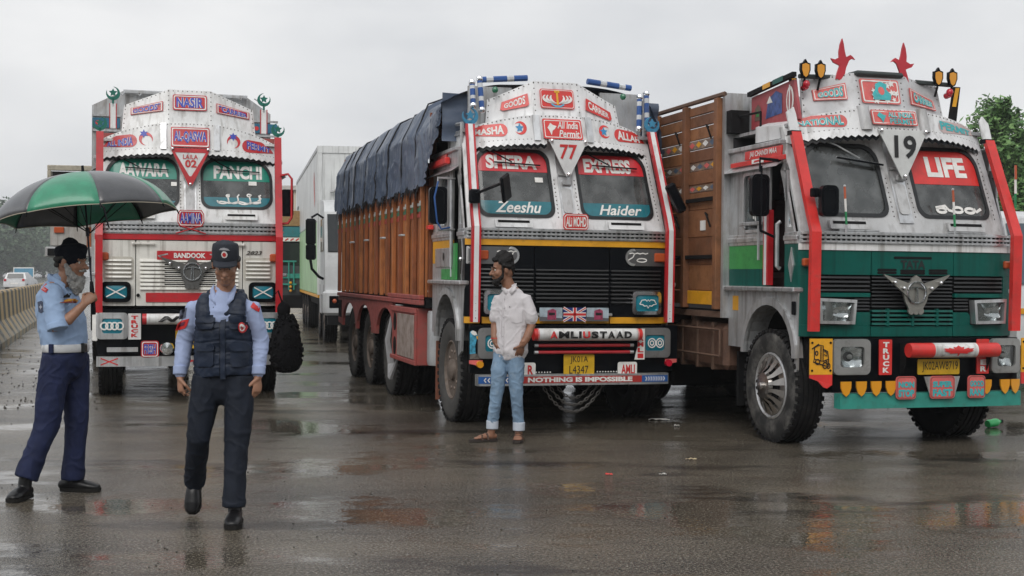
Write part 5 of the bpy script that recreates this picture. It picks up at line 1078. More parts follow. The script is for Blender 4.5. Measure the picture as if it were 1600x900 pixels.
plate(R3, -.05, .39, .655, .79, lambda u, v, d: B(u, v, d - .04), [('JK02AW8719', .045, .02)], -.01)
k = MB(); k.panel([(-.845, .365), (1.07, .365), (1.07, .495), (-.845, .495)], lambda u, v, d: B(u, v, d - .06), .10, 10); k.build('bumper_bar', BTEAL, R3)
for x in (-.80, -.645, -.495, -.345, .66, .86, .98):
    k = MB(); k.poly([(x - .052, .605), (x + .052, .605), (x + .05, .55), (x + .03, .50), (x, .475), (x - .03, .50), (x - .05, .55)], lambda u, v, d: B(u, v, d - .085), .015); k.build('amber_reflector', AMBER, R3, 0)
for (a, b, tx) in ((-.30, -.095, ('NON', 'STOP')), (.05, .31, ('SUPER', 'FAST')), (.45, .635, ('GOOD', 'RANI'))):
    mq = lambda u, v, d: B(u, v, d - .095)
    if tx[0] == 'SUPER': k = MB(); k.poly([(-.01, .64), (.365, .64), (.31, .46), (.06, .46)], lambda u, v, d: mq(u, v, d + .003), .01); k.build('tag_backing', GALV, R3, 0)
    o = sign(R3, rrect(a, b, .445, .645, .03, 3), mq, PINKR, 'tag_board', .012, 0, [(.005, .008)], DRED, 4); w_ = b - a
    text(tx[0], (a + w_ * .1, b - w_ * .1, .545, .60), mq, LETT, o, bold=.06, d=-.004); text(tx[1], (a + w_ * .1, b - w_ * .1, .465, .53), mq, LETT, o, bold=.06, d=-.004)
# poles, tips, mirror, striped feelers
for s in (-1, 1):
    k = MB(); post(k, s * 1.055, [(.26, 2.80, -s * .02 - .04), (-.03, 2.02), (-.085, 1.90), (-.07, 1.035)], .095, .05); k.build('corner_pole', BRED, R3, 20)
    k = MB(); q = lambda u, v, d: (s * 1.035 - .04 + u, .27 + (v - 2.8) * .25 + d, v); k.poly([(-.045, 2.80), (.05, 2.80), (.035, 2.96), (-.02 * s, 3.03), (-.06, 2.98)], q, .02); k.build('pole_tip', VW, R3, 0)
    k = MB(); k.box(s * 1.035 - .09, s * 1.035 + .01, .24, .32, 2.77, 2.81); k.build('pole_clamp', BLACK, R3)
    x = -.70 if s < 0 else .44; a = Vector(P.ws(x, 1.97, -.10)); b = a + Vector((-.005, .03, .34)); k = MB()
    for i, m_ in enumerate((0, 1, 2)): k.m = m_; k.tube([a + (b - a) * (1 - i / 3), a + (b - a) * (1 - (i + 1) / 3)], .011, 6)
    k.m = 3; k.tube([a, a - Vector((0, 0, .07))], .012, 6); k.ball(b, .014, 6); k.tube([a - Vector((.06, -.02, .05)), a - Vector((-.35, -.02, .05))], .010, 5)
    k.build('striped_feeler', [ORANGE, LETW, mat('feeler_green', (.02, .22, .08), .4), SILV], R3)
b0 = Vector((1.10, -.02, 2.15)); k = MB()
for i, m_ in enumerate((0, 1, 2)): k.m = m_; k.tube([b0 + Vector((0, .02, .40 - .13 * i)), b0 + Vector((0, .015, .27 - .13 * i))], .012, 6)
k.build('striped_feeler', [ORANGE, LETW, MATS['feeler_green']], R3)
round_mirror(R3, (-.955, -.16, 2.165), .17, .27); k = MB(); k.tube([(-1.05, -.06, 2.24), (-.96, -.11, 2.2)], .014, 6); k.box(-1.09, -1.02, -.09, -.03, 2.2, 2.28, .01); k.build('mirror_arm', BLACK, R3)
round_mirror(R3, (-1.31, .46, 2.24), .18, .38); k = MB(); k.tube([(-1.12, .40, 2.55), (-1.33, .45, 2.57), (-1.33, .44, 2.45)], .014, 6); k.tube([(-1.33, .44, 2.05), (-1.32, .44, 1.92), (-1.15, .42, 1.85)], .014, 6); k.tube([(-1.33, .41, 2.5), (-1.33, .41, 2.05)], .008, 6); k.build('mirror_arm', BLACK, R3)
k = MB(); k.box(-1.155, -1.10, .60, .635, 1.43, 2.12); k.m = 1; k.box(-1.16, -1.10, .635, .675, 1.43, 2.12); k.m = 0; k.box(-1.155, -1.10, .675, .70, 1.43, 2.12); k.build('door_edge', [RED, VW], R3)
k = MB(); k.tube([(-1.14, .40, 2.0), (-1.17, .40, 1.98), (-1.17, .40, 1.60), (-1.14, .40, 1.58)], .02, 8); k.build('grab_handle', SILV, R3)
k = MB(); k.box(-1.18, -1.14, .72, 1.16, 1.985, 2.02, .006); k.tube([(-1.16, .78, 2.0), (-1.16, .78, 1.66)], .014, 6); k.build('window_ledge', GALV, R3)
q = lambda u, v, d: (-1.13 + d, -u, v)
k = MB(); k.poly([(-.20, 1.77), (-.15, 1.61), (-.20, 1.46), (-.25, 1.61)], lambda u, v, d: q(u, v, d - .008), .008); o = k.build('diamond_badge', SILV, R3, 0); k = MB(); k.poly([(-.20, 1.72), (-.168, 1.61), (-.20, 1.51), (-.232, 1.61)], lambda u, v, d: q(u, v, d - .012), .004); k.build('diamond_inset', GALV, o, 0)
k = MB(); k.box(-1.165, -1.14, .30, 1.38, 2.555, 2.60, .004); k.m = 0; k.build('red_ledge', BRED, R3)
o = sign(R3, [(-1.10, 2.61), (-.38, 2.60), (-.37, 2.69), (-1.10, 2.69)], lambda u, v, d: q(u, v, d - .02), BRED, 'name_board', .012, 0, None, None, 2); text('JAI CHANDI MAA', (-1.0, -.46, 2.615, 2.68), lambda u, v, d: q(u, v, d - .02), LETW, o, bold=.02, shear=.2, d=-.004)
flat_decal(R3, [(-.92, 2.56), (-.68, 2.56), (-.68, 2.60), (-.92, 2.60)], lambda u, v, d: q(u, v, d - .036), LETW, 'small_plate'); flat_decal(R3, [(-.88, 2.57), (-.72, 2.575), (-.74, 2.592), (-.86, 2.588)], lambda u, v, d: q(u, v, d - .038), LETR, 'small_mark')
k = MB()
for L_ in ([(.91, 2.03), (.93, 2.12), (.90, 2.22), (.94, 2.30), (.93, 2.40), (.97, 2.44), (1.02, 2.41), (1.03, 2.30), (.99, 2.24)], [(.95, 2.05), (.97, 2.15), (.96, 2.25)]): k.tube([(-1.125, y, z) for y, z in L_], .008, 5)
k.build('dancer_decal', LETW, R3)
k = MB(); k.box(-1.152, -1.131, .02 + .085, .16, P.zstep - .20, P.zstep - .08, .006); k.build('fender_lamp', BLACK, R3); k = MB(); k.box(-1.1335, -1.1305, 1.24, 1.36, 1.18, 1.32); k.build('yellow_patch', YEL, R3)
# painted side board of the roof rack, rising behind the crown
q = lambda u, v, d: (-.98 + d, -u, v)
SPL = [(-1.30, 2.93), (-.36, 2.93), (-.47, 3.30), (-1.30, 3.24)]
k = MB(); k.poly(SPL, q, .03); mu = k.build('rack_side_board', mat('mural_red', (.36, .06, .07), .5, dirt=.4, dcol=(.4, .22, .2), dscale=7), R3, 0)
flat_decal(mu, [(-1.0, 3.0), (-.68, 3.02), (-.68, 3.2), (-.80, 3.24), (-.95, 3.18)], q, mat('mural_blue', (.05, .09, .26), .5, var=.4, dscale=20), 'mural_temple'); flat_decal(mu, [(-.98, 3.14), (-.86, 3.14), (-.92, 3.21)], q, LETW, 'mural_roof', -.006); flat_decal(mu, [(-1.22, 3.0), (-1.1, 3.0), (-1.1, 3.12), (-1.16, 3.16), (-1.22, 3.12)], q, mat('mural_brown', (.16, .10, .08), .6), 'mural_arch'); flat_decal(mu, [(-1.19, 3.04), (-1.13, 3.04), (-1.16, 3.11)], q, GREEN, 'mural_tree', -.007)
flat_decal(mu, ell(-.53, 3.12, .07, .13, 16), q, LETW, 'mural_ring'); flat_decal(mu, ell(-.53, 3.12, .045, .10, 16), q, MATS['mural_red'], 'mural_ring_centre', -.007); arcs(mu, q, [[(-.53, 3.0), (-.53, 3.26)]], .012, LETW, 'mural_blade', -.009)
k = MB(); k.tube([(-1.0, 1.32, 3.27), (-1.0, .42, 3.34)], .03, 4); k.m = 1; k.tube([(-1.0, 1.0, 3.297), (-1.0, .85, 3.309)], .032, 4); k.m = 2; k.tube([(-1.0, .8, 3.313), (-1.0, .6, 3.329)], .032, 4); k.build('rack_top_rail', [DARK, YEL, TEALG], R3)
for s in (-1, 1):
    k = MB(); k.poly([(-.03, 3.0), (.05, 3.0), (.0, 3.33), (-.07, 3.33)], lambda u, v, d: (s * (.86) - .05 + u * (1 if s < 0 else -1), .54 + d, v), .03); k.m = 1; k.poly([(-.02, 3.14), (.025, 3.14), (-.01, 3.32), (-.055, 3.32)], lambda u, v, d: (s * .86 - .05 + u * (1 if s < 0 else -1), .535 + d, v)); k.build('rack_post', [DARK, YEL], R3, 0)
    k = MB(); k.ball((s * .78 - .05, .50, 3.27), .035, 10); k.tube([(s * .78 - .05, .50, 3.25), (s * .78 - .05, .56, 3.24)], .03, 8); k.build('marker_lamp', REDL, R3)
k = MB(); k.box(-.98, .98, 1.30, 1.34, 2.9, 3.22); k.build('rack_back_board', GALV, R3)
k = MB(); k.box(-1.18, -.98, 1.34, 1.5, 2.9, 3.12); k.tube([(-1.09, .9, 2.9), (-1.09, .9, 3.05), (-1.09, 1.35, 3.06), (-1.09, 1.35, 2.9)], .012, 5); k.build('rack_bracket', DARK, R3)
k = MB(); k.tube([(-.88, .55, 3.345), (-.50, .58, 3.36)], .022, 6); k.tube([(.40, .58, 3.36), (.78, .55, 3.345)], .022, 6); k.box(-.32, .20, .46, .66, 3.37, 3.42, .02); k.build('rack_front_rail', mat('dark_cloth', (.04, .05, .05), .7), R3)
BIRD = [(-.02, -.16), (.07, -.13), (.10, -.02), (.15, .06), (.20, .085), (.255, .075), (.215, .105), (.175, .125), (.135, .11), (.10, .10), (.075, .16), (.055, .24), (.03, .30), (-.005, .235), (-.025, .15), (-.02, .09), (-.09, .065), (-.16, .075), (-.115, .03), (-.04, .01), (-.01, .0), (-.05, -.08), (-.07, -.15), (-.04, -.14)]
for s in (-1, 1):
    k = MB(); c = -.46 if s < 0 else .245; k.poly([(c - s * u * .62, 3.46 + v * .84) for u, v in BIRD], lambda u, v, d: (u, .52 + d, v), .02); o = tag(k.build('bird_cutout', mat('red_cutout', (.50, .03, .045), .4, dirt=.15), R3, 0))
    for j in (0, 1):
        x = s * (.80 - .16 * j); z = 3.385 + (.0 if s < 0 else .0)
        pl = [(x - .05, z + .07), (x, z + .085), (x + .05, z + .07), (x + .052, z + .01), (x + .03, z - .05), (x, z - .07), (x - .03, z - .05), (x - .052, z + .01)]
        k = MB(); k.poly(pl, lambda u, v, d: (u - .05, .48 + d, v), .03); k.poly([(x - .02, z + .08), (x + .02, z + .08), (x, z + .11)], lambda u, v, d: (u - .05, .48 + d, v), .03); o = k.build('roof_reflector', BLACK, R3, 0); k = MB(); k.poly(inset(pl, .014), lambda u, v, d: (u - .05, .476 + d, v), .004); k.build('amber_face', AMBER, o, 0); k = MB(); k.tube([(x - .05, .50, z - .07), (x - .05, .54, z - .16)], .012, 5); k.build('stem', DARK, o)
wheel(R3, -1.0, .575, -1, 'cover', wallm=MUDR); wheel(R3, .78, .575, 1)
for y in (4.6, 5.95):
    for s in (-1, 1): wheel(R3, s * .98, y, s, dual=True)
# plank body: horizontal boards between posts
BW = [mat('brown_board_%d' % i, c, .55, dirt=.5, dcol=(.10, .045, .02), dscale=3, bump=.15, bscale=20, var=.2) for i, c in enumerate(((.235, .098, .042), (.18, .074, .034), (.275, .12, .05)))]
PNL = mat('painted_art_board', (.30, .22, .15), .55, dirt=.9, dcol=(.16, .12, .12), dscale=6, var=.6)
xs, yb0, yb1 = -1.20, 1.50, 7.4
posts = [1.55, 2.32, 3.1, 3.9, 4.7, 5.5, 6.3, 7.1]
zz = [(1.22, 1.36), (1.365, 1.62), (1.625, 1.90), (1.905, 2.18), (2.185, 2.36), (2.365, 2.44), (2.445, 2.58), (2.585, 2.67), (2.675, 2.80), (2.805, 2.90), (2.905, 3.03), (3.035, 3.15), (3.155, 3.245)]
for i in range(len(posts) - 1):
    a, b = posts[i], posts[i + 1]
    for j, (z0, z1) in enumerate(zz):
        art = j in (5, 7, 9); k = MB(); dx = .008 * ((i * 3 + j * 5) % 3); k.box(xs + dx + (.006 if art else 0), xs + .04, a + .05, b - .0, z0, z1 - .004, .004); o = k.build('art_board' if art else 'side_board', PNL if art else YEL if (j == 0 and i == 0) else BW[(i + j * 2) % 3], R3)
        if art:
            n = 4
            for q_ in range(n): y = a + .10 + (b - a - .12) * (q_ + .5) / n; k = MB(); zc = (z0 + z1) / 2; k.poly([(y - .07, zc), (y, z1 - .015), (y + .07, zc), (y, z0 + .012)], lambda u, v, d: (xs + dx + .003 + d, u, v)); k.build('painted_lozenge', (PINKR, mat('art_blue', (.08, .13, .2), .5, dirt=.5), LETW, YEL)[(q_ + i + j) % 4] if 1 else None, o, 0, False)
    k = MB(); k.box(xs - .05, xs + .02, a - .03, a + .05, 1.18, 3.26, .006); k.build('body_post', BW[i % 3], R3)
    for z in (2.28, 1.70): k = MB(); k.box(xs - .035, xs - .001, a + .05, b - .03, z - .02, z + .02, .004); k.build('iron_strap', DARK, R3) if i < 2 else None
    for z in (2.10, 2.98): k = MB(); y = a + .18; k.tube([(xs - .01, y, z - .1), (xs - .05, y, z), (xs - .05, y + .04, z + .04), (xs - .01, y + .07, z + .02)], .010, 5); k.build('rope_hook', DARK, R3)
    k = MB(); k.box(xs - .012, xs - .004, a + .30, a + .42, 1.97, 2.07); k.build('white_tag', LETW, R3) if i in (0, 1) else None
k = MB(); k.tube([(xs, 1.45, 3.29), (xs, 7.4, 3.29)], .025, 6); k.build('body_top_rail', RUST, R3)
k = MB(); k.box(-1.2, 1.2, 1.45, 1.50, 1.1, 3.30); k.build('body_headboard', GALV, R3); k = MB(); k.box(1.16, 1.2, 1.5, 7.4, 1.2, 3.2); k.build('right_side', BW[1], R3); k = MB(); k.box(-1.16, 1.16, 7.36, 7.4, 1.2, 3.2); k.build('tail_board', BW[1], R3); k = MB(); k.box(-1.16, 1.16, 1.5, 7.4, 1.1, 1.18); k.build('body_floor', DARK, R3)
k = MB(); k.box(-1.14, -.65, 1.50, 2.75, .58, 1.04, .05); ft = k.build('fuel_tank', mat('tank_brown', (.14, .075, .05), .6, .2, dirt=.6, dcol=(.05, .03, .025), dscale=4), R3)
for y in (1.75, 2.12, 2.5): k = MB(); k.box(-1.155, -.64, y, y + .05, .57, 1.05, .008); k.build('tank_strap', RUST, ft)
k = MB(); k.lathe([(0, .06), (.05, .05), (.055, 0)], (-.95, 2.6, 1.04), 'z', 12); k.build('tank_cap', SILV, ft)
k = MB(); k.tube([(-1.20, 1.5, .98), (-1.20, 4.0, .98)], .014, 5); k.tube([(-1.20, 1.5, .72), (-1.20, 4.0, .72)], .014, 5); k.tube([(-1.20, 1.5, .72), (-1.20, 1.5, .98)], .014, 5); k.box(-1.2, -1.17, 1.5, 7.3, 1.10, 1.16); k.build('side_guard', RUST, R3)
for y in (2.2, 3.0, 3.8): k = MB(); k.box(-1.15, -.5, y, y + .08, 1.0, 1.1); k.build('cross_member', RUST, R3)
k = MB(); k.box(-1.08, -.75, 1.32, 1.36, .25, .78); k.build('mud_flap', DARK, R3)
k = MB(); k.box(-.6, 1.05, 1.7, 2.9, .38, 1.05, .03); k.build('underbody_light_blocker', DARK, R3); k = MB(); k.box(-1.05, 1.0, 3.0, 3.9, .30, 1.05, .03); k.build('cross_light_blocker', DARK, R3); k = MB(); k.box(-1.0, 1.0, 6.7, 6.75, .2, 1.1); k.build('rear_light_blocker', DARK, R3)  # dark blocks added below the body to stop light passing underneath
# ------------------------------------------------------------ lorry with a container, behind
YC = atan2(420, 2000)
def root_at(px, z, yaw, name, label, cat, group=None):
    return empty(name, ((px - 800) / 2000 * z, z, 0), yaw, label, cat, group)
RC = root_at(508, 27.4, YC, 'container_lorry', 'white cabbed lorry carrying a tall white and pale green container', 'truck')
CWH = mat('container_white', (.70, .715, .71), .4, dirt=.25, dcol=(.3, .3, .28), dscale=1, streak=1); CGR = mat('container_green', (.42, .64, .36), .45, dirt=.25, dcol=(.25, .33, .22), dscale=1, streak=1); LCAB = mat('lorry_white', (.60, .615, .62), .35, dirt=.2, dcol=(.3, .3, .3), dscale=2)
k = MB(); k.grid(lambda u, v: (-.02 + 2.4 * v, 2.2 + 12 * u, 4.42), 1, 1); k.box(-.02, 2.38, 2.2, 14.2, 2.72, 4.40, .03); cont = k.build('container', CWH, RC)
k = MB(); k.box(-.025, 2.385, 2.195, 14.2, 1.02, 2.715, .02); k.build('container_lower', CGR, cont)
k = MB(); k.box(-.03, 2.39, 2.19, 14.2, .95, 1.015, .005); k.build('orange_line', YEL, cont)
for x, y in ((-.04, 2.18), (2.30, 2.18), (-.04, 14.1)):
    k = MB(); k.box(x, x + .12, y, y + .12, 1.02, 4.46, .01); k.build('corner_post', CWH, cont)
k = MB(); k.box(-.035, -.021, 2.2, 14.2, 4.36, 4.45); k.build('top_side_rail', GALV, cont); k = MB(); k.box(-.03, 2.39, 2.175, 2.2, 4.30, 4.46); k.build('top_front_rail', CWH, cont)
k = MB(); k.poly([(3.6, 3.1), (4.0, 3.75), (3.75, 4.0), (3.4, 3.25)], lambda u, v, d: (-.026 + d, u, v)); k.build('red_flash', PINKR, cont, 0, False)
for j, (z, y0) in enumerate(((3.5, 12.6), (3.2, 12.6), (2.9, 12.6), (2.4, 12.2), (2.15, 12.2), (1.9, 12.2), (1.65, 12.2))):
    k = MB(); k.box(-.029, -.0265, y0, y0 + 1.0, z, z + .10); k.build('painted_line', mat('grey_print', (.14, .17, .15), .5), cont)
k = MB(); k.tube([(.25, 2.12, 3.4), (.9, 2.0, 3.55), (1.4, 1.9, 3.5)], .035, 6); k.build('exhaust_pipe', GALV, RC)
# cab
def lcab(u, v):
    return None
k = MB(); prof = [(.0, 1.05), (-.02, 1.6), (.0, 1.95), (.22, 2.85), (.45, 3.08), (1.2, 3.16), (1.75, 3.16), (1.8, 1.05)]
k.poly(prof, lambda u, v, d: (d, u, v), 2.38); cb = k.build('cab', LCAB, RC, 30)
k = MB(); k.poly([(-.012, 1.98), (-.012, 2.0), (.20, 2.80), (.205, 2.80)], lambda u, v, d: (.06 + d, u, v), 2.26); k.build('windscreen', mat('lorry_dark_glass', (.02, .024, .026), .08, spec=.6), cb)
k = MB(); k.poly([(.36, 2.0), (1.45, 2.0), (1.42, 2.72), (.62, 2.72)], lambda u, v, d: (-.012 + d, u, v), .014); k.build('side_window', MATS['lorry_dark_glass'], cb, 0)
k = MB(); k.poly([(.70, 2.04), (.78, 2.04), (.80, 2.70), (.74, 2.70)], lambda u, v, d: (-.016 + d, u, v), .004); k.build('window_bar', LCAB, cb, 0)
k = MB(); k.box(-.04, 2.42, -.12, .35, .62, 1.16, .06); k.build('bumper', LCAB, RC); k = MB(); k.box(.08, .42, -.135, -.11, .78, 1.04, .03); k.build('lamp_cluster', BLACK, RC); k = MB(); k.ball((.19, -.13, .93), .05, 8); k.build('indicator_lamp', ORANGE, RC); k = MB(); k.ball((.31, -.13, .86), .06, 8); k.build('head_lamp', REFL, RC)
k = MB(); k.box(.05, 2.3, -.1, .2, .42, .62); k.box(.1, 2.3, .2, 14, .75, .95); k.build('chassis', DARK, RC)
k = MB(); k.box(-.01, .3, .34, .6, .95, 1.3, .03); k.box(.0, .35, 1.55, 2.1, .6, 1.3, .03); k.build('step_well', GALV, RC)
for z, h in ((2.42, .56), (1.98, .34)): k = MB(); k.box(-.40, -.18, .18, .26, z - h / 2, z + h / 2, .04); k.build('mirror', BLACK, RC)
k = MB(); k.tube([(-.02, .3, 2.72), (-.15, .22, 2.80), (-.28, .22, 2.72)], .025, 6); k.build('mirror_arm', BLACK, RC); k = MB(); k.tube([(-.3, .22, 1.82), (-.27, .22, 1.62), (-.12, .25, 1.45), (-.02, .3, 1.40)], .03, 6); k.build('mirror_arm', BLACK, RC)
for y in (1.05, 2.75, 8.3, 9.65, 11.0): wheel(RC, .17, y, -1)
for y in (1.05, 2.75): wheel(RC, 2.2, y, 1)
# ------------------------------------------------------------ decorated lorry seen between the white truck and the container
RB = root_at(432, 39., YC, 'parked_lorry', 'dark lorry with teal bars glimpsed between the white truck and the container', 'truck')
k = MB(); k.poly([(.05, .8), (.0, 1.8), (.2, 2.9), (.3, 3.4), (6, 3.4), (6, .8)], lambda u, v, d: (d, u, v), 2.3); k.build('cab_body', mat('lorry_dark_body', (.04, .045, .05), .5, dirt=.4), RB)
for z0, z1, nm, m in ((2.95, 3.42, 'sign_board', mat('wood_sign', (.28, .17, .07), .5, dirt=.5, dcol=(.45, .3, .1), dscale=14)), (2.62, 2.93, 'teal_board', mat('board_teal', (.03, .18, .20), .4, dirt=.3)), (2.48, 2.60, 'white_board', LETW), (1.35, 1.5, 'teal_bar', BTEAL)):
    k = MB(); k.box(-.02, 2.32, -.02, .03, z0, z1, .01); ob = k.build(nm, m, RB)
    if z0 == 2.48: text('KING OF ROAD', (.1, 2.2, 2.50, 2.58), lambda u, v, d: (u, -.022 + d, v), LETR, ob, d=-.004) if 0 else arcs(ob, lambda u, v, d: (u, -.022 + d, v), [[(.1 + .16 * i, 2.51), (.2 + .16 * i, 2.57)] for i in range(13)], .02, LETR, 'red_marks')
k = MB(); k.box(.1, 2.2, -.015, .02, 1.75, 2.44, .03); k.build('windscreen', MATS['lorry_dark_glass'], RB)
for x in (.35, .5): k = MB(); k.box(x, x + .04, -.06, .0, 1.0, 1.9, .005); k.build('teal_upright', BTEAL, RB)
for z in (1.85, 1.15): k = MB(); k.box(.05, .6, -.07, -.02, z, z + .05, .005); k.build('teal_crossbar', BTEAL, RB)
for z in (.98, 1.10, 1.22): k = MB(); k.ball((.42, -.1, z), .045, 8); k.build('marker_lamp', AMBER, RB)
k = MB(); k.box(-.1, 2.4, -.15, .1, .45, .85, .03); k.build('bumper', DARK, RB)
for s in (0.15, 2.15): wheel(RB, s, .9, -1 if s < 1 else 1)
RD = root_at(140, 21.5, YAW, 'parked_lorry', 'weathered lorry with rusty overhanging body behind the white truck', 'truck')
DP = mat('weathered_panel', (.42, .41, .39), .55, dirt=.75, dcol=(.2, .16, .12), dscale=2.2, streak=1)
k = MB(); k.box(-.62, 1.7, .0, 6, 1.98, 3.23, .02); k.build('body_box', DP, RD)
k = MB(); k.box(-.66, 1.74, -.04, .03, 3.24, 3.33, .01); k.box(-.66, -.60, -.04, .03, 3.0, 3.24, .01); k.build('top_frame', mat('cream_frame', (.42, .38, .30), .5, dirt=.5), RD)
k = MB(); k.box(-.58, 1.6, -.02, -.005, 3.05, 3.22); k.build('dark_opening', DARK, RD)
k = MB(); k.box(-.56, -.40, -.04, 0, 2.20, 2.30, .01); k.build('marker_lamp', ORANGE, RD)
k = MB(); k.box(-.04, .03, -.03, 0, 1.9, 2.3, .004); k.build('rusty_strip', mat('orange_rust', (.36, .10, .03), .6, dirt=.6, dcol=(.1, .04, .02), dscale=30), RD)
k = MB(); k.box(-.70, .4, -.08, .3, 1.80, 1.97, .015); k.build('lower_ledge', GALV, RD); k = MB(); k.box(-.66, -.54, -.10, -.06, 1.82, 1.94, .01); k.build('ledge_lamp', DARK, RD)
k = MB(); k.box(.0, 1.6, .4, 5.6, .55, 1.80); k.build('chassis', DARK, RD)
for s in (.15, 1.5):
    for y in (1.2, 4.4): wheel(RD, s, y, -1 if s < 1 else 1)
# ------------------------------------------------------------ white minibus past the right truck
RV = root_at(1583, 16.2, YAW, 'minibus', 'white minibus with orange waist line parked beyond the teal truck', 'van')
k = MB(); k.poly([(.0, .45), (-.02, 1.2), (.05, 1.35), (.35, 2.25), (.6, 2.35), (5.2, 2.35), (5.25, .45)], lambda u, v, d: (.05 + d, u, v), 1.9); vb = k.build('van_body', LCAB, RV, 30)
k = MB(); k.box(.042, .05, .75, 4.8, 1.42, 2.1, .003); k.build('side_window', mat('pale_window', (.08, .11, .13), .08, spec=.6), vb); k = MB(); k.poly([(.035, 1.40), (.30, 2.18), (.31, 2.18), (.045, 1.40)], lambda u, v, d: (.12 + d, u, v), 1.76); k.build('windscreen', MATS['pale_window'], vb)
k = MB(); k.box(.04, 1.96, -.035, 5.2, 1.02, 1.09); k.build('orange_line', YEL, vb); k = MB(); k.box(.03, 1.97, -.1, .2, .38, .62, .04); k.build('bumper', DARK, RV)
for x in (.3, 1.7): k = MB(); k.ball((x, -.02, .88), .11, 10, (1, .4, 1)); k.build('head_lamp', REFL, RV)
for y in (.9, 4.2): wheel(RV, .17, y, -1, r=.36, w=.2); wheel(RV, 1.83, y, 1, r=.36, w=.2)
# ------------------------------------------------------------ far building
bp = at(451, 425, 95.); BR = empty('flat_roofed_building', (bp.x, 95, 0), 0, 'beige flat roofed building glimpsed beyond the parked lorries', 'building')
BGE = mat('beige_render', (.52, .47, .38), .7, dirt=.25, dcol=(.3, .27, .22), dscale=.3)
k = MB(); k.box(-9, 9, 0, 10, 0, 7.6, .02); k.build('wall', BGE, BR); k = MB(); k.box(-9.3, 9.3, -.3, 10.3, 7.6, 7.95, .03); k.build('roof_slab', mat('pale_slab', (.45, .43, .40), .7), BR)
for i in range(6):
    for z in (1.0, 4.3): k = MB(); k.box(-8 + 2.9 * i, -6.6 + 2.9 * i, -.06, .02, z, z + 1.5); w_ = k.build('window', mat('window_frame_paint', (.4, .38, .33), .6), BR); k = MB(); k.box(-7.9 + 2.9 * i, -6.7 + 2.9 * i, -.075, -.05, z + .1, z + 1.4); k.build('pane', MATS['lorry_dark_glass'], w_)
# ------------------------------------------------------------ jersey barriers, black and ochre
def stripes():
    m = bpy.data.materials.new('striped_concrete'); m.use_nodes = True; t = m.node_tree; n = t.nodes; l = t.links; b = n['Principled BSDF']; b.inputs['Roughness'].default_value = .7
    co = n.new('ShaderNodeTexCoord'); sx = n.new('ShaderNodeSeparateXYZ'); l.new(co.outputs['Object'], sx.inputs[0])
    nz = n.new('ShaderNodeTexNoise'); nz.inputs['Scale'].default_value = 6; nz.inputs['Detail'].default_value = 8; l.new(co.outputs['Object'], nz.inputs['Vector'])
    wv = n.new('ShaderNodeMath'); wv.operation = 'MULTIPLY'; wv.inputs[1].default_value = 2 * pi / 1.35; l.new(sx.outputs['Y'], wv.inputs[0]); si = n.new('ShaderNodeMath'); si.operation = 'SINE'; l.new(wv.outputs[0], si.inputs[0])
    r = n.new('ShaderNodeValToRGB'); r.color_ramp.elements[0].position = .49; r.color_ramp.elements[1].position = .51; r.color_ramp.elements[0].color = (.055, .055, .055, 1); r.color_ramp.elements[1].color = (.55, .38, .17, 1)
    ad = n.new('ShaderNodeMapRange'); ad.inputs['From Min'].default_value = -1; l.new(si.outputs[0], ad.inputs[0]); l.new(ad.outputs[0], r.inputs[0])
    w = n.new('ShaderNodeValToRGB'); w.color_ramp.elements[0].position = .34; w.color_ramp.elements[1].position = .6; l.new(nz.outputs['Fac'], w.inputs[0])
    hz = n.new('ShaderNodeMapRange'); hz.inputs['From Min'].default_value = .55; hz.inputs['From Max'].default_value = .2; hz.inputs['To Min'].default_value = .25; hz.inputs['To Max'].default_value = .95; l.new(sx.outputs['Z'], hz.inputs[0])
    mu = n.new('ShaderNodeMath'); mu.operation = 'MULTIPLY'; l.new(w.outputs[0], mu.inputs[0]); l.new(hz.outputs[0], mu.inputs[1])
    x = n.new('ShaderNodeMixRGB'); x.inputs[2].default_value = (.45, .43, .39, 1); l.new(mu.outputs[0], x.inputs[0]); l.new(r.outputs[0], x.inputs[1]); l.new(x.outputs[0], b.inputs['Base Color']); return m
k = MB(); LB = 3.96
pr = [(-.36, 0), (-.36, .13), (-.32, .20), (-.15, .48), (-.11, 1.08), (-.085, 1.12), (.085, 1.12), (.11, 1.08), (.15, .48), (.32, .20), (.36, .13), (.36, 0)]
k.poly(pr, lambda u, v, d: (u, d, v), LB); bmesh_ = k.build('jersey_barrier', stripes(), None, 20)
b0 = ground_at(3, 546); bdir = Vector((-.30, .954, 0)).normalized(); off = Vector((-bdir.y, bdir.x, 0)) * .36
names = ['nearest', 'second', 'third', 'fourth', 'fifth', 'sixth', 'seventh', 'eighth', 'ninth', 'tenth', 'eleventh', 'twelfth', 'thirteenth']
for i in range(-2, 10):
    o = bmesh_ if i == -2 else bmesh_.copy()
    if i > -2: COL.objects.link(o)
    o.location = b0 + off + bdir * (4.0 * i); o.location.z = 0; o.rotation_euler = (0, 0, atan2(-bdir.x, bdir.y))
    tag(o, 'black and ochre striped concrete barrier at the road edge, %s along the row' % names[i + 2], 'barrier', 'striped barriers in a row')
k = None
for i in range(-1, 9):                                     # lifting pins on the tops
    pass
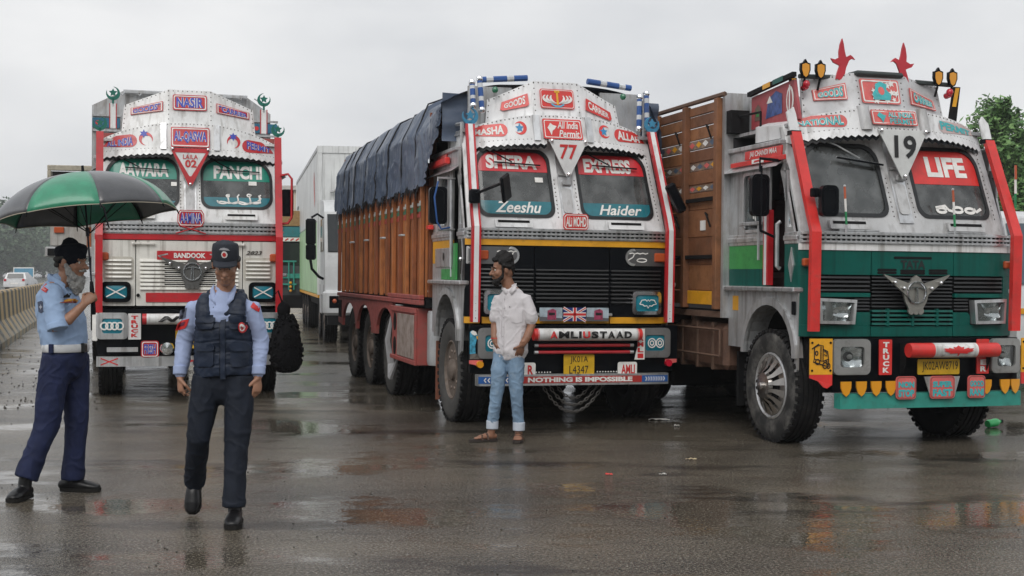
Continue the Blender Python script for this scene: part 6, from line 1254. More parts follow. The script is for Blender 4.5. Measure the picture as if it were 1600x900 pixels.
# ------------------------------------------------------------ distant car and board
cp = at(22, 425, 104.); RK = empty('car', (cp.x, 104, 0), .1, 'small white hatchback seen from behind on the far road', 'car')
k = MB(); k.grid(lambda u, v: (0, 0, 0), 1, 1) if 0 else None
sec = [(0.0, .35, .55, .80), (.05, .30, .95, .84), (.35, .28, 1.02, .85), (.55, .28, 1.48, .70), (1.6, .28, 1.52, .68), (2.6, .28, 1.05, .84), (3.7, .30, .88, .82), (3.9, .35, .6, .75)]
V, Fc = [], []
for (y, z0, z1, hw) in sec: V += [(-.84, y, z0), (-.85, y, min(z1, .9)), (-hw, y, z1), (hw, y, z1), (.85, y, min(z1, .9)), (.84, y, z0)]
for i in range(len(sec) - 1):
    for j in range(5): Fc.append((i * 6 + j, i * 6 + j + 1, i * 6 + 7 + j, i * 6 + 6 + j))
    Fc.append((i * 6 + 5, i * 6, i * 6 + 6, i * 6 + 11))
Fc += [list(range(6)), [len(V) - 6 + j for j in range(6)]]
k.add(V, Fc); k.build('car_body', mat('car_white', (.62, .63, .64), .25, coat=.5), RK, 30)
k = MB(); k.poly([(-.66, 1.06), (.66, 1.06), (.60, 1.42), (-.60, 1.42)], lambda u, v, d: (u, .30 + (v - 1.0) * .42 + d, v), .02); k.build('rear_window', MATS['lorry_dark_glass'], RK)
for s in (-1, 1):
    k = MB(); k.box(s * .72 - .1, s * .72 + .1, -.02, .1, .8, 1.0, .03); k.build('tail_lamp', REDL, RK)
    for y in (.75, 3.2): wheel(RK, s * .76, y, s, r=.30, w=.18)
k = MB(); k.box(-.3, .3, -.015, .02, .55, .68); k.build('number_plate', LETW, RK)
sp = at(37, 425, 112.); k = MB(); k.box(-.9, .9, 0, .06, .9, 1.95, .01); k.m = 1; k.box(-.82, .82, -.012, -.001, .98, 1.87); k.m = 2; k.tube([(-.7, .03, 0), (-.7, .03, .95)], .04, 6); k.tube([(.7, .03, 0), (.7, .03, .95)], .04, 6); o = k.build('road_sign', [LETW, mat('sign_blue', (.10, .28, .42), .4), GALV]); o.location = (sp.x, 112, 0); tag(o, 'pale blue board on two posts behind the distant car', 'sign')
# ------------------------------------------------------------ trees
def leafmat(name, c): 
    m = mat(name, c, .6, var=.45, dscale=1.6, spec=.3); return m
TRK = mat('bark', (.09, .07, .055), .85, dirt=.3, bump=.3, bscale=14)
def make_tree(name, h, rad, shape, nleaf, lm, seed, size=.12):
    rnd = random.Random(seed); root = empty(name, (0, 0, 0)); k = MB(); tips = []
    k.tube([(0, 0, -.1), (.03, .02, h * .25), (-.03, 0, h * .55), (0, .02, h * .9)], [h * .022, h * .018, h * .012, h * .003], 8)
    nb = 26
    for i in range(nb):
        t = .12 + .82 * i / nb; a = i * 2.4 + rnd.random(); rr = shape(t) * rad * (.75 + .5 * rnd.random()); z0 = h * t * .92; up = rr * (1.1 if shape is POP else .45)
        p = [(0, 0, z0), (cos(a) * rr * .5, sin(a) * rr * .5, z0 + up * .4), (cos(a) * rr, sin(a) * rr, z0 + up)]
        k.tube(p, [h * .008, h * .005, h * .002], 5)
        for q in range(4): tips.append((Vector(p[1]).lerp(Vector(p[2]), .1 + .9 * q / 3), rr * .42 + .15))
    k.build('trunk', TRK, root)
    c = MB(); V = []; F = []
    for i in range(nleaf):
        p, r = tips[rnd.randrange(len(tips))]; d = Vector((rnd.gauss(0, 1), rnd.gauss(0, 1), rnd.gauss(0, 1))); d = d.normalized() * r * (rnd.random() ** .45); q = p + d; q.z = max(q.z, h * .03)
        a = Vector((rnd.gauss(0, 1), rnd.gauss(0, 1), rnd.gauss(0, 1))).normalized(); b = a.orthogonal().normalized(); s = size * (.6 + .8 * rnd.random()); o = len(V)
        V += [tuple(q - a * s), tuple(q + b * s * .55), tuple(q + a * s), tuple(q - b * s * .55)]; F.append((o, o + 1, o + 2, o + 3)); c.mi.append(rnd.randrange(3))
    c.v = V; c.f = F; c.build('crown', lm, root, 0, False); return root
POP = lambda t: .35 + .65 * math.sin(pi * min(1, t * .9 + .12)) if t < .9 else .3
BUS = lambda t: .55 + .6 * math.sin(pi * min(1, t * .85 + .1))
LG = [leafmat('leaf_dark', (.07, .15, .05)), leafmat('leaf_mid', (.12, .23, .075)), leafmat('leaf_light', (.17, .30, .10))]
LW = [leafmat('leaf_willow_dark', (.06, .10, .06)), leafmat('leaf_willow', (.085, .135, .075)), leafmat('leaf_willow_light', (.12, .17, .10))]
pop = make_tree('poplar_tree', 7.2, .85, POP, 9000, LG, 4, .085); bus = make_tree('roadside_tree', 7.0, 2.4, BUS, 9000, LW, 9, .17)
plist = [(1563, 39, 1.05, 'tall poplar rising beside the teal truck at the right edge'), (1606, 41, .93, 'second poplar, cut off by the right edge of the picture'), (1585, 43, .72, 'shorter leafy poplar filling the gap behind the right pole'), (1640, 40, 1.0, None), (1548, 47, .62, 'low poplar just behind the pole tip of the teal truck')]
first = True
for (px, z, s, lb) in plist:
    if lb is None: continue
    o = pop if first else copy_tree(pop); first = False; o.location = ((px - 800) / 2000 * z, z, 0); o.scale = (s, s, s) if s == 1 else (s * 1.1, s * 1.1, s); o.rotation_euler = (0, 0, px * .7); tag(o, lb, 'tree', 'poplars at the right')
tl = [(-14, 74, .66, 'dark tree at the left edge whose tip stands beside the umbrella'), (14, 92, .62, 'misty roadside tree directly behind the white hatchback'), (42, 88, .60, 'misty roadside tree under the left half of the umbrella'), (68, 96, .60, 'misty roadside tree beside the rusty lorry body'), (100, 100, .62, 'misty roadside tree behind the bearded officer'), (-40, 84, .64, None), (30, 110, .8, 'far misty tree filling the gap in the roadside row'), (2, 104, .66, 'far misty tree behind the left edge of the umbrella')]
first = True
for (px, z, s, lb) in tl:
    if lb is None: continue
    o = bus if first else copy_tree(bus); first = False; z *= 4.2; o.location = ((px - 800) / 2000 * z, z, 0); o.scale = (s * 5.2, s * 5.2, s * 3.9); o.rotation_euler = (0, 0, px * .9); tag(o, lb, 'tree', 'misty trees along the far road')
# ------------------------------------------------------------ black tassel hanging off the white truck's corner
c = at(447, 532, 15.9); RT = empty('hanging_tassel', (c.x, c.y, 0), 0, 'bushy black tassel hanging at the corner of the white truck', 'tassel')
TSM = mat('black_wool', (.006, .006, .007), .9, spec=.1, bump=.6, bscale=40); zc = c.z
k = MB(); rnd = random.Random(5)
def tass(u, v):
    t = pi * v; a = 2 * pi * u; r = .165 * (sin(t) ** .7) * (1.12 - .35 * cos(t)) ; z = zc + .36 * cos(t) - .02
    n = 1 + .12 * noise.noise(Vector((cos(a) * 4, sin(a) * 4, z * 9)))
    return (r * cos(a) * n, r * sin(a) * n, z)
k.grid(tass, 28, 20)
for i in range(420):
    u, v = rnd.random(), .12 + .88 * rnd.random(); p = Vector(tass(u, v)); d = Vector((p.x, p.y, (p.z - zc) * .4)).normalized(); k.ball(p + d * .004, .016 + .008 * rnd.random(), 6)
k.build('tassel_skirt', TSM, RT, 60)
k = MB(); k.ball((-.03, 0, zc + .38), .085, 12, (1, 1, 1.25)); k.tube([(-.03, 0, zc + .42), (-.10, .0, zc + .62), (-.16, 0, 1.25)], .012, 5); k.build('tassel_head', TSM, RT)
# ------------------------------------------------------------ bottle, scraps, grit
b = ground_at(1553, 668); k = MB(); k.X = Matrix.Translation((b.x, b.y, .045)) @ Matrix.Rotation(.5, 4, 'Z') @ Matrix.Rotation(pi / 2 - .08, 4, 'Y')
k.lathe([(0, -.085), (.035, -.085), (.042, -.07), (.038, -.03), (.042, -.01), (.042, .04), (.03, .07), (.016, .085), (.016, .105)], (0, 0, 0), 'z', 16); k.m = 1; k.lathe([(.019, .10), (.019, .125), (0, .126)], (0, 0, 0), 'z', 12)
o = k.build('plastic_bottle', [mat('green_plastic', (.03, .42, .12), .2, coat=.4, sub=0), BLACK]); tag(o, 'crushed green plastic bottle lying right of the teal truck wheel', 'bottle')
def scrap(px, py, s, m, label, name, seed, h=.02):
    p = ground_at(px, py); k = MB(); k.grid(lambda u, v: (p.x + (u - .5) * s[0], p.y + (v - .5) * s[1], .006 + h * abs(noise.noise(Vector((u * 3 + seed, v * 3, seed))))), 6, 4); tag(k.build(name, m, None, 60, False), label, 'litter')
scrap(952, 743, (.055, .03), BRED, 'small torn red wrapper on the wet ground', 'wrapper', 1); scrap(1080, 719, (.09, .03), mat('dry_leaf', (.45, .36, .22), .6), 'dry pale leaf lying in front of the teal truck', 'fallen_leaf', 2); scrap(1058, 667, (.05, .04), LETW, 'white paper scrap between the two right trucks', 'paper_scrap', 3, .05); scrap(1036, 743, (.06, .012), LETW, 'thin white straw on the ground left of centre right', 'drinking_straw', 4); scrap(1030, 657, (.22, .05), LETW, 'flattened pale carton under the black fronted truck', 'flattened_carton', 5, .03)
rnd = random.Random(11); k = MB()
for i in range(700):
    px, py = (rnd.uniform(0, 150), rnd.uniform(500, 640)) if i < 330 else (rnd.uniform(0, 1600), rnd.uniform(600, 900))
    p = ground_at(px, py); r = rnd.uniform(.004, .016) if i < 330 else rnd.uniform(.003, .008); k.ball((p.x, p.y, r * .4), r, 6, (1, .8, .6))
tag(k.build('grit', mat('dark_grit', (.05, .045, .04), .7)), 'scattered dark grit and pebbles over the wet asphalt', 'grit', kind='stuff')

# ------------------------------------------------------------ unseen wood added behind the camera to darken what paint and glass reflect
rnd = random.Random(21); V = []; F = []; MI = []
for i in range(26):
    cx = -78 + 6.2 * i + rnd.uniform(-1.5, 1.5); cy = -30 - rnd.uniform(0, 8); h = rnd.uniform(8, 12)
    for j in range(1500):
        t = rnd.random(); r = 4.2 * (.45 + .55 * sin(pi * (.15 + .8 * t))) * rnd.random() ** .5; a = rnd.uniform(0, 2 * pi); q = Vector((cx + r * cos(a), cy + r * sin(a), .2 + h * t)); u = Vector((rnd.gauss(0, 1), rnd.gauss(0, 1), rnd.gauss(0, 1))).normalized(); v = u.orthogonal().normalized(); z = rnd.uniform(.25, .5); o = len(V)
        V += [tuple(q - u * z), tuple(q + v * z * .6), tuple(q + u * z), tuple(q - v * z * .6)]; F.append((o, o + 1, o + 2, o + 3)); MI.append(rnd.randrange(3))
k = MB(); k.v, k.f, k.mi = V, F, MI; tag(k.build('added_woodland', LW, None, 0, False), 'unseen green wood added behind the camera to darken reflections', 'added_woodland', kind='stuff')
# ------------------------------------------------------------ rain haze
def haze():
    m = bpy.data.materials.new('haze_air'); m.use_nodes = True; t = m.node_tree; n = t.nodes; n.clear(); o = n.new('ShaderNodeOutputMaterial'); v = n.new('ShaderNodeVolumePrincipled'); v.inputs['Color'].default_value = (.9, .92, .94, 1); v.inputs['Density'].default_value = .0008; v.inputs['Anisotropy'].default_value = .2; t.links.new(v.outputs[0], o.inputs['Volume'])
    k = MB(); k.box(-720, 720, -60, 1480, -1, 27); ob = k.build('haze', m, None, 0); tag(ob, 'thin rain haze filling the air', 'haze', kind='stuff')
haze()
# ------------------------------------------------------------ people: lofted limbs fused by a voxel remesh
from mathutils.bvhtree import BVHTree
def limb(mb, pts, rs, side=None, n=16, round_ends=True):
    """loft of elliptical rings; rs entries r or (ra along side, rb across)"""
    pts = [Vector(p) for p in pts]; rs = [(r, r) if not isinstance(r, tuple) else r for r in rs]
    if round_ends:
        for e in (0, -1):
            d = (pts[0] - pts[1] if e == 0 else pts[-1] - pts[-2]).normalized(); p, (a, b) = pts[e], rs[e]; m = min(a, b)
            ex = [(p + d * m * .55, (a * .8, b * .8)), (p + d * m * .9, (a * .4, b * .4))]
            for q in ex:
                if e == 0: pts.insert(0, q[0]); rs.insert(0, q[1])
                else: pts.append(q[0]); rs.append(q[1])
    V = []; F = []; m = len(pts)
    for i, p in enumerate(pts):
        d = (pts[min(i + 1, m - 1)] - pts[max(i - 1, 0)]).normalized(); s = Vector(side) if side is not None else (Vector((1, 0, 0)) if abs(d.x) < .8 else Vector((0, 1, 0)))
        a = (s - d * s.dot(d)).normalized(); b = d.cross(a).normalized()
        for k in range(n): t = 2 * pi * k / n; V.append(p + a * cos(t) * rs[i][0] + b * sin(t) * rs[i][1])
    for i in range(m - 1):
        for k in range(n): F.append((i * n + k, i * n + (k + 1) % n, (i + 1) * n + (k + 1) % n, (i + 1) * n + k))
    F += [list(range(n))[::-1], [(m - 1) * n + k for k in range(n)]]
    mb.add(V, F)
def fuse(name, mb, m, parent, voxel=.007, smooth=4, disp=None, keep=True):
    me = bpy.data.meshes.new('raw'); me.from_pydata(mb.v, [], mb.f); b = bmesh.new(); b.from_mesh(me); bmesh.ops.recalc_face_normals(b, faces=b.faces); b.to_mesh(me); b.free()
    o = bpy.data.objects.new('raw', me); COL.objects.link(o); r = o.modifiers.new('r', 'REMESH'); r.mode = 'VOXEL'; r.voxel_size = voxel; r.use_smooth_shade = True
    if smooth: s = o.modifiers.new('s', 'SMOOTH'); s.factor = .5; s.iterations = smooth
    bpy.context.view_layer.update(); ev = bpy.data.meshes.new_from_object(o.evaluated_get(bpy.context.evaluated_depsgraph_get()))
    bpy.data.objects.remove(o); bpy.data.meshes.remove(me)
    if disp:
        nn = [v.normal.copy() for v in ev.vertices]
        for v, n in zip(ev.vertices, nn): v.co += n * disp(v.co, n)
    ev.name = name; ev.materials.clear(); ev.materials.append(m); ev.shade_smooth(); ob = link(name, ev, parent)
    return ob
def bvh(ob): return BVHTree.FromPolygons([v.co.copy() for v in ob.data.vertices], [tuple(p.vertices) for p in ob.data.polygons])
def patch(parent, tree, poly, m, name, off=.006, n=6, mm=5, dirv=(0, 1, 0), start=-2.):
    """a piece of cloth or badge laid on a garment as seen from the -y side"""
    xs = [p[0] for p in poly]; x0, x1 = min(xs), max(xs); V = []; e = 1e-4
    for i in range(n + 1):
        x = min(max(x0 + (x1 - x0) * i / n, x0 + e), x1 - e); z = []
        for a, b in zip(poly, poly[1:] + poly[:1]):
            if (a[0] - x) * (b[0] - x) <= 0 and abs(a[0] - b[0]) > 1e-9: z.append(a[1] + (b[1] - a[1]) * (x - a[0]) / (b[0] - a[0]))
        for j in range(mm + 1):
            zz = min(z) + (max(z) - min(z)) * j / mm; h = tree.ray_cast(Vector((x, start, zz)), Vector(dirv)); y = h[0].y if h[0] is not None else None; V.append([x, y, zz])
    ys = [v[1] for v in V if v[1] is not None]; my = sum(ys) / max(1, len(ys)) if ys else 0
    for v in V:
        if v[1] is None: v[1] = my
        v[1] -= off
    k = MB(); q = mm + 1; o = len(V); W = [(x, y + off * 1.2, z) for x, y, z in V]
    fr = [(i * q + j, (i + 1) * q + j, (i + 1) * q + j + 1, i * q + j + 1) for i in range(n) for j in range(mm)]; k.add([tuple(v) for v in V] + W, fr)
    rim = [i * q for i in range(n + 1)] + [n * q + j for j in range(1, q)] + [i * q + mm for i in range(n - 1, -1, -1)] + [j for j in range(mm - 1, 0, -1)]
    k.f += [(rim[i], rim[i] + o, rim[(i + 1) % len(rim)] + o, rim[(i + 1) % len(rim)]) for i in range(len(rim))]; k.mi += [0] * len(rim)
    return k.build(name, m, parent, 50)
def hand(mb, w, d, palm, thumb, curl=.7, s=1., grip=None):
    """w wrist, d direction of the hand, palm the side the fingers close to, thumb side vector"""
    w, d, p, t = Vector(w), Vector(d).normalized(), Vector(palm), Vector(thumb); p = (p - d * p.dot(d)).normalized(); t = (t - d * t.dot(d) - p * t.dot(p)).normalized()
    limb(mb, [w - d * .03, w + d * .015 * s, w + d * .055 * s, w + d * .088 * s], [(.024 * s, .019 * s), (.027 * s, .017 * s), (.039 * s, .016 * s), (.037 * s, .014 * s)], side=t, n=12)
    for i, (a, L) in enumerate(((.030, .072), (.011, .082), (-.010, .076), (-.029, .060))):
        b = w + d * (.088 - .006 * abs(i - 1)) * s + t * a * s; dd = d.copy(); pts = [b - d * .015]; ang = 0
        for f, c in ((.45, .8), (.32, 1.0), (.23, .7)):
            ang += c * curl * (1 + .06 * i); dd = (d * cos(ang) + p * sin(ang)).normalized(); b = b + dd * L * f * s; pts.append(b)
        limb(mb, pts, [.0098 * s, .0092 * s, .0085 * s, .0075 * s], n=8)
    b = w + d * .028 * s + t * .030 * s; u = (d * .62 + t * .62 + p * .35).normalized(); e = b + u * .040 * s; u2 = (d * .72 + p * (.45 + .3 * curl) - t * .10).normalized(); f = e + u2 * .030 * s
    limb(mb, [b - u * .022, b, e, f, f + u2 * .014 * s], [.015 * s, .0135 * s, .0105 * s, .0098 * s, .0085 * s], n=8)
def head_parts(mb, M, neck_to, nose=1., jaw=1.):
    T = lambda *p: M @ Vector(p)
    R3_ = M.to_3x3()
    def eb(c, r, n=16):
        k = MB(); k.ball((0, 0, 0), 1, n, r); mb.add([M @ (Vector(v) + Vector(c)) for v in k.v], k.f)
    eb((0, .012, .035), (.076, .096, .088)); eb((0, -.028, -.03), (.062, .068, .085)); eb((0, -.05, -.088), (.036 * jaw, .042, .032)); eb((0, .03, -.03), (.066, .07, .06))
    limb(mb, [T(0, -.088, .012), T(0, -.108, -.014), T(0, -.119 * nose, -.032)], [.009, .0115, .0145], n=10); eb((.012, -.100, -.035), (.0095, .011, .008), 8); eb((-.012, -.100, -.035), (.0095, .011, .008), 8)
    limb(mb, [T(-.042, -.078, .024), T(-.018, -.092, .022), T(.018, -.092, .022), T(.042, -.078, .024)], [.009, .011, .011, .009], n=8)
    for s in (-1, 1): eb((s * .040, -.066, -.030), (.022, .02, .022), 10); eb((s * .078, .012, -.008), (.009, .021, .033), 10); eb((s * .048, -.022, -.066), (.012, .032, .028), 10)
    limb(mb, [T(-.022, -.093, -.060), T(0, -.1, -.058), T(.022, -.093, -.060)], [.005, .0075, .005], n=8); limb(mb, [T(-.018, -.091, -.071), T(0, -.098, -.073), T(.018, -.091, -.071)], [.005, .008, .005], n=8)
    limb(mb, [T(0, .022, -.03), T(0, .025, -.085), Vector(neck_to)], [.056, .053, .062], n=16)
def eyes(parent, M):
    for s in (-1, 1):
        k = MB(); k.ball((0, 0, 0), .0095, 10); k2 = MB(); k2.add([M @ (Vector(v) + Vector((s * .030, -.0795, .002))) for v in k.v], k.f); o = k2.build('eye', mat('eye_white', (.55, .52, .48), .2), parent)
        k = MB(); k.ball((0, 0, 0), .0058, 8); k2 = MB(); k2.add([M @ (Vector(v) + Vector((s * .030, -.0850, .001))) for v in k.v], k.f); k2.build('iris', mat('eye_dark', (.01, .007, .005), .15), o)
        k = MB(); k.tube([M @ Vector((s * x, y, z)) for x, y, z in ((.012, -.0995, .026), (.030, -.098, .032), (.047, -.082, .026))], [.0035, .005, .003], 6); k.build('eyebrow', HAIR, parent)
def wrinkle(amp, fx, fz, seed=0, ridge=True):
    def f(c, n):
        v = noise.noise(Vector((c.x * fx + seed, c.y * fx, c.z * fz + 1.7 * noise.noise(Vector((c.x * 6, c.y * 6, c.z * 6 + seed))))))
        return amp * ((1 - min(1, abs(v) * 3.2)) ** 2 - .25 if ridge else v) + amp * .35 * noise.noise(Vector((c.x * 30, c.y * 30, c.z * 30 + seed)))
    return f
SKIN = mat('skin_brown', (.34, .175, .11), .5, var=.12, dscale=18, bump=.06, bscale=180, sub=.08); SKIN2 = mat('skin_warm_brown', (.25, .12, .072), .5, var=.12, dscale=18, bump=.06, bscale=180, sub=.08)
HAIR = mat('black_hair', (.009, .008, .008), .55, bump=.6, bscale=120, spec=.25); GREY = mat('grey_beard', (.36, .355, .34), .8, dirt=.5, dcol=(.11, .11, .11), dscale=30, bump=.9, bscale=90)
SHIRTB = mat('pale_blue_shirt', (.30, .42, .62), .75, var=.07, dscale=8, bump=.12, bscale=130); SHIRTL = mat('light_lilac_shirt', (.33, .40, .60), .75, var=.07, dscale=8, bump=.12, bscale=130)
NAVY = mat('navy_trousers', (.011, .017, .055), .75, var=.2, dscale=9, bump=.15, bscale=120, spec=.3); DNAVY = mat('dark_navy_trousers', (.009, .013, .023), .75, var=.2, dscale=9, bump=.15, bscale=120, spec=.3)
VEST = mat('navy_padded_vest', (.010, .018, .038), .55, var=.25, dscale=7, bump=.2, bscale=70, spec=.35); BOOT = mat('black_leather', (.008, .008, .009), .32, var=.2, bump=.12, bscale=60, spec=.4); SOLE = mat('rubber_sole', (.014, .013, .012), .8, spec=.2)
CLOTHW = mat('white_cotton_shirt', (.60, .575, .59), .8, var=.06, dscale=10, bump=.15, bscale=140); DENIM = mat('pale_denim', (.17, .26, .37), .8, dirt=.35, dcol=(.34, .42, .5), dscale=5, bump=.2, bscale=110, var=.25); CUFF = mat('denim_cuff', (.48, .53, .6), .8, bump=.2, bscale=110)
def boots(parent, name, heel, toe, ankle, h=.16, w=.046, m=BOOT):
    heel, toe, ankle = Vector(heel), Vector(toe), Vector(ankle); d = (toe - heel).normalized(); side = d.cross(Vector((0, 0, 1))) if abs(d.z) < .85 else Vector((-1, 0, 0)); side.normalize(); up = side.cross(d).normalized(); L = (toe - heel).length
    k = MB(); P = lambda a, b: heel + d * (a * L) + up * b
    limb(k, [P(.02, .040), P(.22, .045), P(.5, .042), P(.75, .034), P(.95, .026)], [(w * .80, .040), (w * .85, .046), (w * 1.0, .040), (w * 1.08, .032), (w * .8, .022)], side=side, n=16)
    limb(k, [P(.24, .05), P(.24, .05).lerp(ankle, .5), ankle], [(w * .85, .052), (w * .85, .05), (w * .95, .05)], side=side, n=16)
    b = fuse(name, k, m, parent, .006, 3)
    k = MB(); sp = [(-.02, .70), (.05, .92), (.35, .82), (.55, .98), (.8, 1.12), (.95, .9), (1.03, .45)]
    pts = [(a, s_) for a, s_ in sp] + [(a, -s_) for a, s_ in reversed(sp)]
    k.poly(pts, lambda u, v, t: tuple(heel + d * (u * L) + side * (v * w) + up * (t - .004)), .024); k.build('sole', SOLE, b, 40)
    k = MB()
    for i in range(5): a = .28 + .085 * i; k.tube([tuple(P(a, .0) + side * w * .55 + up * (.088 - .012 * i)), tuple(P(a, .0) + up * (.100 - .012 * i)), tuple(P(a + .03, .0) - side * w * .55 + up * (.088 - .012 * i))], .0035, 5)
    k.build('laces', mat('boot_lace', (.02, .02, .02), .8), b); return b
# ---------------------------------------------------------------- officer walking towards us
def person(px, py, label):
    g = ground_at(px, py); return empty('person', (g.x, g.y, 0), 0, label, 'person')
A = person(340, 815, 'officer in navy padded vest and cap walking with head lowered')
Mh = Matrix.Translation((.066, -.065, 1.597)) @ Matrix.Rotation(radians(8), 4, 'Z') @ Matrix.Rotation(radians(20), 4, 'X')
hL, kL, aL = (-.055, .0, .90), (-.115, -.03, .52), (-.205, .23, .20); hR, kR, aR = (.13, 0, .90), (.125, -.055, .48), (.118, -.10, .13)
k = MB(); head_parts(k, Mh, (.045, .0, 1.40))
limb(k, [(.04, .02, .92), (.03, .01, 1.1), (.03, 0, 1.3), (.035, 0, 1.40)], [(.13, .09), (.13, .09), (.15, .095), (.10, .07)], side=(1, 0, 0))
for s, S, E, W in ((-1, (-.155, .0, 1.355), (-.222, .045, 1.11), (-.228, -.02, .90)), (1, (.225, .0, 1.355), (.262, .045, 1.11), (.252, -.02, .90))):
    limb(k, [(.03, 0, 1.33), (S[0] * .9, S[1], S[2] - .05), E, W], [.05, .042, .036, .027]); hand(k, W, (-.02 * s, -.05, -1), (-s * .75, .5, 0), (-s * .55, -.8, 0), .75 if s < 0 else .5, .98)
for h, kn, an in ((hL, kL, aL), (hR, kR, aR)): limb(k, [h, kn, an], [.075, .05, .036])
body = fuse('body', k, SKIN, A, .0052, 2); eyes(A, Mh)
k = MB()                                                  # hair: cropped sides below the cap
for s in (-1, 1): limb(k, [Mh @ Vector((s * .072, -.035, .035)), Mh @ Vector((s * .079, -.005, .03)), Mh @ Vector((s * .072, .06, .02))], [.010, .014, .018], n=8)
limb(k, [Mh @ Vector((-.05, .09, .01)), Mh @ Vector((0, .102, .01)), Mh @ Vector((.05, .09, .01))], [.018, .02, .018], n=8); fuse('hair', k, HAIR, A, .006, 2)
k = MB(); CAPM = mat('dark_cap_cloth', (.018, .022, .032), .8, var=.2, bump=.2, bscale=140)
rings = [(.0, .042, .081, .103), (.0, .07, .082, .104), (.0, .108, .081, .101), (.004, .132, .074, .092), (.008, .138, .05, .06)]
limb(k, [Mh @ Vector((0, .008 + a, z)) for a, z, r1, r2 in rings], [(r1, r2) for a, z, r1, r2 in rings], side=Mh.to_3x3() @ Vector((1, 0, 0)), n=24, round_ends=False); cap = fuse('cap', k, CAPM, A, .0055, 2, wrinkle(.0015, 30, 30))
k = MB(); V = []
for i in range(13):
    t = -1 + 2 * i / 12; a = t * 1.15; V.append([tuple(Mh @ Vector((.080 * sin(a), .004 - .098 * cos(a), .050 - .008 * t * t))), tuple(Mh @ Vector((.080 * sin(a) * 1.0, -.048 - .098 * cos(a) * 1.02 + .03 * t * t, .034 - .016 * t * t)))])
for dz in (0, .006): k.add([Vector(p) + Vector((0, 0, -dz)) for q in V for p in q], [(2 * i, 2 * i + 1, 2 * i + 3, 2 * i + 2) for i in range(12)])
k.build('cap_brim', CAPM, cap, 60); tr = bvh(cap)
c0 = Mh @ Vector((0, -.1, .098)); patch(cap, tr, ell(c0.x, c0.z, .019, .021, 12), LETW, 'cap_badge', .004, 8, 4); patch(cap, tr, ell(c0.x, c0.z - .001, .012, .013, 12), LETR, 'badge_centre', .006, 6, 4)
patch(cap, tr, [(c0.x - .032, c0.z + .028), (c0.x + .032, c0.z + .024), (c0.x + .028, c0.z + .034), (c0.x, c0.z + .042), (c0.x - .028, c0.z + .038)], mat('badge_grey_thread', (.25, .25, .27), .7), 'badge_arc', .004, 6, 2)
k = MB()                                                  # shirt: sleeves and body
limb(k, [(.04, .02, .93), (.03, .01, 1.1), (.03, 0, 1.28), (.035, 0, 1.38), (.04, 0, 1.425)], [(.16, .11), (.155, .11), (.175, .115), (.13, .09), (.07, .065)], side=(1, 0, 0))
for s, S, E, W in ((-1, (-.140, .0, 1.325), (-.218, .045, 1.12), (-.228, -.012, .925)), (1, (.208, .0, 1.325), (.256, .045, 1.12), (.252, -.012, .925))):
    limb(k, [(s * .09 + .035, 0, 1.37), S, Vector(S).lerp(Vector(E), .5), E, Vector(E).lerp(Vector(W), .6), W], [.052, .061, .059, .056, .049, .040], n=18)
limb(k, [(.042, -.060, 1.22), (.044, -.078, 1.31), (.046, -.058, 1.40)], [(.075, .045), (.060, .042), (.042, .03)], side=(1, 0, 0), n=18)
sh = fuse('shirt', k, SHIRTL, A, .007, 3, wrinkle(.0045, 10, 16, 2)); ts = bvh(sh)
for s, x, z in ((-1, -.230, .945), (1, .256, .945)): k = MB(); limb(k, [(x, -.016, z + .025), (x, -.022, z - .03)], [.043, .043], n=18, round_ends=False); fuse('shirt_cuff', k, SHIRTL, sh, .006, 1)
for s in (-1, 1):                                         # collar leaves
    k = MB(); k.add([(.045 + s * .012, -.092, 1.352), (.045 + s * .035, -.098, 1.345), (.045 + s * .072, -.088, 1.385), (.045 + s * .080, -.045, 1.445), (.045 + s * .068, .0, 1.475), (.045 + s * .056, -.05, 1.445), (.045 + s * .03, -.08, 1.39)], [(0, 1, 2, 6), (6, 2, 3, 5), (5, 3, 4)]); o = k.build('collar_leaf', SHIRTL, sh, 60); md = o.modifiers.new('t', 'SOLIDIFY'); md.thickness = .006
patch(sh, ts, [(-.235, 1.255), (-.185, 1.27), (-.18, 1.33), (-.225, 1.315)], mat('badge_slate', (.09, .10, .14), .7), 'sleeve_badge', .005); patch(sh, ts, [(-.255, 1.185), (-.185, 1.205), (-.165, 1.262), (-.235, 1.245)], LETR, 'sleeve_flash', .005); patch(sh, ts, [(-.238, 1.21), (-.20, 1.22), (-.19, 1.245), (-.225, 1.235)], mat('flash_dark', (.12, .02, .05), .7), 'flash_mark', .008)
patch(sh, ts, [(.215, 1.335), (.265, 1.30), (.272, 1.325), (.225, 1.365)], LETR, 'shoulder_tab', .005)
k = MB()                                                  # trousers
limb(k, [(.04, .02, 1.0), (.038, .02, .90), (.037, .02, .83)], [(.155, .115), (.175, .125), (.165, .12)], side=(1, 0, 0))
limb(k, [hL, Vector(hL).lerp(Vector(kL), .5) + Vector((-.005, 0, 0)), kL, Vector(kL).lerp(Vector(aL), .5), Vector(kL).lerp(Vector(aL), .98)], [.100, .088, .072, .066, .070], n=20, round_ends=False)
limb(k, [hR, Vector(hR).lerp(Vector(kR), .5) + Vector((.01, 0, 0)), kR, Vector(kR).lerp(Vector(aR), .55), (.118, -.10, .105)], [.100, .090, .075, .068, .073], n=20, round_ends=False)
fuse('trousers', k, DNAVY, A, .008, 3, wrinkle(.006, 12, 8, 5))
boots(A, 'boot', (-.205, .285, .215), (-.205, .175, .015), (-.205, .25, .24), w=.048); boots(A, 'boot', (.115, -.02, .008), (.150, -.29, .008), (.118, -.085, .17), w=.050)
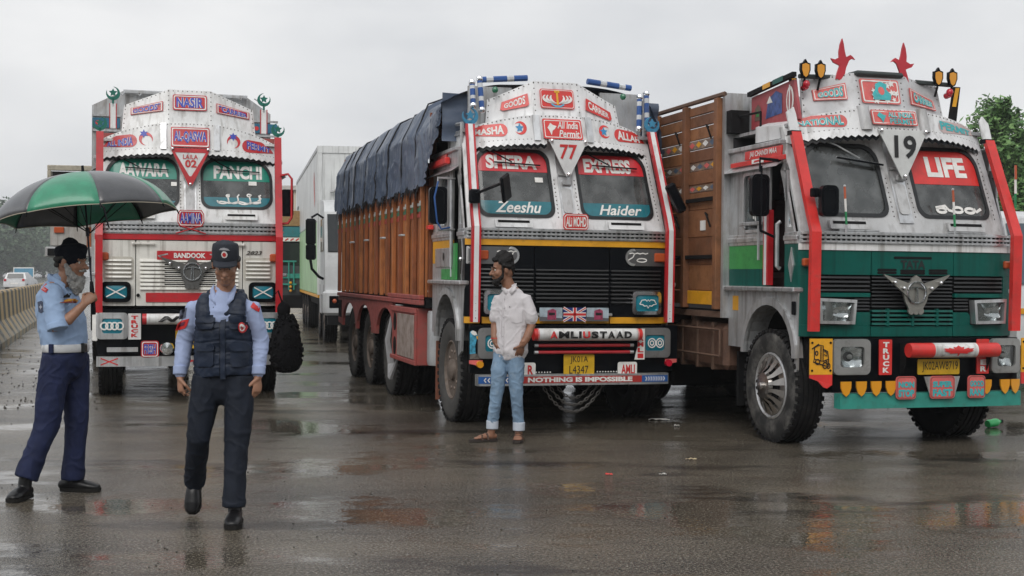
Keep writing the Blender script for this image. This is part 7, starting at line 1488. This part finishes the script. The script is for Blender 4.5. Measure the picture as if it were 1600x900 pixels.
def quilt(c, n):
    q = abs(sin((c.z - .02 * noise.noise(Vector((c.x * 5, 0, 0)))) * pi / .075)); f = -.010 * (1 - min(1, q * 3.2)) if c.z < 1.33 else 0
    return f + .008 * noise.noise(Vector((c.x * 14, c.y * 14, c.z * 22))) + .004 * noise.noise(Vector((c.x * 34, c.y * 34, c.z * 40)))
k = MB()
limb(k, [(.043, .01, .905), (.04, .01, .96), (.035, .01, 1.08), (.033, .0, 1.20), (.033, .02, 1.262)], [(.186, .138), (.190, .142), (.184, .138), (.180, .138), (.150, .108)], side=(1, 0, 0), n=28, round_ends=False)
for s in (-1, 1): limb(k, [(.035 + s * .095, -.085, 1.22), (.035 + s * .100, -.085, 1.30), (.037 + s * .105, -.055, 1.375), (.037 + s * .108, .0, 1.40), (.037 + s * .105, .06, 1.37), (.035 + s * .09, .10, 1.25)], [(.062, .030), (.055, .032), (.045, .03), (.042, .03), (.045, .03), (.06, .03)], side=(1, 0, 0), n=14)
limb(k, [(.04, .075, 1.25), (.04, .07, 1.40)], [(.12, .03), (.09, .03)], side=(1, 0, 0), n=14)
ve = fuse('vest', k, VEST, A, .0075, 2, quilt); tv = bvh(ve)
k = MB(); pts = []; cl = [(.045 + .100 * sin(a) * (1 - .35 * max(0, cos(a)) ** 2), .012 - .105 * cos(a), 1.420 - .115 * max(0, cos(a)) ** 1.6) for a in [radians(22) + radians(316) * i / 16 for i in range(17)]]
limb(k, cl, [(.026, .020)] * 17, side=(0, 0, 1), n=12); limb(k, [(x * 1 + (x - .045) * .12, y * 1.08, z - .030) for x, y, z in cl], [(.026, .022)] * 17, side=(0, 0, 1), n=12); fuse('vest_collar', k, VEST, ve, .007, 2, wrinkle(.005, 20, 20, 3))
patch(ve, tv, [(.045, .895), (.075, .895), (.075, 1.27), (.045, 1.28)], VEST, 'zip_placket', .010, 3, 20); patch(ve, tv, [(.040, .895), (.0445, .895), (.0445, 1.275), (.040, 1.275)], BLACK, 'zip', .004, 2, 16)
for x0, x1, z0, z1 in ((-.125, .005, .97, 1.10), (.105, .205, .97, 1.10), (-.10, .005, 1.20, 1.275), (.10, .195, 1.20, 1.275)):
    o = patch(ve, tv, rrect(x0, x1, z0, z1, .015, 2), VEST, 'pocket', .014, 8, 6); patch(o, tv, rrect(x0 - .006, x1 + .006, z1 - .035, z1 + .012, .012, 2), VEST, 'pocket_flap', .022, 8, 3)
c_ = (.175, 1.21); patch(ve, tv, ell(c_[0], c_[1], .022, .034, 12), LETR, 'vest_badge', .026, 6, 5); patch(ve, tv, ell(c_[0], c_[1], .014, .024, 12), LETW, 'badge_centre', .029, 6, 5); patch(ve, tv, ell(c_[0], c_[1] - .004, .007, .013, 10), LETR, 'badge_mark', .031, 4, 4)
# ---------------------------------------------------------------- bearded officer under the umbrella, in profile
Bp = person(95, 771, 'bearded officer in pale blue shirt and beret holding a green and black umbrella')
Mh = Matrix.Translation((.075, .0, 1.622)) @ Matrix.Rotation(radians(78), 4, 'Z') @ Matrix.Rotation(radians(6), 4, 'X')
hN, kN, aN = (.01, -.085, .96), (-.045, -.15, .50), (-.155, -.24, .16); hF, kF, aF = (.05, .085, .96), (.085, .07, .52), (.06, .06, .13)
SR, ER, WR = (.0, -.175, 1.42), (.06, -.235, 1.16), (.215, -.17, 1.325)
k = MB(); head_parts(k, Mh, (-.005, 0, 1.45), 1.05)
limb(k, [(.03, 0, .96), (.01, 0, 1.12), (-.02, 0, 1.32), (-.02, 0, 1.44)], [(.12, .14), (.12, .15), (.10, .16), (.075, .12)], side=(1, 0, 0))
limb(k, [(-.02, -.08, 1.39), (SR[0], SR[1], SR[2] - .04), ER, Vector(ER).lerp(Vector(WR), .35), WR], [.05, .045, .041, .040, .027]); hand(k, WR, (.62, .25, .72), (.1, .95, -.1), (-.6, .1, .75), 1.05)
limb(k, [(-.02, .1, 1.43), (-.03, .185, 1.425), (-.02, .24, 1.15), (.0, .20, .95)], [.06, .052, .041, .028]); hand(k, (.0, .20, .95), (.2, -.05, -1), (.2, -1, 0), (1, 0, .2), .6)
for h, kn, an in ((hN, kN, aN), (hF, kF, aF)): limb(k, [h, kn, an], [.08, .055, .04])
fuse('body', k, SKIN, Bp, .0055, 2); eyes(Bp, Mh)
k = MB(); T = lambda *p: Mh @ Vector(p)
limb(k, [T(0, -.03, -.10), T(0, -.055, -.14), T(0, -.06, -.185), T(0, -.055, -.215)], [(.062, .052), (.060, .055), (.046, .044), (.022, .024)], side=T(1, 0, 0) - T(0, 0, 0), n=16)
for s in (-1, 1): limb(k, [T(s * .074, -.005, -.02), T(s * .068, -.025, -.07), T(s * .04, -.06, -.11)], [.012, .022, .03], n=10)
limb(k, [T(-.03, -.092, -.058), T(0, -.106, -.050), T(.03, -.092, -.058)], [.008, .010, .008], n=8)
fuse('beard', k, GREY, Bp, .0055, 1, lambda c, n: .010 * noise.noise(Vector((c.x * 60, c.y * 60, c.z * 22))) + .006 * noise.noise(Vector((c.x * 140, c.y * 140, c.z * 60))))
k = MB(); limb(k, [T(-.06, .075, -.03), T(0, .10, -.02), T(.06, .075, -.03)], [.022, .024, .022], n=8); limb(k, [T(-.075, .02, .03), T(-.06, .085, .01)], [.014, .02], n=8); limb(k, [T(.075, .02, .03), T(.06, .085, .01)], [.014, .02], n=8); fuse('hair', k, mat('grey_black_hair', (.035, .033, .03), .7, bump=.5, bscale=120), Bp, .006, 2)
k = MB(); limb(k, [T(0, .01, .022), T(0, .012, .055), T(0, .016, .085), T(0, .022, .108), T(0, .025, .122)], [(.084, .106), (.091, .114), (.096, .120), (.086, .104), (.05, .06)], side=T(1, 0, 0) - T(0, 0, 0), n=24)
fuse('beret', k, mat('navy_beret', (.007, .009, .016), .9, var=.2, bump=.2, bscale=140, spec=.2), Bp, .006, 3, wrinkle(.004, 16, 16, 4))
k = MB()
limb(k, [(.032, 0, 1.02), (.022, 0, 1.08), (.010, 0, 1.18), (-.012, 0, 1.30), (-.03, 0, 1.40), (-.025, 0, 1.455), (-.01, 0, 1.485)], [(.142, .165), (.158, .175), (.162, .185), (.152, .195), (.125, .185), (.085, .12), (.062, .066)], side=(1, 0, 0), n=26)
limb(k, [(-.015, -.11, 1.41), SR, Vector(SR).lerp(Vector(ER), .5), (.062, -.236, 1.165)], [.070, .074, .070, .070], n=18, round_ends=False)
limb(k, [(-.025, .11, 1.42), (-.03, .185, 1.425), (-.02, .24, 1.16)], [.078, .080, .07], n=18)
sh = fuse('shirt', k, SHIRTB, Bp, .0075, 3, wrinkle(.0055, 9, 11, 8)); ts = bvh(sh)
k = MB(); limb(k, [(.052, -.230, 1.200), (.064, -.238, 1.158)], [(.073, .073), (.073, .073)], n=18, round_ends=False); fuse('sleeve_fold', k, SHIRTB, sh, .006, 2)
k = MB(); cpts = [(.045 + .0 , -.085, 1.445), (.01, -.088, 1.475), (-.05, -.075, 1.505), (-.085, .0, 1.515), (-.05, .075, 1.505)]; limb(k, cpts, [(.028, .012)] * 5, side=(0, 0, 1), n=10); limb(k, [(.0, -.095, 1.468), (.045, -.105, 1.43), (.085, -.085, 1.385)], [(.020, .007), (.028, .008), (.012, .006)], side=(0, 0, 1), n=10); fuse('collar', k, SHIRTB, sh, .005, 2)
patch(sh, ts, [(-.105, 1.282), (-.075, 1.268), (-.045, 1.285), (-.042, 1.345), (-.075, 1.352), (-.108, 1.342)], mat('badge_slate_blue', (.06, .075, .12), .7), 'sleeve_badge', .006); patch(sh, ts, star(-.075, 1.31, .018, 4, .4), mat('badge_silver_thread', (.35, .37, .42), .6), 'badge_star', .009)
patch(sh, ts, [(-.085, 1.445), (-.01, 1.408), (.0, 1.432), (-.075, 1.475)], LETR, 'shoulder_title', .008); patch(sh, ts, [(-.07, 1.448), (-.015, 1.42), (-.01, 1.43), (-.065, 1.458)], mat('title_pink', (.6, .25, .25), .7), 'title_stitching', .011)
patch(sh, ts, [(.080, 1.342), (.135, 1.337), (.136, 1.362), (.081, 1.367)], YEL, 'name_tag', .008); patch(sh, ts, [(.080, 1.340), (.135, 1.335), (.136, 1.345), (.081, 1.350)], DRED, 'tag_base', .010); patch(sh, ts, [(.078, 1.375), (.093, 1.373), (.095, 1.40), (.08, 1.402)], BLACK, 'pocket_pin', .008)
k = MB()
limb(k, [(.032, 0, 1.035), (.030, 0, .98), (.028, 0, .90)], [(.140, .165), (.148, .17), (.14, .165)], side=(1, 0, 0), n=24)
limb(k, [hN, Vector(hN).lerp(Vector(kN), .5) + Vector((-.01, 0, 0)), kN, Vector(kN).lerp(Vector(aN), .5), Vector(kN).lerp(Vector(aN), 1.05)], [.112, .100, .084, .076, .080], n=20, round_ends=False); limb(k, [hF, Vector(hF).lerp(Vector(kF), .5), kF, Vector(kF).lerp(Vector(aF), .5), (.056, .06, .085)], [.112, .100, .084, .075, .080], n=20, round_ends=False)
fuse('trousers', k, NAVY, Bp, .0085, 3, wrinkle(.007, 10, 7, 3))
k = MB(); pts = [(.032 + .150 * cos(t), .176 * sin(t), 1.022) for t in [2 * pi * i / 36 for i in range(36)]]; V = []
for x, y, z in pts: dx, dy = x - .032, y; q = sqrt(dx * dx + dy * dy); V += [(x, y, z - .028), (x + dx / q * .006, y + dy / q * .006, z - .022), (x + dx / q * .006, y + dy / q * .006, z + .022), (x, y, z + .028)]
k.add(V, [(4 * i + j, 4 * ((i + 1) % 36) + j, 4 * ((i + 1) % 36) + j + 1, 4 * i + j + 1) for i in range(36) for j in range(3)]); be = k.build('belt', mat('white_belt', (.62, .63, .64), .5, dirt=.2), Bp, 50)
k = MB(); k.box(.160, .196, -.085, -.03, .99, 1.055, .008); k.build('belt_buckle', mat('dark_buckle', (.05, .05, .05), .3, .8), be); k = MB(); k.box(-.02, .012, -.195, -.165, .99, 1.055, .005); k.build('belt_loop', NAVY, be)
boots(Bp, 'boot', (-.165, -.185, .010), (-.20, -.40, .008), (-.158, -.225, .20), w=.052); boots(Bp, 'boot', (-.02, .075, .008), (.245, .05, .008), (.052, .062, .15), w=.050)
# ---------------------------------------------------------------- man in the white shirt
Cp = person(787, 690, 'young bearded man in white shirt and rolled jeans, hands in pockets')
Mh = Matrix.Translation((-.010, -.02, 1.572)) @ Matrix.Rotation(radians(-72), 4, 'Z') @ Matrix.Rotation(radians(5), 4, 'X')
fd = radians(-30); sd_ = (cos(fd), sin(fd), 0)
hL, kL, aL = (-.012, .03, .81), (-.06, -.03, .46), (-.105, -.01, .14); hR, kR, aR = (.112, -.04, .81), (.115, -.05, .46), (.138, .0, .13)
k = MB(); head_parts(k, Mh, (.06, .0, 1.385)); T = lambda *p: Mh @ Vector(p)
limb(k, [(.055, 0, .86), (.07, 0, 1.05), (.075, 0, 1.25), (.07, 0, 1.37)], [(.12, .08), (.12, .08), (.14, .09), (.09, .06)], side=sd_)
limb(k, [(.12, -.03, 1.31), (.195, -.06, 1.28), (.252, -.08, 1.06), (.208, -.155, .955), (.168, -.170, .895)], [.045, .042, .040, .037, .030]); hand(k, (.168, -.170, .895), (-.3, .5, -1), (-.3, .9, 0), (-.9, -.3, .2), .15)
limb(k, [(.03, .02, 1.31), (-.045, .04, 1.28), (-.078, .04, 1.06), (-.084, -.01, .95), (-.072, -.025, .905)], [.045, .042, .040, .034, .028]); hand(k, (-.072, -.025, .905), (.2, .1, -1), (.9, .3, 0), (-.3, -.9, 0), .25)
for h, kn, an in ((hL, kL, aL), (hR, kR, aR)): limb(k, [h, kn, an], [.07, .05, .036])
for heel, toe, an in (((-.085, .01, .03), (-.275, -.07, .028), aL), ((.137, .035, .03), (.125, -.155, .028), aR)):
    heel, toe, an = Vector(heel), Vector(toe), Vector(an); d = (toe - heel).normalized(); sd2 = d.cross(Vector((0, 0, 1)))
    limb(k, [heel + Vector((0, 0, .018)), heel.lerp(toe, .35) + Vector((0, 0, .022)), heel.lerp(toe, .72) + Vector((0, 0, .012))], [(.028, .028), (.034, .030), (.040, .020)], side=sd2, n=14); limb(k, [heel.lerp(toe, .18) + Vector((0, 0, .02)), an], [.036, .034])
    for i in range(5): b = heel.lerp(toe, .74) + sd2 * (-.030 + .015 * i); limb(k, [b + Vector((0, 0, .012)), b + d * (.045 - .005 * abs(i - 1.5)) + Vector((0, 0, .006))], [.0095, .0075], n=8)
fuse('body', k, SKIN2, Cp, .0055, 2); eyes(Cp, Mh)
k = MB(); limb(k, [T(0, .03, .075), T(0, .015, .105), T(0, .005, .125)], [(.080, .088), (.074, .088), (.05, .07)], side=T(1, 0, 0) - T(0, 0, 0), n=20); limb(k, [T(0, .075, .05), T(0, .085, .0), T(0, .08, -.04)], [(.066, .034), (.062, .030), (.045, .022)], side=T(1, 0, 0) - T(0, 0, 0), n=16); limb(k, [T(-.035, -.062, .092), T(0, -.070, .100), T(.035, -.062, .092)], [.016, .022, .016], n=10)
for s in (-1, 1): limb(k, [T(s * .068, -.04, .07), T(s * .074, -.01, .04), T(s * .072, .045, .02)], [.016, .018, .024], n=10); limb(k, [T(s * .073, -.022, .03), T(s * .074, -.022, -.02)], [.009, .008], n=8)
fuse('hair', k, HAIR, Cp, .0055, 1, lambda c, n: .0035 * noise.noise(Vector((c.x * 120, c.y * 120, c.z * 80))) + .002)
k = MB(); limb(k, [T(0, -.07, -.098), T(0, -.072, -.118), T(0, -.066, -.14)], [(.045, .032), (.040, .034), (.02, .018)], side=T(1, 0, 0) - T(0, 0, 0), n=14)
for s in (-1, 1): limb(k, [T(s * .073, -.018, -.02), T(s * .066, -.03, -.065), T(s * .038, -.066, -.10)], [.008, .017, .022], n=10)
limb(k, [T(-.03, -.092, -.060), T(0, -.106, -.051), T(.03, -.092, -.060)], [.006, .007, .006], n=8); fuse('beard', k, HAIR, Cp, .005, 1, lambda c, n: .005 * noise.noise(Vector((c.x * 90, c.y * 90, c.z * 60))))
k = MB()
limb(k, [(.060, .0, .825), (.064, 0, .90), (.070, 0, 1.05), (.075, 0, 1.20), (.075, 0, 1.31), (.068, 0, 1.37), (.062, 0, 1.40)], [(.172, .122), (.168, .118), (.154, .110), (.158, .110), (.144, .098), (.102, .084), (.066, .064)], side=sd_, n=26)
limb(k, [(.13, -.03, 1.33), (.198, -.06, 1.305), (.235, -.075, 1.20), (.252, -.08, 1.125)], [.055, .060, .062, .062], n=18); limb(k, [(.03, .02, 1.33), (-.040, .035, 1.305), (-.062, .04, 1.20), (-.074, .04, 1.13)], [.055, .058, .060, .060], n=18)
sh = fuse('shirt', k, CLOTHW, Cp, .0072, 3, wrinkle(.0055, 10, 9, 12)); ts = bvh(sh)
for s in (-1, 1):
    k = MB(); c = Vector((.045, -.04, 1.40)); u = Vector(sd_)
    pts = [c + u * (.0 + s * .006) + Vector((0, -.045, -.03)), c + u * s * .03 + Vector((0, -.055, -.055)), c + u * s * .078 + Vector((.0, -.03, -.005)), c + u * s * .072 + Vector((.01, .035, .050)), c + u * s * .055 + Vector((.01, .015, .045)), c + u * s * .035 + Vector((0, -.03, .005))]
    k.add(pts, [(0, 1, 2, 5), (5, 2, 3, 4)]); o = k.build('collar_leaf', CLOTHW, sh, 60); md = o.modifiers.new('t', 'SOLIDIFY'); md.thickness = .006
patch(sh, ts, [(-.028, .80), (.0, .80), (.012, 1.33), (-.014, 1.34)], CLOTHW, 'button_placket', .006, 3, 20)
for i in range(6): patch(sh, ts, ell(-.012 + .004 * i, .88 + .085 * i, .005, .005, 8), mat('shirt_button', (.35, .34, .35), .4), 'button', .010, 3, 2)
o = patch(sh, ts, [(.07, 1.10), (.12, 1.085), (.17, 1.10), (.17, 1.22), (.07, 1.22)], CLOTHW, 'breast_pocket', .006); patch(o, ts, ell(.055, 1.235, .005, .004, 8), BLACK, 'pocket_mark', .012, 3, 2)
k = MB()
limb(k, [(.055, 0, .92), (.053, 0, .86), (.052, 0, .80)], [(.128, .085), (.148, .105), (.152, .108)], side=sd_, n=22)
limb(k, [hL, Vector(hL).lerp(Vector(kL), .5) + Vector((-.008, -.01, 0)), kL, Vector(kL).lerp(Vector(aL), .5), (-.103, -.01, .18)], [.082, .074, .060, .054, .051], n=20); limb(k, [hR, Vector(hR).lerp(Vector(kR), .5), kR, Vector(kR).lerp(Vector(aR), .5), (.137, .0, .165)], [.082, .074, .060, .054, .051], n=20)
fuse('jeans', k, DENIM, Cp, .0072, 3, wrinkle(.006, 13, 14, 6))
for x, z in ((-.105, .16), (.138, .145)):
    k = MB(); limb(k, [(x, -.005, z - .045), (x + .002, -.005, z + .035)], [.056, .056], n=20, round_ends=False); fuse('rolled_cuff', k, CUFF, Cp, .006, 1)
for heel, toe in (((-.07, .015, 0), (-.305, -.08, 0)), ((.139, .055, 0), (.123, -.19, 0))):
    heel, toe = Vector(heel), Vector(toe); d = (toe - heel).normalized(); L = (toe - heel).length; sd2 = d.cross(Vector((0, 0, 1)))
    k = MB(); sp = [(-.02, .030), (.1, .038), (.4, .034), (.7, .047), (.9, .042), (1.02, .022)]
    k.poly([(a, s_) for a, s_ in sp] + [(a, -s_) for a, s_ in reversed(sp)], lambda u, v, t: tuple(heel + d * (u * L) + sd2 * v + Vector((0, 0, .004 + t))), .022); so_ = k.build('sandal', mat('sandal_sole', (.03, .022, .018), .7), Cp, 40)
    k = MB()
    for (u0, u1, hh) in ((.70, .58, .05), (.50, .62, .062), (.42, .36, .075)):
        pts = [heel + d * (u0 * L) + sd2 * .046 + Vector((0, 0, .02)), heel + d * ((u0 + u1) / 2 * L) + sd2 * .026 + Vector((0, 0, hh)), heel + d * ((u0 + u1) / 2 * L) - sd2 * .026 + Vector((0, 0, hh)), heel + d * (u1 * L) - sd2 * .046 + Vector((0, 0, .02))]; k.tube(pts, .011, 6, flat=.45)
    k.build('sandal_straps', mat('sandal_leather', (.07, .035, .022), .6), so_)
k = MB(); k.tube([(-.083 + .034 * cos(t), -.012 + .034 * sin(t), .945) for t in [2 * pi * i / 16 for i in range(16)]], .004, 5, closed=True); k.build('wrist_thread', LETR, Cp)
# ---------------------------------------------------------------- umbrella
g0 = ground_at(95, 771); tip = at(129.5, 259, 8.9); grip = Vector((g0.x + .262, g0.y - .125, 1.385)); ax = (tip - grip).normalized()
UM = empty('umbrella', (grip.x, grip.y, grip.z), 0, 'large umbrella of alternating green and black panels held over the bearded officer', 'umbrella')
ln = (tip - grip).length; apex = ln - .055; q_ = ax.to_track_quat('Z', 'Y').to_matrix().to_4x4()
Rm = Matrix.Rotation(radians(-2.5), 4, 'X') @ Matrix.Rotation(radians(-7.0), 4, 'Y'); Tm = Matrix.Translation(ax * apex) @ Rm
Ru, Hu = .615, .30
def canopy(a, t, s=.5, e=1.):
    sag = 1 - .085 * t * t * (1 - (2 * s - 1) ** 2); r = Ru * sin(t * 1.35) / sin(1.35) * sag; z = -Hu * (1 - cos(t * 1.35)) / (1 - cos(1.35)) + .012 * (1 - (2 * s - 1) ** 2) * t; return Tm @ Vector((r * cos(a), r * sin(a), z * e))
UG = mat('umbrella_green', (.03, .25, .14), .38, var=.12, dscale=10, bump=.1, bscale=60, spec=.6, coat=.3); UB = mat('umbrella_black', (.05, .052, .058), .34, var=.2, dscale=10, bump=.1, bscale=60, spec=.7, coat=.5)
a0 = radians(-90 + 3)
for i in range(8):
    k = MB(); b = a0 + i * pi / 4 - pi / 8
    k.grid(lambda u, v: canopy(b + pi / 4 * u, .03 + .97 * v, u), 10, 14); o = k.build('canopy_panel', UG if i % 2 == 0 else UB, UM, 180, False); md = o.modifiers.new('t', 'SOLIDIFY'); md.thickness = .002
    k = MB(); k.tube([canopy(b + pi / 4 * u / 10, 1.0, u / 10) for u in range(11)], .0035, 4); k.build('hem_piping', mat('pale_piping', (.42, .38, .30), .6), o)
    k = MB(); k.tube([canopy(b, t / 10 * 1.03, 0) - Vector((0, 0, .006)) for t in range(1, 11)], .0035, 5); k.tube([canopy(b, .55, 0) - Vector((0, 0, .008)), Tm @ Vector((0, 0, -.42))], .003, 5); rb = k.build('rib', BLACK, UM)
    k = MB(); k.tube([canopy(b, 1.0, 0), canopy(b, 1.06, 0)], [.005, .003], 6); k.build('rib_tip', BLACK, rb)
k = MB(); k.tube([ax * (-.10), ax * apex], .0065, 8); k.tube([ax * (apex - .44), ax * (apex - .38)], .013, 8); k.build('shaft', mat('dark_shaft', (.02, .02, .03), .4, .6), UM)
k = MB(); k.tube([ax * (-.13), ax * -.11, ax * .05, ax * .10], [.012, .016, .016, .011], 10); k.build('handle', BLACK, UM)
k = MB(); k.tube([ax * (apex - .005), ax * (apex + .01), ax * (apex + .012), ax * (apex + .055)], [.028, .024, .011, .009], 10); k.build('ferrule', BLACK, UM)
s0 = canopy(a0 + pi / 8, .99, 0); k = MB(); k.tube([s0, s0 + Vector((.03, -.01, -.03)), s0 + Vector((.045, -.01, -.10)), s0 + Vector((.06, 0, -.16))], [.006, .012, .011, .008], 5, flat=.4); k.build('closing_strap', BLACK, UM)
